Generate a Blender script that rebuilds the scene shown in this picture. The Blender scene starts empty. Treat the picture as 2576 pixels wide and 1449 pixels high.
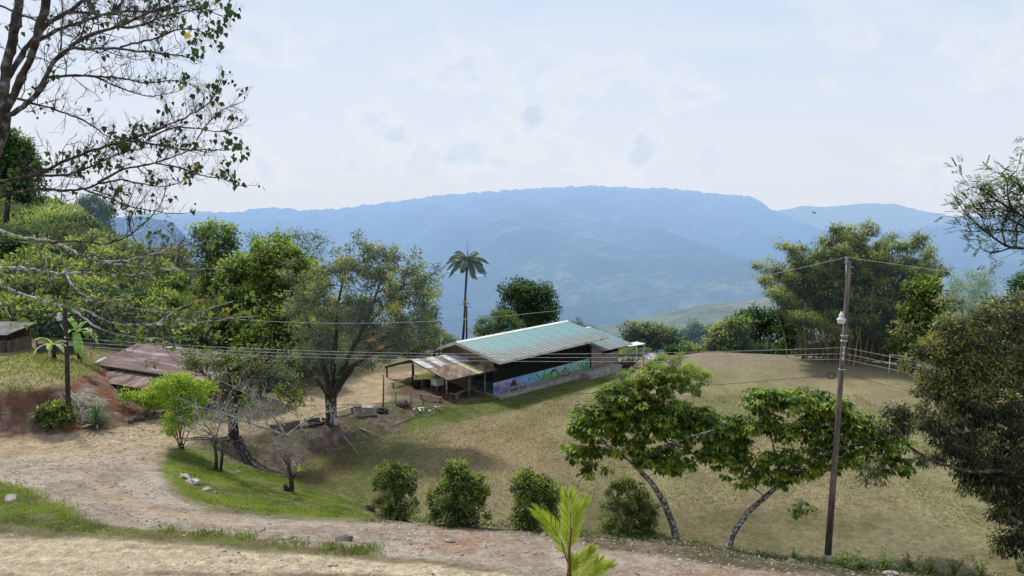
import bpy, math, random
import numpy as np
from mathutils import Vector, Matrix

random.seed(7)
R = np.random.default_rng(7)
scene = bpy.context.scene
col = scene.collection
PI = math.pi

# ------------------------------------------------------------------ camera
CAMZ, PITCH, F, CX, CY = 17.0, math.radians(7.0), 1840.0, 1288.0, 724.5
SP, CP = math.sin(PITCH), math.cos(PITCH)
cam_d = bpy.data.cameras.new('camera')
cam = bpy.data.objects.new('camera', cam_d)
col.objects.link(cam)
cam.location = (0, 0, CAMZ)
cam.rotation_euler = (PI / 2 - PITCH, 0, 0)
cam_d.sensor_width = 36.0
cam_d.lens = 36.0 * F / 2576.0
cam_d.clip_start, cam_d.clip_end = 0.1, 60000
scene.camera = cam


def ray(px, py):
    u = (px - CX) / F
    v = -(py - CY) / F
    return u, CP + v * SP, -SP + v * CP


def P(px, py, Y):
    """world point seen at photo position px,py that lies Y metres ahead"""
    dx, dy, dz = ray(px, py)
    s = Y / dy
    return np.array((dx * s, Y, CAMZ + dz * s))


def PZ(px, py, Z):
    dx, dy, dz = ray(px, py)
    s = (Z - CAMZ) / dz
    return np.array((dx * s, dy * s, Z))


def proj(p):
    p = np.asarray(p, float)
    x, y, z = p[..., 0], p[..., 1], p[..., 2] - CAMZ
    d = y * CP - z * SP
    w = y * SP + z * CP
    d = np.where(d < 0.5, 0.5, d)
    return CX + F * x / d, CY - F * w / d


# ------------------------------------------------------------------ noise
def _h(i, j, s):
    n = (i.astype(np.int64) * 374761393 + j.astype(np.int64) * 668265263 + s * 1442695041) & 0xffffffff
    n = ((n ^ (n >> 13)) * 1274126177) & 0xffffffff
    return ((n ^ (n >> 16)) & 0xffff) / 65535.0


def vnoise(x, y, s=0):
    i, j = np.floor(x), np.floor(y)
    a, b = x - i, y - j
    a = a * a * (3 - 2 * a); b = b * b * (3 - 2 * b)
    return ((_h(i, j, s) * (1 - a) + _h(i + 1, j, s) * a) * (1 - b) +
            (_h(i, j + 1, s) * (1 - a) + _h(i + 1, j + 1, s) * a) * b)


def fbm(x, y, s=0, o=4):
    t, amp, tot = 0, 1.0, 0
    for k in range(o):
        t = t + amp * vnoise(x * 2 ** k, y * 2 ** k, s + k * 17)
        tot += amp
        amp *= 0.5
    return t / tot


def sm(x, a, b):
    t = np.clip((x - a) / (b - a), 0, 1)
    return t * t * (3 - 2 * t)


# ------------------------------------------------------------------ object helpers
def tag(o, label=None, cat=None, group=None, kind=None):
    if label: o['label'] = label
    if cat: o['category'] = cat
    if group: o['group'] = group
    if kind: o['kind'] = kind
    return o


def thing(name, label, cat, loc=(0, 0, 0), rz=0.0, group=None):
    o = bpy.data.objects.new(name, None)
    o.empty_display_size = 0.3
    o.location = tuple(float(v) for v in loc)
    o.rotation_euler = (0, 0, rz)
    col.objects.link(o)
    return tag(o, label, cat, group)


def copy_tree(o, parent=None):
    c = o.copy()
    col.objects.link(c)
    c.parent = parent
    for ch in o.children:
        copy_tree(ch, c)
    return c


class MB:
    """collects geometry for ONE mesh object"""
    def __init__(self):
        self.v, self.f, self.t, self.c, self.n, self.sm = [], [], [], [], 0, []

    def add(self, v, faces, tint=0.5, smooth=False, color=None):
        v = np.asarray(v, float).reshape(-1, 3)
        self.v.append(v)
        t = np.full(len(v), tint, float) if np.isscalar(tint) else np.asarray(tint, float)
        self.t.append(t)
        if color is None:
            c = np.ones((len(v), 3)) * 0.5
        else:
            c = np.broadcast_to(np.asarray(color, float), (len(v), 3))
        self.c.append(c)
        if not isinstance(faces, list):
            faces = [faces]
        for fa in faces:
            fa = np.asarray(fa, np.int64)
            if fa.ndim == 1: fa = fa[None]
            self.f.append(fa + self.n)
            self.sm.append(smooth)
        self.n += len(v)
        return self

    def box(self, x0, x1, y0, y1, z0, z1, tint=0.5):
        v = [(x, y, z) for z in (z0, z1) for y in (y0, y1) for x in (x0, x1)]
        return self.add(v, [[0, 2, 3, 1], [4, 5, 7, 6], [0, 1, 5, 4], [2, 6, 7, 3], [0, 4, 6, 2], [1, 3, 7, 5]], tint)

    def bar(self, p0, p1, w, h, tint=0.5, up=(0, 0, 1)):
        p0, p1 = np.asarray(p0, float), np.asarray(p1, float)
        d = p1 - p0; d /= np.linalg.norm(d)
        s = np.cross(d, up)
        if np.linalg.norm(s) < 1e-3: s = np.cross(d, (0, 1, 0))
        s /= np.linalg.norm(s); n = np.cross(s, d)
        s = s * w / 2; n = n * h / 2
        v = [p0 - s - n, p0 + s - n, p0 + s + n, p0 - s + n, p1 - s - n, p1 + s - n, p1 + s + n, p1 - s + n]
        return self.add(v, [[3, 2, 1, 0], [4, 5, 6, 7], [0, 1, 5, 4], [1, 2, 6, 5], [2, 3, 7, 6], [3, 0, 4, 7]], tint)

    def tube(self, pts, rad, sides=8, tint=0.5, cap=True):
        pts = np.asarray(pts, float)
        rad = np.full(len(pts), rad, float) if np.isscalar(rad) else np.asarray(rad, float)
        self.tubes(pts[None], rad[None], sides, tint)
        if cap:
            b = self.n - len(pts) * sides
            self.f.append(np.arange(sides)[::-1][None] + b); self.sm.append(False)
            self.f.append(np.arange(sides)[None] + b + (len(pts) - 1) * sides); self.sm.append(False)
        return self

    def tubes(self, pts, rad, sides=5, tint=0.5):
        """pts (M,n,3), rad (M,n)"""
        M, n = pts.shape[:2]
        tan = np.gradient(pts, axis=1)
        tan /= np.linalg.norm(tan, axis=2, keepdims=True) + 1e-9
        ref = np.zeros((M, 1, 3)); ref[..., 0] = 1
        mt = np.abs(tan[:, :, 0]).mean(1) > 0.8
        ref[mt] = (0, 1, 0)
        n1 = np.cross(tan, np.broadcast_to(ref, tan.shape))
        n1 /= np.linalg.norm(n1, axis=2, keepdims=True) + 1e-9
        n2 = np.cross(tan, n1)
        a = np.arange(sides) * 2 * PI / sides
        v = pts[:, :, None] + rad[:, :, None, None] * (np.cos(a)[:, None] * n1[:, :, None] + np.sin(a)[:, None] * n2[:, :, None])
        m_, i, k = np.meshgrid(np.arange(M), np.arange(n - 1), np.arange(sides), indexing='ij')
        b = (m_ * n + i) * sides
        f = np.stack([b + k, b + (k + 1) % sides, b + sides + (k + 1) % sides, b + sides + k], -1).reshape(-1, 4)
        return self.add(v.reshape(-1, 3), f, tint, True)

    def lathe(self, prof, at=(0, 0, 0), sides=16, tint=0.5, smooth=True):
        prof = np.asarray(prof, float)
        a = np.arange(sides) * 2 * PI / sides
        v = np.stack([prof[:, None, 0] * np.cos(a), prof[:, None, 0] * np.sin(a), np.broadcast_to(prof[:, None, 1], (len(prof), sides))], -1)
        i, k = np.meshgrid(np.arange(len(prof) - 1), np.arange(sides), indexing='ij')
        f = np.stack([i * sides + k, i * sides + (k + 1) % sides, (i + 1) * sides + (k + 1) % sides, (i + 1) * sides + k], -1).reshape(-1, 4)
        return self.add(v.reshape(-1, 3) + np.asarray(at), f, tint, smooth)

    def rock(self, c, r, sq=(1, 1, 0.7), rng=R, tint=0.5, sub=1):
        v, f = ICO[sub]
        n = rng.random(len(v))
        d = v * (0.72 + 0.45 * n)[:, None]
        a = rng.random() * 6.28
        d = d * np.asarray(sq)
        d = np.stack([d[:, 0] * math.cos(a) - d[:, 1] * math.sin(a), d[:, 0] * math.sin(a) + d[:, 1] * math.cos(a), d[:, 2]], -1)
        return self.add(np.asarray(c) + d * r, f, tint)

    def build(self, name, mat, parent=None, color=False):
        me = bpy.data.meshes.new(name)
        v = np.concatenate(self.v).astype(np.float32)
        me.vertices.add(len(v))
        me.vertices.foreach_set('co', v.ravel())
        tot = np.concatenate([np.full(len(f), f.shape[1], np.int32) for f in self.f])
        idx = np.concatenate([f.ravel() for f in self.f]).astype(np.int32)
        st = np.zeros(len(tot), np.int32); st[1:] = np.cumsum(tot)[:-1]
        me.loops.add(len(idx)); me.loops.foreach_set('vertex_index', idx)
        me.polygons.add(len(tot)); me.polygons.foreach_set('loop_start', st)
        me.polygons.foreach_set('loop_total', tot)
        sf = np.concatenate([np.full(len(f), s, bool) for f, s in zip(self.f, self.sm)])
        me.polygons.foreach_set('use_smooth', sf)
        at = me.attributes.new('tint', 'FLOAT', 'POINT')
        at.data.foreach_set('value', np.concatenate(self.t).astype(np.float32))
        if color:
            ca = me.attributes.new('Col', 'FLOAT_COLOR', 'POINT')
            c = np.concatenate(self.c)
            ca.data.foreach_set('color', np.concatenate([c, np.ones((len(c), 1))], 1).astype(np.float32).ravel())
        me.update(calc_edges=True)
        me.validate()
        if mat is not None: me.materials.append(mat)
        o = bpy.data.objects.new(name, me)
        col.objects.link(o)
        if parent is not None: o.parent = parent
        return o


def _ico(sub):
    import bmesh
    bm = bmesh.new()
    bmesh.ops.create_icosphere(bm, subdivisions=sub, radius=1)
    v = np.array([x.co[:] for x in bm.verts])
    f = np.array([[l.index for l in fc.verts] for fc in bm.faces])
    bm.free()
    return v, f


ICO = {1: _ico(1), 2: _ico(2), 3: _ico(3)}


# ------------------------------------------------------------------ materials
def new_mat(name):
    m = bpy.data.materials.new(name)
    m.use_nodes = True
    nt = m.node_tree
    nt.nodes.clear()
    out = nt.nodes.new('ShaderNodeOutputMaterial')
    return m, nt, out


def nd(nt, typ, **kw):
    n = nt.nodes.new(typ)
    for k, v in kw.items():
        if k.startswith('i_'):
            n.inputs[k[2:].replace('_', ' ')].default_value = v
        else:
            setattr(n, k, v)
    return n


def rgb(c): return (c[0], c[1], c[2], 1)


def ramp(nt, stops, fac=None, interp='LINEAR'):
    r = nt.nodes.new('ShaderNodeValToRGB')
    r.color_ramp.interpolation = interp
    el = r.color_ramp.elements
    while len(el) < len(stops): el.new(0.5)
    for e, (p, c) in zip(el, stops):
        e.position = p
        e.color = rgb(c) if not np.isscalar(c) else (c, c, c, 1)
    if fac is not None: nt.links.new(fac, r.inputs[0])
    return r


def noise(nt, scale, detail=4, coord='pos', rough=0.6, stretch=None):
    if coord == 'pos':
        g = nt.nodes.new('ShaderNodeNewGeometry'); src = g.outputs['Position']
    else:
        g = nt.nodes.new('ShaderNodeTexCoord'); src = g.outputs['Object']
    if stretch:
        mp = nt.nodes.new('ShaderNodeVectorMath'); mp.operation = 'MULTIPLY'
        mp.inputs[1].default_value = stretch
        nt.links.new(src, mp.inputs[0]); src = mp.outputs[0]
    n = nt.nodes.new('ShaderNodeTexNoise')
    n.inputs['Scale'].default_value = scale
    n.inputs['Detail'].default_value = detail
    n.inputs['Roughness'].default_value = rough
    nt.links.new(src, n.inputs['Vector'])
    return n.outputs['Fac']


def surf(name, c0, c1, scale=3.0, rough=0.8, spec=0.2, c2=None, coord='pos', stretch=None, bump=0.0, metal=0.0, lo=0.35, hi=0.65, attr=0.0):
    m, nt, out = new_mat(name)
    f = noise(nt, scale, 6, coord, stretch=stretch)
    stops = [(lo, c0), (hi, c1)] if c2 is None else [(lo, c0), ((lo + hi) / 2, c1), (hi, c2)]
    r = ramp(nt, stops, f)
    b = nd(nt, 'ShaderNodeBsdfPrincipled', i_Roughness=rough, i_Metallic=metal)
    b.inputs['Specular IOR Level'].default_value = spec
    src = r.outputs[0]
    if attr:
        a = nd(nt, 'ShaderNodeAttribute', attribute_name='tint')
        mr = nd(nt, 'ShaderNodeMapRange'); mr.inputs[3].default_value = 1 - attr; mr.inputs[4].default_value = 1 + attr
        nt.links.new(a.outputs['Fac'], mr.inputs[0])
        mx = nd(nt, 'ShaderNodeMix', data_type='RGBA', blend_type='MULTIPLY'); mx.inputs[0].default_value = 1
        nt.links.new(src, mx.inputs[6]); nt.links.new(mr.outputs[0], mx.inputs[7]); src = mx.outputs[2]
    nt.links.new(src, b.inputs['Base Color'])
    if bump:
        f2 = noise(nt, scale * 4, 6, coord, stretch=stretch)
        bp = nd(nt, 'ShaderNodeBump', i_Strength=bump, i_Distance=0.05)
        nt.links.new(f2, bp.inputs['Height']); nt.links.new(bp.outputs[0], b.inputs['Normal'])
    nt.links.new(b.outputs[0], out.inputs[0])
    return m


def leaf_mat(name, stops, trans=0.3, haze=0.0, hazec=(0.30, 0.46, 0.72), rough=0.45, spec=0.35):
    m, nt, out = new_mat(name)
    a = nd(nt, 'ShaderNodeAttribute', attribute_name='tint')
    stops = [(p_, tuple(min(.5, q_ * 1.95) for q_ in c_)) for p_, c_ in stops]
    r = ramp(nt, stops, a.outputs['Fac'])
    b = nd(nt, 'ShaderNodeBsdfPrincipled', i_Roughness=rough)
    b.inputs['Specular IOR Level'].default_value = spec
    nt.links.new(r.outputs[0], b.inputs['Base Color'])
    t = nd(nt, 'ShaderNodeBsdfTranslucent')
    br = nd(nt, 'ShaderNodeMix', data_type='RGBA', blend_type='MULTIPLY'); br.inputs[0].default_value = 1
    br.inputs[7].default_value = (1.5, 1.45, 0.7, 1)
    nt.links.new(r.outputs[0], br.inputs[6]); nt.links.new(br.outputs[2], t.inputs[0])
    mx = nd(nt, 'ShaderNodeMixShader'); mx.inputs[0].default_value = min(.5, trans + .14)
    nt.links.new(b.outputs[0], mx.inputs[1]); nt.links.new(t.outputs[0], mx.inputs[2])
    src = mx.outputs[0]
    if haze:
        e = nd(nt, 'ShaderNodeEmission'); e.inputs[0].default_value = rgb(hazec)
        m2 = nd(nt, 'ShaderNodeMixShader'); m2.inputs[0].default_value = haze
        nt.links.new(src, m2.inputs[1]); nt.links.new(e.outputs[0], m2.inputs[2]); src = m2.outputs[0]
    nt.links.new(src, out.inputs[0])
    return m


# bark and wood
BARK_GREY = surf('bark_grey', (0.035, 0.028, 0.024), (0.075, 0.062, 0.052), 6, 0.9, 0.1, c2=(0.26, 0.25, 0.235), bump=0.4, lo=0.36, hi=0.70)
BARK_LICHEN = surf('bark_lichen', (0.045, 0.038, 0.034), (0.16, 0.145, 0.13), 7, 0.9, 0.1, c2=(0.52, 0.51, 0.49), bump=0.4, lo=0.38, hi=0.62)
BARK_LIT = surf('bark_sunlit_lichen', (0.07, 0.06, 0.052), (0.30, 0.28, 0.26), 9, 0.9, 0.1, c2=(0.56, 0.55, 0.53), bump=0.4, lo=0.34, hi=0.56)  # lichen bark made paler to stand in for sunlight on the limbs
BARK_DARK = surf('bark_dark', (0.022, 0.017, 0.014), (0.075, 0.06, 0.048), 8, 0.9, 0.1, bump=0.4)
BARK_PALE = surf('bark_pale', (0.15, 0.135, 0.12), (0.40, 0.37, 0.34), 9, 0.9, 0.1, bump=0.3, attr=0.6)
def _white_bark():
    m, nt, out = new_mat('bark_white_patches')
    f = noise(nt, 2.4, 6, 'obj', stretch=(1.6, 1.6, .5)); f2 = noise(nt, 7, 5, 'obj')
    tcn = nd(nt, 'ShaderNodeTexCoord'); s = nd(nt, 'ShaderNodeSeparateXYZ'); nt.links.new(tcn.outputs['Object'], s.inputs[0])
    mr = nd(nt, 'ShaderNodeMapRange'); mr.inputs[1].default_value = 1.6; mr.inputs[2].default_value = 4.0; mr.inputs[3].default_value = 0.0; mr.inputs[4].default_value = .22
    nt.links.new(s.outputs[2], mr.inputs[0])
    sb = nd(nt, 'ShaderNodeMath', operation='SUBTRACT'); nt.links.new(f, sb.inputs[0]); nt.links.new(mr.outputs[0], sb.inputs[1])
    k = ramp(nt, [(.545, 0.0), (.60, 1.0)], sb.outputs[0])
    dk = ramp(nt, [(.35, (.025, .019, .016)), (.65, (.095, .076, .060))], f2)
    mx = nd(nt, 'ShaderNodeMix', data_type='RGBA'); nt.links.new(k.outputs[0], mx.inputs[0]); nt.links.new(dk.outputs[0], mx.inputs[6]); mx.inputs[7].default_value = (.50, .48, .47, 1)
    b = nd(nt, 'ShaderNodeBsdfPrincipled', i_Roughness=.9); nt.links.new(mx.outputs[2], b.inputs['Base Color']); nt.links.new(b.outputs[0], out.inputs[0])
    return m


BARK_WHITE = _white_bark()
BARK_BAMBOO = surf('bark_bamboo', (0.16, 0.13, 0.05), (0.34, 0.27, 0.12), 2, 0.6, 0.3)
def _tip_bark():
    # dark foot, pale higher up
    m, nt, out = new_mat('bark_pale_limbs')
    f = noise(nt, 8, 6, 'obj')
    tcn = nd(nt, 'ShaderNodeTexCoord'); s = nd(nt, 'ShaderNodeSeparateXYZ'); nt.links.new(tcn.outputs['Object'], s.inputs[0])
    mr = nd(nt, 'ShaderNodeMapRange'); mr.inputs[1].default_value = .3; mr.inputs[2].default_value = 2.6; mr.inputs[3].default_value = -.22; mr.inputs[4].default_value = .16
    nt.links.new(s.outputs[2], mr.inputs[0])
    ad = nd(nt, 'ShaderNodeMath', operation='ADD'); nt.links.new(f, ad.inputs[0]); nt.links.new(mr.outputs[0], ad.inputs[1])
    r = ramp(nt, [(.36, (.03, .025, .02)), (.52, (.13, .115, .10)), (.72, (.40, .375, .35))], ad.outputs[0])
    b = nd(nt, 'ShaderNodeBsdfPrincipled', i_Roughness=.9); nt.links.new(r.outputs[0], b.inputs['Base Color']); nt.links.new(b.outputs[0], out.inputs[0])
    return m


BARK_TIP = _tip_bark()


def _pole_mat():
    # weathered timber, darker near the ground
    m, nt, out = new_mat('wood_pole_dark_foot')
    f = noise(nt, 5, 6, 'obj', stretch=(3, 3, .25))
    tcn = nd(nt, 'ShaderNodeTexCoord'); s = nd(nt, 'ShaderNodeSeparateXYZ'); nt.links.new(tcn.outputs['Object'], s.inputs[0])
    mr = nd(nt, 'ShaderNodeMapRange'); mr.inputs[1].default_value = .8; mr.inputs[2].default_value = 4.2; mr.inputs[3].default_value = -.22; mr.inputs[4].default_value = .06
    nt.links.new(s.outputs[2], mr.inputs[0])
    ad = nd(nt, 'ShaderNodeMath', operation='ADD'); nt.links.new(f, ad.inputs[0]); nt.links.new(mr.outputs[0], ad.inputs[1])
    r = ramp(nt, [(.30, (.035, .029, .027)), (.5, (.12, .095, .083)), (.68, (.235, .195, .17))], ad.outputs[0])
    b = nd(nt, 'ShaderNodeBsdfPrincipled', i_Roughness=.88); nt.links.new(r.outputs[0], b.inputs['Base Color']); nt.links.new(b.outputs[0], out.inputs[0])
    return m


POLE_M = _pole_mat()
WOOD_POLE = surf('wood_pole', (0.085, 0.065, 0.055), (0.19, 0.155, 0.135), 5, 0.85, 0.15, stretch=(3, 3, 0.25), bump=0.3)
WOOD_OLD = surf('wood_old', (0.10, 0.075, 0.06), (0.26, 0.21, 0.17), 5, 0.9, 0.1, bump=0.3)
WOOD_DARK = surf('wood_dark', (0.03, 0.024, 0.02), (0.085, 0.065, 0.052), 5, 0.9, 0.1, bump=0.3)
WOOD_PALE = surf('wood_pale', (0.26, 0.23, 0.20), (0.44, 0.40, 0.35), 6, 0.85, 0.15)
CONCRETE = surf('concrete', (0.24, 0.215, 0.19), (0.42, 0.385, 0.345), 2.5, 0.9, 0.15, bump=0.2)
STONE = surf('stone', (0.22, 0.19, 0.16), (0.46, 0.42, 0.38), 5, 0.9, 0.15, bump=0.4, attr=0.5)
STONE_ROAD = surf('road_stone', (0.17, 0.14, 0.115), (0.37, 0.32, 0.275), 5, 0.9, 0.15, bump=0.4, attr=0.45)
STONE_DARK = surf('stone_dark', (0.06, 0.05, 0.045), (0.17, 0.14, 0.125), 5, 0.9, 0.15, bump=0.4)
RUBBER = surf('rubber', (0.012, 0.012, 0.012), (0.04, 0.037, 0.035), 8, 0.8, 0.2)
BLACK = surf('black_plastic', (0.008, 0.008, 0.009), (0.022, 0.022, 0.024), 5, 0.5, 0.3)
WHITE_PAINT = surf('white_paint', (0.52, 0.51, 0.48), (0.78, 0.77, 0.74), 3, 0.6, 0.3)
METAL_GREY = surf('galvanised_metal', (0.40, 0.41, 0.43), (0.60, 0.61, 0.63), 8, 0.45, 0.4)
WIRE = surf('wire', (0.25, 0.25, 0.25), (0.42, 0.42, 0.42), 3, 0.6, 0.3)
WIRE_DARK = surf('cable_black', (0.015, 0.015, 0.015), (0.05, 0.05, 0.05), 3, 0.6, 0.3)
RUST = surf('rusty_sheet', (0.095, 0.058, 0.045), (0.24, 0.165, 0.13), 1.6, 0.75, 0.2, c2=(0.40, 0.33, 0.29), coord='obj', stretch=(1, 0.4, 1))
RUST_PINK = surf('faded_rusty_sheet', (0.10, 0.062, 0.054), (0.21, 0.14, 0.125), 0.9, 0.7, 0.25, c2=(0.48, 0.40, 0.39), coord='obj', stretch=(0.35, 2.0, 1), lo=0.3, hi=0.72)
ZINC = surf('zinc_sheet', (0.30, 0.29, 0.29), (0.62, 0.62, 0.63), 1.2, 0.5, 0.4, coord='obj')
SHEET_YELLOW = surf('pale_yellow_sheet', (0.34, 0.32, 0.17), (0.58, 0.55, 0.33), 2, 0.6, 0.3, coord='obj')

# leaves
L_BIGTREE = leaf_mat('leaf_heart', [(0, (0.010, 0.018, 0.009)), (0.3, (0.018, 0.034, 0.012)), (0.5, (0.045, 0.080, 0.018)), (0.8, (0.11, 0.155, 0.025)), (0.9, (0.24, 0.21, 0.03)), (1, (0.26, 0.13, 0.03))], 0.12)
L_BRIGHT = leaf_mat('leaf_bright', [(0, (0.012, 0.026, 0.007)), (0.5, (0.066, 0.106, 0.024)), (1, (0.185, 0.235, 0.052))], 0.3)
L_OLIVE = leaf_mat('leaf_olive', [(0, (0.020, 0.024, 0.012)), (0.5, (0.076, 0.094, 0.036)), (0.85, (0.135, 0.160, 0.055)), (1, (0.175, 0.19, 0.065))], 0.34, haze=0.03)
L_DARK = leaf_mat('leaf_dark', [(0, (0.008, 0.020, 0.008)), (0.6, (0.026, 0.060, 0.017)), (1, (0.08, 0.14, 0.025))], 0.22)
L_THICK = leaf_mat('leaf_thicket', [(0, (0.010, 0.018, 0.008)), (0.5, (0.055, 0.080, 0.022)), (1, (0.19, 0.225, 0.055))], 0.28, haze=0.02)
L_FERN = leaf_mat('leaf_fern', [(0, (0.04, 0.06, 0.02)), (0.5, (0.13, 0.18, 0.05)), (1, (0.30, 0.34, 0.13))], 0.25, haze=0.03)
L_HAZY = leaf_mat('leaf_hazy', [(0, (0.02, 0.03, 0.02)), (0.6, (0.05, 0.08, 0.035)), (1, (0.12, 0.15, 0.06))], 0.2, haze=0.09)
L_BAMBOO = leaf_mat('leaf_bamboo', [(0, (0.012, 0.019, 0.007)), (0.5, (0.062, 0.082, 0.018)), (1, (0.20, 0.22, 0.045))], 0.28, haze=0.02)
L_PALEB = leaf_mat('leaf_pale_bamboo', [(0, (0.05, 0.08, 0.03)), (0.5, (0.12, 0.18, 0.06)), (1, (0.24, 0.30, 0.10))], 0.3, haze=0.12)
L_INGA = leaf_mat('leaf_pinnate', [(0, (0.010, 0.022, 0.007)), (0.5, (0.036, 0.070, 0.014)), (0.85, (0.12, 0.175, 0.028)), (0.96, (0.20, 0.24, 0.035)), (1, (0.28, 0.15, 0.05))], 0.3)
L_VINE = leaf_mat('leaf_vine', [(0, (0.03, 0.055, 0.012)), (0.6, (0.09, 0.14, 0.022)), (1, (0.20, 0.25, 0.04))], 0.3)
L_BUSH = leaf_mat('leaf_bush', [(0, (0.012, 0.022, 0.008)), (0.5, (0.040, 0.065, 0.017)), (0.85, (0.11, 0.16, 0.035)), (1, (0.28, 0.24, 0.06))], 0.28)
L_GREYD = leaf_mat('leaf_grey_dark', [(0, (0.010, 0.014, 0.009)), (0.5, (0.042, 0.052, 0.026)), (0.8, (0.115, 0.125, 0.06)), (0.92, (0.17, 0.165, 0.05)), (1, (0.32, 0.27, 0.03))], 0.22)
L_PALM = leaf_mat('leaf_palm', [(0, (0.06, 0.11, 0.012)), (0.5, (0.17, 0.23, 0.025)), (1, (0.31, 0.31, 0.07))], 0.4)
L_TALLPALM = leaf_mat('leaf_tall_palm', [(0, (0.016, 0.028, 0.012)), (0.6, (0.045, 0.072, 0.026)), (1, (0.16, 0.15, 0.07))], 0.2, haze=0.06)
L_BANANA = leaf_mat('leaf_banana', [(0, (0.06, 0.12, 0.03)), (0.6, (0.16, 0.27, 0.06)), (1, (0.38, 0.46, 0.24))], 0.35)
L_AGAVE = leaf_mat('leaf_agave', [(0, (0.02, 0.045, 0.025)), (0.6, (0.05, 0.10, 0.05)), (1, (0.25, 0.30, 0.16))], 0.05)
L_LIME = leaf_mat('leaf_lime', [(0, (0.05, 0.09, 0.012)), (0.5, (0.14, 0.23, 0.025)), (0.92, (0.25, 0.34, 0.04)), (1, (0.35, 0.30, 0.04))], 0.35)
L_RED = leaf_mat('leaf_red', [(0, (0.02, 0.008, 0.008)), (0.6, (0.06, 0.016, 0.02)), (1, (0.13, 0.04, 0.04))], 0.2)
L_BROM = leaf_mat('leaf_bromeliad', [(0, (0.10, 0.09, 0.05)), (0.6, (0.20, 0.15, 0.08)), (1, (0.32, 0.12, 0.06))], 0.2)
L_GRASS = leaf_mat('grass_blades', [(0, (0.025, 0.038, 0.008)), (0.4, (0.060, 0.090, 0.014)), (0.75, (0.135, 0.19, 0.028)), (0.9, (0.16, 0.19, 0.045)), (1, (0.22, 0.185, 0.09))], 0.25)
L_LITTER = leaf_mat('dry_leaves', [(0, (0.05, 0.035, 0.03)), (0.5, (0.13, 0.09, 0.07)), (1, (0.30, 0.23, 0.17))], 0.1)
L_STRAW = leaf_mat('dry_straw', [(0, (0.13, 0.10, 0.085)), (0.5, (0.28, 0.235, 0.20)), (1, (0.48, 0.43, 0.38))], 0.1)
# ================================================================== light and sky
SUN_EL, SUN_AZ = math.radians(58), math.radians(-40)      # azimuth measured from +Y towards +X
w = bpy.data.worlds.new('World'); scene.world = w; w.use_nodes = True
nt = w.node_tree; nt.nodes.clear()
wo = nt.nodes.new('ShaderNodeOutputWorld')
bg = nt.nodes.new('ShaderNodeBackground'); bg.inputs[1].default_value = 0.1
sky = nt.nodes.new('ShaderNodeTexSky'); sky.sky_type = 'NISHITA'; sky.sun_disc = False
sky.sun_elevation = SUN_EL; sky.sun_rotation = SUN_AZ
sky.air_density = 1.2; sky.dust_density = 2.0
tc = nt.nodes.new('ShaderNodeTexCoord')


def wmath(op, a, b=None, c=None):
    n = nt.nodes.new('ShaderNodeMath'); n.operation = op
    for i, v in enumerate((a, b, c)):
        if v is None: continue
        if np.isscalar(v): n.inputs[i].default_value = v
        else: nt.links.new(v, n.inputs[i])
    return n.outputs[0]


sep = nt.nodes.new('ShaderNodeSeparateXYZ'); nt.links.new(tc.outputs['Generated'], sep.inputs[0])
zc = wmath('MAXIMUM', sep.outputs[2], 0.0)
# streaky high cloud: direction projected on a plane overhead
den = wmath('ADD', zc, 0.18)
cx_ = wmath('DIVIDE', sep.outputs[0], den); cy_ = wmath('DIVIDE', sep.outputs[1], den)
cmb = nt.nodes.new('ShaderNodeCombineXYZ'); nt.links.new(cx_, cmb.inputs[0]); nt.links.new(cy_, cmb.inputs[1])
mp = nt.nodes.new('ShaderNodeMapping'); nt.links.new(cmb.outputs[0], mp.inputs[0])
mp.inputs['Rotation'].default_value = (0, 0, math.radians(-22)); mp.inputs['Scale'].default_value = (0.55, 1.5, 1)
mp.inputs['Location'].default_value = (3.1, 1.7, 0.4)
n1 = nt.nodes.new('ShaderNodeTexNoise'); n1.inputs['Scale'].default_value = 1.5; n1.inputs['Detail'].default_value = 8
n1.inputs['Roughness'].default_value = 0.55; n1.inputs['Distortion'].default_value = 0.6
nt.links.new(mp.outputs[0], n1.inputs['Vector'])
cl = ramp(nt, [(0.30, 0.0), (0.72, 1.0)], n1.outputs['Fac'])
# low puffy clouds near the horizon
mp2 = nt.nodes.new('ShaderNodeMapping'); nt.links.new(tc.outputs['Generated'], mp2.inputs[0])
mp2.inputs['Scale'].default_value = (1.0, 1.0, 1.5); mp2.inputs['Location'].default_value = (0.37, 0.1, 0.2)
n2 = nt.nodes.new('ShaderNodeTexNoise'); n2.inputs['Scale'].default_value = 8.5; n2.inputs['Detail'].default_value = 9
n2.inputs['Roughness'].default_value = 0.52
nt.links.new(mp2.outputs[0], n2.inputs['Vector'])
band = ramp(nt, [(0.0, 0.0), (0.03, 0.9), (0.17, 1.0), (0.26, 0.0)], sep.outputs[2])
pf = ramp(nt, [(0.52, 0.0), (0.64, 1.0)], n2.outputs['Fac'])
puff = wmath('MULTIPLY', pf.outputs[0], band.outputs[0])
# base veil of haze: pale everywhere, paler towards the horizon
grad = ramp(nt, [(0.0, (8.3, 8.9, 9.7)), (0.10, (7.75, 8.55, 9.8)), (0.35, (5.5, 7.15, 9.9)), (1.0, (7.4, 8.4, 9.8))], sep.outputs[2])
mixv = nt.nodes.new('ShaderNodeMix'); mixv.data_type = 'RGBA'; mixv.inputs[0].default_value = 0.86
nt.links.new(sky.outputs[0], mixv.inputs[6]); nt.links.new(grad.outputs[0], mixv.inputs[7])
mixc = nt.nodes.new('ShaderNodeMix'); mixc.data_type = 'RGBA'
nt.links.new(wmath('MULTIPLY', cl.outputs[0], 0.92), mixc.inputs[0])
nt.links.new(mixv.outputs[2], mixc.inputs[6]); mixc.inputs[7].default_value = (7.7, 8.25, 9.3, 1)
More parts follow.
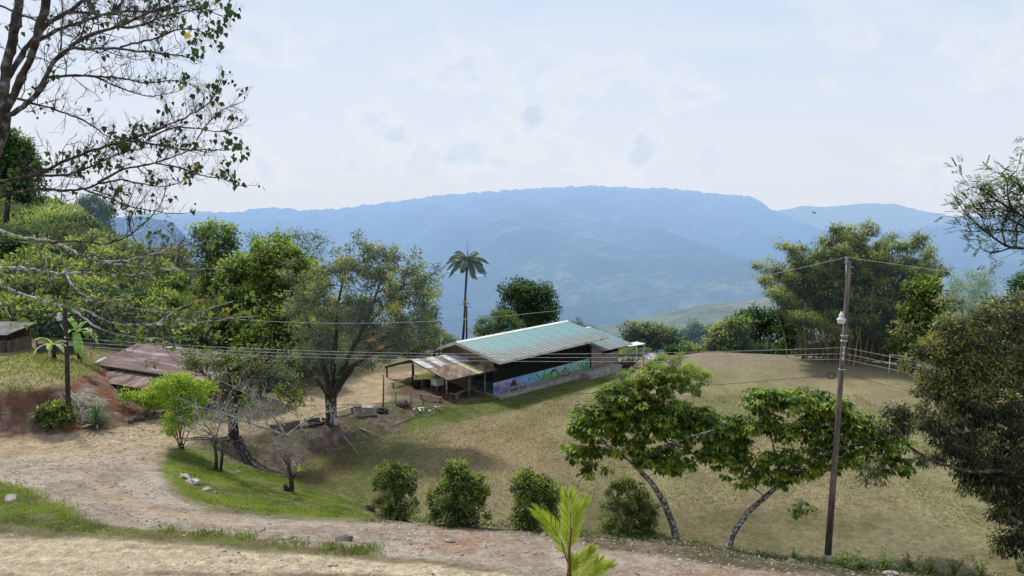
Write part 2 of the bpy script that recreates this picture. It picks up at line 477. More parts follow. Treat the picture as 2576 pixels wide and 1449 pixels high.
# puffs: bright rim, bluish grey core
core = ramp(nt, [(0.54, (9.3, 9.4, 9.55)), (0.60, (8.5, 8.8, 9.3)), (0.70, (6.4, 7.4, 9.0))], n2.outputs['Fac'])
mixp = nt.nodes.new('ShaderNodeMix'); mixp.data_type = 'RGBA'
nt.links.new(wmath('MULTIPLY', puff, 0.75), mixp.inputs[0])
nt.links.new(mixc.outputs[2], mixp.inputs[6]); nt.links.new(core.outputs[0], mixp.inputs[7])
last = mixp.outputs[2]
n3 = nt.nodes.new('ShaderNodeTexNoise'); n3.inputs['Scale'].default_value = 13; n3.inputs['Detail'].default_value = 8; n3.inputs['Roughness'].default_value = .6
nt.links.new(tc.outputs['Generated'], n3.inputs['Vector'])
for (qx, qy, qr, dk_) in [(1000, 340, 62, .75), (1150, 345, 40, .5), (1335, 285, 60, .9), (1255, 405, 60, .8), (1620, 395, 62, .75), (1190, 300, 36, .4), (1070, 415, 50, .35), (1780, 400, 50, .3), (2030, 440, 60, .35), (880, 420, 34, .4), (1480, 390, 40, .3)]:
    dq = Vector(ray(qx, qy)).normalized()
    vd = nt.nodes.new('ShaderNodeVectorMath'); vd.operation = 'DISTANCE'; nt.links.new(tc.outputs['Generated'], vd.inputs[0]); vd.inputs[1].default_value = dq
    rr_ = qr / F
    e_ = wmath('MULTIPLY_ADD', wmath('SUBTRACT', n3.outputs['Fac'], .5), -rr_ * 5.0, vd.outputs['Value'])
    mk = nt.nodes.new('ShaderNodeMapRange'); mk.interpolation_type = 'SMOOTHSTEP'; nt.links.new(e_, mk.inputs[0])
    mk.inputs[1].default_value = rr_ * 1.15; mk.inputs[2].default_value = rr_ * -.15; mk.inputs[3].default_value = 0; mk.inputs[4].default_value = 1
    pc = ramp(nt, [(0.0, (9.0, 9.25, 9.7)), (0.30, (8.9, 9.2, 9.7)), (1.0, (5.9, 6.95, 8.6))], mk.outputs[0])
    mm_ = nt.nodes.new('ShaderNodeMix'); mm_.data_type = 'RGBA'
    nt.links.new(wmath('MULTIPLY', mk.outputs[0], min(1.0, dk_ * .68)), mm_.inputs[0]); nt.links.new(last, mm_.inputs[6]); nt.links.new(pc.outputs[0], mm_.inputs[7]); last = mm_.outputs[2]
nt.links.new(last, bg.inputs[0])
nt.links.new(bg.outputs[0], wo.inputs[0])

sd = bpy.data.lights.new('sun', 'SUN'); sd.energy = 3.5; sd.angle = math.radians(6); sd.color = (1.0, 0.955, 0.88)
so = bpy.data.objects.new('sun', sd); col.objects.link(so)
sdir = Vector((math.cos(SUN_EL) * math.sin(SUN_AZ), math.cos(SUN_EL) * math.cos(SUN_AZ), math.sin(SUN_EL)))
so.rotation_euler = sdir.to_track_quat('Z', 'Y').to_euler()
so.location = (20, 0, 60)
scene.view_settings.view_transform = 'Standard'
try: scene.view_settings.look = 'None'
except Exception: pass
scene.view_settings.exposure = 0

# ================================================================== terrain
GP = [  # photo x, photo y, height of the ground there
    (-150, 1449, 6.35), (0, 1449, 6.3), (600, 1449, 6.2), (1288, 1449, 6.0), (2000, 1449, 5.75), (2576, 1449, 5.5),
    (0, 1350, 6.25), (400, 1370, 6.15), (900, 1400, 6.0), (1300, 1415, 5.9),
    (0, 1300, 6.5), (0, 1232, 5.95), (100, 1275, 6.2), (300, 1327, 6.1), (600, 1347, 6.0), (850, 1370, 6.0),
    (150, 1205, 4.8), (300, 1260, 5.0), (500, 1302, 5.2), (900, 1325, 5.35), (1200, 1338, 5.3), (1500, 1385, 5.5),
    (940, 1306, 5.1), (1150, 1319, 5.0), (1345, 1331, 5.0), (1500, 1346, 5.0), (1700, 1363, 5.0), (1830, 1385, 5.2), (2081, 1420, 5.4), (2300, 1446, 5.35), (2576, 1480, 5.3),
    (600, 1297, 4.7), (420, 1240, 4.4), (420, 1180, 3.8), (450, 1130, 3.3), (520, 1105, 2.6), (560, 1185, 2.5), (650, 1205, 1.9),
    (735, 1238, 1.8), (700, 1270, 3.0), (850, 1270, 1.6), (800, 1300, 4.3), (920, 1275, 0.5), (780, 1222, 0.4), (700, 1190, 0.1),
    (500, 1115, 2.4), (585, 1095, 1.8), (560, 1160, 2.3),
    (200, 1150, 3.5), (100, 1086, 3.0), (0, 1098, 3.1), (-200, 1112, 3.2), (400, 1060, 2.5), (650, 1040, 1.7), (800, 1000, 1.0), (950, 950, .8), (1050, 932, .8),
    (700, 1076, 1.5), (830, 1068, 1.0), (930, 1045, .9), (1012, 1022, .6), (900, 1115, .05), (1050, 1060, .05), (850, 1140, .05), (1100, 1022, .35), (1240, 998, .3),
    (0, 1090, 3.15), (100, 1080, 3.1), (280, 1070, 2.8), (410, 1046, 2.6),
    (0, 985, 5.35), (100, 985, 5.25), (180, 978, 5.0), (245, 955, 4.6), (310, 1005, 3.4), (-150, 990, 5.4),
    (0, 900, 5.6), (100, 896, 5.5), (200, 902, 5.2), (-150, 900, 5.7),
    (1800, 890, .1), (2100, 905, .1), (2240, 938, 0), (2410, 960, 0)]
GW = [  # plain world points
    (-7, 39.8, 0), (-3, 35.5, 0), (0, 32.8, 0), (4, 32, 0), (8, 31, 0), (12, 29.5, 0), (18, 28.5, 0), (24, 28, 0),
    (-16.6, 44.0, .5), (-14, 45, .1), (-26, 51.5, 2.8), (-21, 51.5, 2.6), (-24, 57, 2.8), (-30, 70, 4), (-15, 72, .9), (-42, 75, 7), (-45, 60, 6.5),
    (10, 92, -3.2), (30, 92, -3.2), (0, 92, -3), (-20, 98, -1.5), (45, 90, -3), (60, 70, -2), (-60, 90, 9), (-60, 120, 9), (0, 125, -12), (40, 125, -12), (20, 110, -8), (-20, 125, -9), (70, 110, -8), (90, 80, -4), (-90, 70, 12), (100, 130, -13), (-100, 130, 10),
    (35, 60, 0), (35, 40, .5), (34, 30, 3), (50, 40, 2),
    (0, -6, 15), (0, 2, 14.2), (-12, 2, 13), (12, 2, 14), (0, 8, 11), (-8, 10, 9.5), (8, 10, 10), (0, 14, 7.4), (-10, 14, 7.2), (10, 14, 7.2), (-12, 18, 6.4), (12, 18, 6.2), (0, 18, 6.2),
    (-24, 20, 6.5), (24, 19, 6), (-32, 6, 9), (32, 6, 9), (-40, 30, 6), (-45, 42, 5), (3, 60.5, .2), (9, 70, .15), (-7, 66, .5)]
for X in range(-2, 33, 6):
    for Y in range(42, 80, 7):
        if Y > 46 and X < (Y - 58) * 0.95: continue
        GW.append((X, Y, 0.0))
gc = np.array([PZ(*g) for g in GP] + [np.array(g, float) for g in GW])
_d = np.linalg.norm(gc[:, None, :2] - gc[None, :, :2], axis=2)
_A = np.zeros((len(gc) + 3, len(gc) + 3)); n_ = len(gc)
_A[:n_, :n_] = _d + np.eye(n_) * 0.02
_A[:n_, n_] = 1; _A[:n_, n_ + 1:] = gc[:, :2]; _A[n_:, :n_] = _A[:n_, n_:].T
_w = np.linalg.solve(_A, np.concatenate([gc[:, 2], np.zeros(3)]))


def gz(x, y):
    x, y = np.asarray(x, float), np.asarray(y, float)
    sh = x.shape
    x, y = x.ravel(), y.ravel()
    out = np.empty(len(x))
    for i in range(0, len(x), 20000):
        a, b = x[i:i + 20000], y[i:i + 20000]
        d = np.hypot(a[:, None] - gc[None, :, 0], b[:, None] - gc[None, :, 1])
        out[i:i + 20000] = d @ _w[:n_] + _w[n_] + _w[n_ + 1] * a + _w[n_ + 2] * b
    infield = (np.abs(out) < 0.5) & (y > 34)
    k = np.where(infield, np.clip((np.abs(out) - 0.12) / 0.38, 0, 1), 1)
    out = out * k
    amp = np.clip((np.abs(out) - 0.1) / 0.5, 0.0, 1)
    out = out + amp * ((fbm(x * 0.9, y * 0.9, 3, 3) - 0.5) * 0.16 + (fbm(x * 3, y * 3, 9, 2) - 0.5) * 0.05)
    return out.reshape(sh)


_Ys = np.concatenate([np.arange(12, 60, 0.1), np.arange(60, 130, 0.3)])


def G(px, py):
    """the ground point seen at photo position px,py"""
    dx, dy, dz = ray(px, py)
    X = dx / dy * _Ys; Z = CAMZ + dz / dy * _Ys
    h = gz(X, _Ys)
    hit = np.nonzero(Z <= h)[0]
    i = hit[0] if len(hit) else len(_Ys) - 1
    return np.array((X[i], _Ys[i], h[i]))


def on(x, y, dz=0.0):
    return np.array((x, y, float(gz(x, y)) + dz))


def inpoly(px, py, poly):
    r = np.zeros(px.shape, bool)
    n = len(poly)
    for i in range(n):
        x1, y1 = poly[i]; x2, y2 = poly[(i + 1) % n]
        if y1 == y2: continue
        c = ((y1 > py) != (y2 > py)) & (px < (x2 - x1) * (py - y1) / (y2 - y1) + x1)
        r ^= c
    return r


ZONES = {
    'near': [(-300, 1342), (0, 1345), (200, 1352), (500, 1375), (760, 1396), (1000, 1416), (1380, 1449), (1380, 1900), (-900, 1900)],
    'second': [(-300, 1108), (0, 1100), (280, 1080), (410, 1052), (600, 1028), (760, 985), (880, 950), (1000, 935), (1095, 925), (1095, 935), (1030, 948), (970, 975), (985, 1005), (930, 1025), (850, 1035),
               (825, 1062), (700, 1058), (650, 1088), (480, 1108), (425, 1125), (400, 1180), (425, 1238), (520, 1282), (700, 1304), (930, 1314), (1150, 1325), (1330, 1340), (1480, 1368), (1650, 1400), (1900, 1432), (2080, 1449),
               (2500, 1900), (1380, 1900), (1380, 1449), (1000, 1400), (760, 1374), (600, 1352), (300, 1328), (230, 1312), (150, 1272), (80, 1236), (0, 1217), (-300, 1200)],
    'green': [(415, 1150), (450, 1130), (520, 1130), (562, 1165), (690, 1195), (760, 1215), (850, 1247), (930, 1277), (945, 1300), (800, 1300), (650, 1290), (540, 1272), (450, 1240), (410, 1195)],
    'verge': [(-300, 1205), (0, 1215), (80, 1240), (150, 1280), (250, 1322), (600, 1350), (760, 1374), (900, 1392), (960, 1400), (860, 1398), (600, 1372), (300, 1350), (150, 1335), (0, 1318), (-300, 1318)],
    'litter': [(495, 1112), (650, 1086), (830, 1062), (1000, 1010), (1085, 1008), (1110, 1035), (1010, 1085), (900, 1118), (800, 1155), (730, 1195), (690, 1192), (560, 1160)],
    'red': [(-300, 985), (100, 983), (200, 940), (300, 935), (330, 970), (420, 1046), (280, 1080), (0, 1101), (-300, 1112)],
    'plateau': [(-300, 880), (0, 885), (70, 885), (230, 890), (262, 935), (200, 955), (100, 985), (-300, 990)],
    'lawn': [(1060, 1015), (1110, 1022), (1240, 1000), (1400, 965), (1530, 940), (1550, 958), (1430, 1000), (1260, 1040), (1080, 1075), (1000, 1085)],
    'lawn2': [(985, 975), (1040, 950), (1095, 936), (1110, 950), (1030, 985)],
    'shed': [(1000, 975), (1080, 950), (1200, 985), (1215, 1000), (1110, 1018), (1040, 1000), (990, 990)],
    'edge': [(1380, 1336), (1480, 1345), (1700, 1365), (2081, 1425), (2300, 1446), (2576, 1470), (2700, 1520), (2300, 1500), (2080, 1460), (1900, 1434), (1650, 1402), (1480, 1372)],
    'redspot': [(1090, 1352), (1200, 1368), (1230, 1390), (1130, 1402), (1040, 1385)],
    'track': [(240, 1200), (275, 1240), (420, 1285), (620, 1312), (760, 1318), (760, 1324), (600, 1322), (400, 1300), (250, 1255), (215, 1215)],
}
FIELD_EDGE = -0.5


def zone_weights(px, py, sigma=7.0, ns=10):
    out = {k: np.zeros(len(px)) for k in ZONES}
    rr = np.random.default_rng(3)
    for s in range(ns):
        jx, jy = px + rr.normal(0, sigma, len(px)), py + rr.normal(0, sigma * 0.4, len(px))
        for k, poly in ZONES.items():
            out[k] += inpoly(jx, jy, poly)
    for k in out: out[k] /= ns
    return out


def ground_color(x, y, z):
    """base colour and coarseness of the soil at world points"""
    px, py = proj(np.stack([x, y, z], -1))
    # ragged borders
    px = px + (fbm(x * 0.8, y * 0.8, 41, 3) - 0.5) * 40
    py = py + (fbm(x * 0.8, y * 0.8, 43, 3) - 0.5) * 16
    W = zone_weights(px, py)
    L = lambda *c: np.array(c, float)[None]
    nA, nB, nC = fbm(x * 0.16, y * 0.16, 5, 4)[:, None], fbm(x * 0.55, y * 0.55, 6, 4)[:, None], fbm(x * 2.2, y * 2.2, 8, 4)[:, None]
    k = lambda n, a, b: sm(n, a, b)
    # default: dry grassy hillside
    c = L(.135, .12, .06) * (1 - k(nB, .4, .6)) + L(.17, .15, .085) * k(nB, .4, .6)
    gr = np.full(len(x), 0.3); ve = np.full(len(x), 0.4)
    # field
    fld = sm(0.3 - np.abs(z), 0.0, 0.2) * (y > 30) * (x > -17)
    fc = L(.228, .176, .096) * (1 - k(nB, .3, .7)) + L(.272, .215, .120) * k(nB, .3, .7)
    fc = fc + (L(.195, .182, .078) - fc) * (.35 + .5 * k(nA, .38, .62))
    fc = fc + (L(.34, .27, .17) - fc) * k(1 - nC, .52, .70) * .28
    lf = (sm(-px, -1150, -850) * 0.9)[:, None]                       # browner and greener left corner, with the tree's soft shade painted in
    fc = fc * (1 - lf) + lf * (L(.105, .082, .035) * (1 - k(nB, .4, .6)) + L(.10, .115, .03) * k(nB, .4, .6))
    fc = fc * L(.90, .92, 1.02) * (.88 + .22 * k(fbm(x * .9 + 3, y * .35, 55, 4)[:, None], .35, .65))
    far = sm(y, 66, 78)[:, None]
    fc = fc * (1 - far * .6) + far * .6 * L(.25, .20, .155)
    pk = sm(-np.abs(px - 1250) + 260, 0, 200)[:, None] * sm(-np.abs(py - 1130) + 110, 0, 80)[:, None]
    fc = fc * (1 - pk * .5) + pk * .5 * L(.24, .165, .10)
    wild = np.maximum(sm(y, 80, 86) , sm(y, 56, 66) * sm(-x, 12, 20))[:, None]
    c = c * (1 - wild) + wild * (L(.018, .024, .009) * (1 - k(nC, .4, .6)) + L(.05, .062, .02) * k(nC, .4, .6))
    fld = fld * (1 - wild[:, 0])
    c = c * (1 - fld[:, None]) + fc * fld[:, None]
    gr = np.where(fld > .5, .15, gr); ve = np.where(fld > .5, .6, ve)

    def put(key, cc, g, v, amt=1.0):
        nonlocal c, gr, ve
        a = (W[key] * amt)
        c = c * (1 - a[:, None]) + cc * a[:, None]
        gr = gr * (1 - a) + g * a; ve = ve * (1 - a) + v * a
    sec = L(.235, .185, .14) * (1 - k(nB, .35, .65)) + L(.33, .275, .222) * k(nB, .35, .65)
    sec = sec + (L(.24, .135, .08) - sec) * k(nA * .5 + nB * .5, .56, .68) * .7
    sec = sec + (L(.28, .24, .205) - sec) * k(nC, .5, .7) * .55
    up = sm(1200 - py, 0, 90)[:, None]
    sec = sec * (1 - up * .75) + up * .75 * (L(.36, .275, .165) + (nC - .5) * .10)
    put('second', sec, 1.0, 0)
    put('track', L(.33, .255, .17), .4, 0, .75)
    put('redspot', L(.26, .155, .095), .8, 0, .5)
    st = fbm((x * .12), y * 1.6, 77, 4)[:, None]
    near = L(.17, .130, .085) * (1 - k(st, .40, .60)) + L(.385, .318, .215) * k(st, .40, .60)
    near = near + (L(.31, .255, .18) - near) * k(nC, .45, .7) * .6
    rut = np.exp(-((py - np.interp(px, [0, 900, 1400], [1405, 1432, 1460])) / 9.0) ** 2) + np.exp(-((py - np.interp(px, [0, 900, 1400], [1375, 1410, 1440])) / 7.0) ** 2)
    near = near + (L(.46, .385, .265) - near) * (np.clip(rut, 0, 1) * .55 * (.5 + fbm(x * .3, y * 3, 78, 3)))[:, None]
    pb = k(fbm(x * 5, y * 5, 79, 2)[:, None], .62, .72) * .5
    near = near * (1 - pb * .5)
    put('near', near, .0, 0)
    put('litter', L(.085, .062, .052) * (1 - k(nC, .4, .6)) + L(.15, .115, .095) * k(nC, .4, .6), .5, .1)
    moss = W['litter'] * sm(nB[:, 0], .5, .62) * .6
    c = c * (1 - moss[:, None]) + moss[:, None] * L(.075, .085, .03)
    rd = L(.19, .075, .042) * (1 - k(nB, .35, .6)) + L(.13, .07, .05) * k(nB, .35, .6)
    rd = rd + (L(.20, .15, .13) - rd) * k(nC, .48, .62) * .6
    put('red', rd, .5, 0)
    put('plateau', L(.17, .17, .06) * (1 - k(nB, .4, .6)) + L(.26, .22, .12) * k(nB, .4, .6), .1, .8)
    g = L(.075, .105, .018) * (1 - k(nB, .35, .65)) + L(.135, .175, .03) * k(nB, .35, .65)
    g = g + (L(.17, .13, .08) - g) * k(nC, .52, .68) * .85
    put('green', g, .1, 1)
    vg = sm(px, 170, 420)[:, None]
    put('verge', g * .8 * (1 - vg) + vg * (L(.135, .10, .06) * (1 - k(nC, .42, .58)) + L(.10, .105, .03) * k(nC, .42, .58)), .15, 1, .9)
    put('lawn', g * L(.75, .80, .9), .1, 1, .9)
    put('lawn2', g * L(1.2, 1.15, 1), .1, 1)
    put('shed', L(.115, .075, .055), .3, 0)
    put('edge', L(.085, .075, .042) * (1 - k(nC, .4, .6)) + L(.15, .115, .085) * k(nC, .4, .6), .5, .2)
    # grass creeping over road margins: thin greenish film
    c = c * (0.86 + 0.28 * nC)
    return c, gr, ve, W, fld


NA, NY = 460, 470
a_ = np.linspace(-1.12, 1.12, NA)
t_ = np.linspace(0, 1, NY)
Yg = np.concatenate([np.linspace(-8, 16, 30), 16 + (np.expm1(t_ * 1.9) / np.expm1(1.9)) * 119])[0:]
Yg = np.unique(np.round(Yg, 4))
NY = len(Yg)
AA, YY = np.meshgrid(a_, Yg)
XX = AA * (np.maximum(YY, 4) + 10)
ZZ = gz(XX, YY)
gx, gy, gzv = XX.ravel(), YY.ravel(), ZZ.ravel()
gcol, ggr, gve, gW, gfld = ground_color(gx, gy, gzv)

m, nt, out = new_mat('soil')
ca = nd(nt, 'ShaderNodeAttribute', attribute_name='Col')
ga = nd(nt, 'ShaderNodeAttribute', attribute_name='tint')           # gravel coarseness
f1 = noise(nt, 3.2, 8, rough=0.75); f2 = noise(nt, 16, 5, rough=0.7)
r1 = ramp(nt, [(0.30, 0.48), (0.70, 1.48)], f1)
r2 = ramp(nt, [(0.32, 0.50), (0.5, 1.0), (0.70, 1.5)], f2)
mA = nd(nt, 'ShaderNodeMix', data_type='RGBA', blend_type='MULTIPLY'); mA.inputs[0].default_value = 0.8
fk = ramp(nt, [(0.0, .85), (.1, .8), (1.0, .85)], ga.outputs['Fac']); nt.links.new(fk.outputs[0], mA.inputs[0])
nt.links.new(ca.outputs['Color'], mA.inputs[6]); nt.links.new(r1.outputs[0], mA.inputs[7])
mB = nd(nt, 'ShaderNodeMix', data_type='RGBA', blend_type='MULTIPLY'); mB.inputs[0].default_value = 0.85; nt.links.new(fk.outputs[0], mB.inputs[0])
nt.links.new(mA.outputs[2], mB.inputs[6]); nt.links.new(r2.outputs[0], mB.inputs[7])
b = nd(nt, 'ShaderNodeBsdfPrincipled', i_Roughness=0.95); b.inputs['Specular IOR Level'].default_value = 0.08
nt.links.new(mB.outputs[2], b.inputs['Base Color'])
bp = nd(nt, 'ShaderNodeBump', i_Strength=0.4, i_Distance=0.06)
nt.links.new(f2, bp.inputs['Height']); nt.links.new(bp.outputs[0], b.inputs['Normal'])
nt.links.new(b.outputs[0], out.inputs[0])
SOIL = m

ii, kk = np.meshgrid(np.arange(NY - 1), np.arange(NA - 1), indexing='ij')
fq = np.stack([ii * NA + kk, ii * NA + kk + 1, (ii + 1) * NA + kk + 1, (ii + 1) * NA + kk], -1).reshape(-1, 4)
road_w = np.clip(gW['near'] + gW['second'], 0, 1) * (1 - np.clip(gW['green'] + gW['verge'] + gW['edge'], 0, 1))
cls_v = np.zeros(len(gx))
fr = road_w[fq].mean(1) > .5
ff = (gfld[fq].mean(1) > .5) & ~fr & (gW['lawn'][fq].mean(1) < .5) & (gW['litter'][fq].mean(1) < .5)
for nm, sel in (('dirt_road', fr), ('playing_field', ff), ('ground', ~(fr | ff))):
    f = fq[sel]
    us, inv = np.unique(f, return_inverse=True)
    mb = MB()
    mb.add(np.stack([gx[us], gy[us], gzv[us]], -1), inv.reshape(-1, 4), ggr[us], True, gcol[us])
    tag(mb.build(nm, SOIL, color=True), kind='structure')

# ------------------------------------------------------------------ valley and mountains
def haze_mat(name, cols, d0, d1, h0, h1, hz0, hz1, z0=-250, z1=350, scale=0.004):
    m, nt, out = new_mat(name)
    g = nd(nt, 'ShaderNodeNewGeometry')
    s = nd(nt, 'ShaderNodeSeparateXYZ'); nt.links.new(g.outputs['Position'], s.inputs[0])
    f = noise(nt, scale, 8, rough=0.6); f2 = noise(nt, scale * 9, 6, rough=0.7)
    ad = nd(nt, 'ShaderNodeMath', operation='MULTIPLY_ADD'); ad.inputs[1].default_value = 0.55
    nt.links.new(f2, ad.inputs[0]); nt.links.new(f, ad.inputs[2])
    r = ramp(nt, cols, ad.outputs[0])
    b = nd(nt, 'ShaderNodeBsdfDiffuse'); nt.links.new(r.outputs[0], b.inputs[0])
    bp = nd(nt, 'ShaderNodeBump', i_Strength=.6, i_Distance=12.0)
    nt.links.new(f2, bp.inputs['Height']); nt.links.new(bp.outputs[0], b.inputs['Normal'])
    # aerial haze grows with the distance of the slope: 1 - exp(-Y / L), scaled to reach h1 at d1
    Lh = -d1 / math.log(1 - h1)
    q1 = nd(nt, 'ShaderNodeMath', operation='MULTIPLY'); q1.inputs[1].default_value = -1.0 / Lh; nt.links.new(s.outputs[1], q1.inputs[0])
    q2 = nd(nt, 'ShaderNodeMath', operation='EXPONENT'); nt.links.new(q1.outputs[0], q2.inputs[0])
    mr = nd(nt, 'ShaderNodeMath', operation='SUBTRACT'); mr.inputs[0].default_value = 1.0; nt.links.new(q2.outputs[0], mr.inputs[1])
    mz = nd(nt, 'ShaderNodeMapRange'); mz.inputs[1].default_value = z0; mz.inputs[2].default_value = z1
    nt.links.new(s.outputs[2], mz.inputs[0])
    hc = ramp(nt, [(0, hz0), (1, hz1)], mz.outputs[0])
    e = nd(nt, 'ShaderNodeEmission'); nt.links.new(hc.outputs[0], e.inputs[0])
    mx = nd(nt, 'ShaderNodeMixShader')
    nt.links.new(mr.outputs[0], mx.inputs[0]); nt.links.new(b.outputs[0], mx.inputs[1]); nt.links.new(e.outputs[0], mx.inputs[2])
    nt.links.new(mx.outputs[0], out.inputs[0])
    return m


def px_profile(pts):
    pts = np.array(pts, float)
    return lambda px: np.interp(px, pts[:, 0], pts[:, 1])


FOREST = [(0.50, (0.010, 0.022, 0.012)), (0.70, (0.03, 0.05, 0.022)), (0.84, (0.06, 0.09, 0.035)), (0.95, (0.20, 0.20, 0.10)), (1.0, (0.30, 0.22, 0.15))]
MAIN = px_profile([(-700, 575), (150, 580), (300, 572), (420, 556), (470, 545), (540, 537), (600, 530), (690, 518), (740, 524), (800, 528), (900, 518), (1000, 507), (1130, 490), (1250, 480), (1400, 472), (1480, 467), (1580, 472), (1660, 474), (1730, 479),
                   (1790, 488), (1850, 492), (1890, 500), (1940, 530), (2000, 562), (2060, 590), (2120, 600), (2200, 595), (2280, 585), (2340, 570), (2400, 560), (2480, 549), (2576, 548), (2900, 540), (3400, 550)])
NAm, NYm = 620, 260
am = np.linspace(-1.05, 1.05, NAm)
tm = np.linspace(0, 1, NYm)
Ym = 122 * np.exp(tm * math.log(51))           # 122 .. 6200
Am, YM = np.meshgrid(am, Ym)
XM = Am * YM
pxm = CX + Am * F * 1.0
rd = 5000.0
ridge_py = MAIN(pxm)
v_ = -(ridge_py - CY) / F
zr = CAMZ + rd * (-SP + v_ * CP) / (CP + v_ * SP)
rough = (fbm(pxm * 0.06, pxm * 0 + 2.2, 21, 3) - 0.5) * 26 + (vnoise(pxm * 0.35, pxm * 0, 5) - .5) * 10
zr = zr + rough * 1.0
valley = -206.0
t = YM
s1 = sm(t, 150, 1150) ** .9
down = np.maximum(12 - .19 * t, valley)
up = np.clip((t - 1150) / (rd - 1150), 0, 1)
base = np.where(t < 1150, down, valley + (zr - valley) * (0.65 * up + 0.35 * up ** 2.2))
spur = (1 - np.abs(2 * fbm(XM * 0.0011 + 5 + YM * .0003, YM * 0.00045, 31, 5) - 1))
base = base + np.where(t < rd, (spur - 0.75) * 420 * np.sin(np.clip(up, 0, 1) ** .8 * PI) ** 0.8, 0)
base = base + (fbm(XM * 0.006, YM * 0.004, 61, 4) - .5) * 46 * np.clip(up * 25, 0, 1) * np.clip((1 - up) * 6, 0, 1)
over = np.clip((t - rd) / 1200, 0, 1)
base = base - over * 350
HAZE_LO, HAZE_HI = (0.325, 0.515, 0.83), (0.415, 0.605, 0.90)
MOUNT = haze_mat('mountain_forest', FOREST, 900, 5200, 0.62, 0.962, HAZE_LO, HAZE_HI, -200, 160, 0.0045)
ii, kk = np.meshgrid(np.arange(NYm - 1), np.arange(NAm - 1), indexing='ij')
fm = np.stack([ii * NAm + kk, ii * NAm + kk + 1, (ii + 1) * NAm + kk + 1, (ii + 1) * NAm + kk], -1).reshape(-1, 4)
base_grid = base
mb = MB(); mb.add(np.stack([XM, YM, base], -1).reshape(-1, 3), fm, 0.5, True)
tag(mb.build('mountain', MOUNT), kind='structure')


def ridge(name, prof, Y0, Y1, zlow, mat, rough=4, amp=20, na=300, ny=40, x0=-0.9, x1=0.9, seed=3):
    """a range of hills whose crest runs along prof at distance Y1"""
    a = np.linspace(x0, x1, na); s = np.linspace(0, 1.25, ny)
    A, S = np.meshgrid(a, s)
    px = CX + A * F
    py = prof(px) + (vnoise(px * .3, px * 0, seed) - .5) * rough + (vnoise(px * .07, px * 0, seed + 1) - .5) * rough
    v = -(py - CY) / F
    z = CAMZ + Y1 * (-SP + v * CP) / (CP + v * SP)
    Y = Y0 + (Y1 - Y0) * S
    Z = zlow + (z - zlow) * np.minimum(S, 1) ** .8 - np.maximum(S - 1, 0) * (z - zlow) * 2
    X = A * Y
    Z = Z + (fbm(X / amp / 3, Y / amp / 3, seed, 4) - .5) * amp * np.sin(np.clip(S, 0, 1) * PI)
    i, k = np.meshgrid(np.arange(ny - 1), np.arange(na - 1), indexing='ij')
    f = np.stack([i * na + k, i * na + k + 1, (i + 1) * na + k + 1, (i + 1) * na + k], -1).reshape(-1, 4)
    mb = MB(); mb.add(np.stack([X, Y, Z], -1).reshape(-1, 3), f, .5, True)
    return tag(mb.build(name, mat), kind='structure')


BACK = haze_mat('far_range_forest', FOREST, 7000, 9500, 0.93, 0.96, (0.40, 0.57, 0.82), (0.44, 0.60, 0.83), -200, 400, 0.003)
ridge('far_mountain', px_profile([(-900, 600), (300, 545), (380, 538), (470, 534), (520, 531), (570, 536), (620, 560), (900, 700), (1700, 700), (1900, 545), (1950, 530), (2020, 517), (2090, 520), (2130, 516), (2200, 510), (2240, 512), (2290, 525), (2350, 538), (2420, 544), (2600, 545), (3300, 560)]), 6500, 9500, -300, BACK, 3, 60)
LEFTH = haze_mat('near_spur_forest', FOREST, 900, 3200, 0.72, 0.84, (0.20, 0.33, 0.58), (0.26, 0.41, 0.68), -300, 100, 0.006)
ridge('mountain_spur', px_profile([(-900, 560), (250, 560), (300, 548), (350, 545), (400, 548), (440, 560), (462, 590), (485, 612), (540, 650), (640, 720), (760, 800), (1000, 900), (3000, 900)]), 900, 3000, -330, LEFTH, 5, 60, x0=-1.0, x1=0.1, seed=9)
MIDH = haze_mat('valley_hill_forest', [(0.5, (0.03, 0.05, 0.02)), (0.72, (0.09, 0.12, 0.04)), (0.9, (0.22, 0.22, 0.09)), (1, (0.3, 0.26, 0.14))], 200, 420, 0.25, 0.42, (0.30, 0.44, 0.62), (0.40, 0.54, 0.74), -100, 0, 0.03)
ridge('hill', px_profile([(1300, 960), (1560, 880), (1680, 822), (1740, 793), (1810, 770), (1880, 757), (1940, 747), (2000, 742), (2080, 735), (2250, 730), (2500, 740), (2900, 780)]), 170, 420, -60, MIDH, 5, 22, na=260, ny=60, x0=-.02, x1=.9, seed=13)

HILLM = surf('hillside_soil', (0.02, 0.028, 0.01), (0.055, 0.07, 0.025), .25, 0.95, 0.05, c2=(0.07, 0.06, 0.03), bump=.3)
ridge('hillside', px_profile([(-1500, 150), (-400, 330), (-100, 430), (0, 480), (60, 496), (153, 512), (191, 530), (246, 563), (290, 592), (330, 640), (400, 720), (480, 800), (560, 880), (700, 950), (1500, 1000)]), 72, 112, 1.5, HILLM, 6, 3, na=200, ny=60, x0=-1.4, x1=-0.3, seed=17)
# ================================================================== vegetation tools
def unit(v):
    return v / (np.linalg.norm(v, axis=-1, keepdims=True) + 1e-9)


def rdir(n, rng):
    return unit(rng.normal(size=(n, 3)))


LEAF_SHAPES = {  # (along, across, lift) of each vertex, faces
    'diamond': (np.array([(0, 0, 0), (.45, .5, .12), (1, 0, 0), (.45, -.5, .12)]), [[0, 1, 2, 3]]),
    'heart': (np.array([(0, 0, 0), (.12, .5, .08), (.5, .40, .10), (1, 0, 0), (.5, -.40, .10), (.12, -.5, .08)]), [[0, 1, 2, 3], [0, 3, 4, 5]]),
    'lance': (np.array([(0, 0, 0), (.3, .5, .1), (.65, .38, .06), (1, 0, -.1), (.65, -.38, .06), (.3, -.5, .1)]), [[0, 1, 2, 3], [0, 3, 4, 5]]),
}


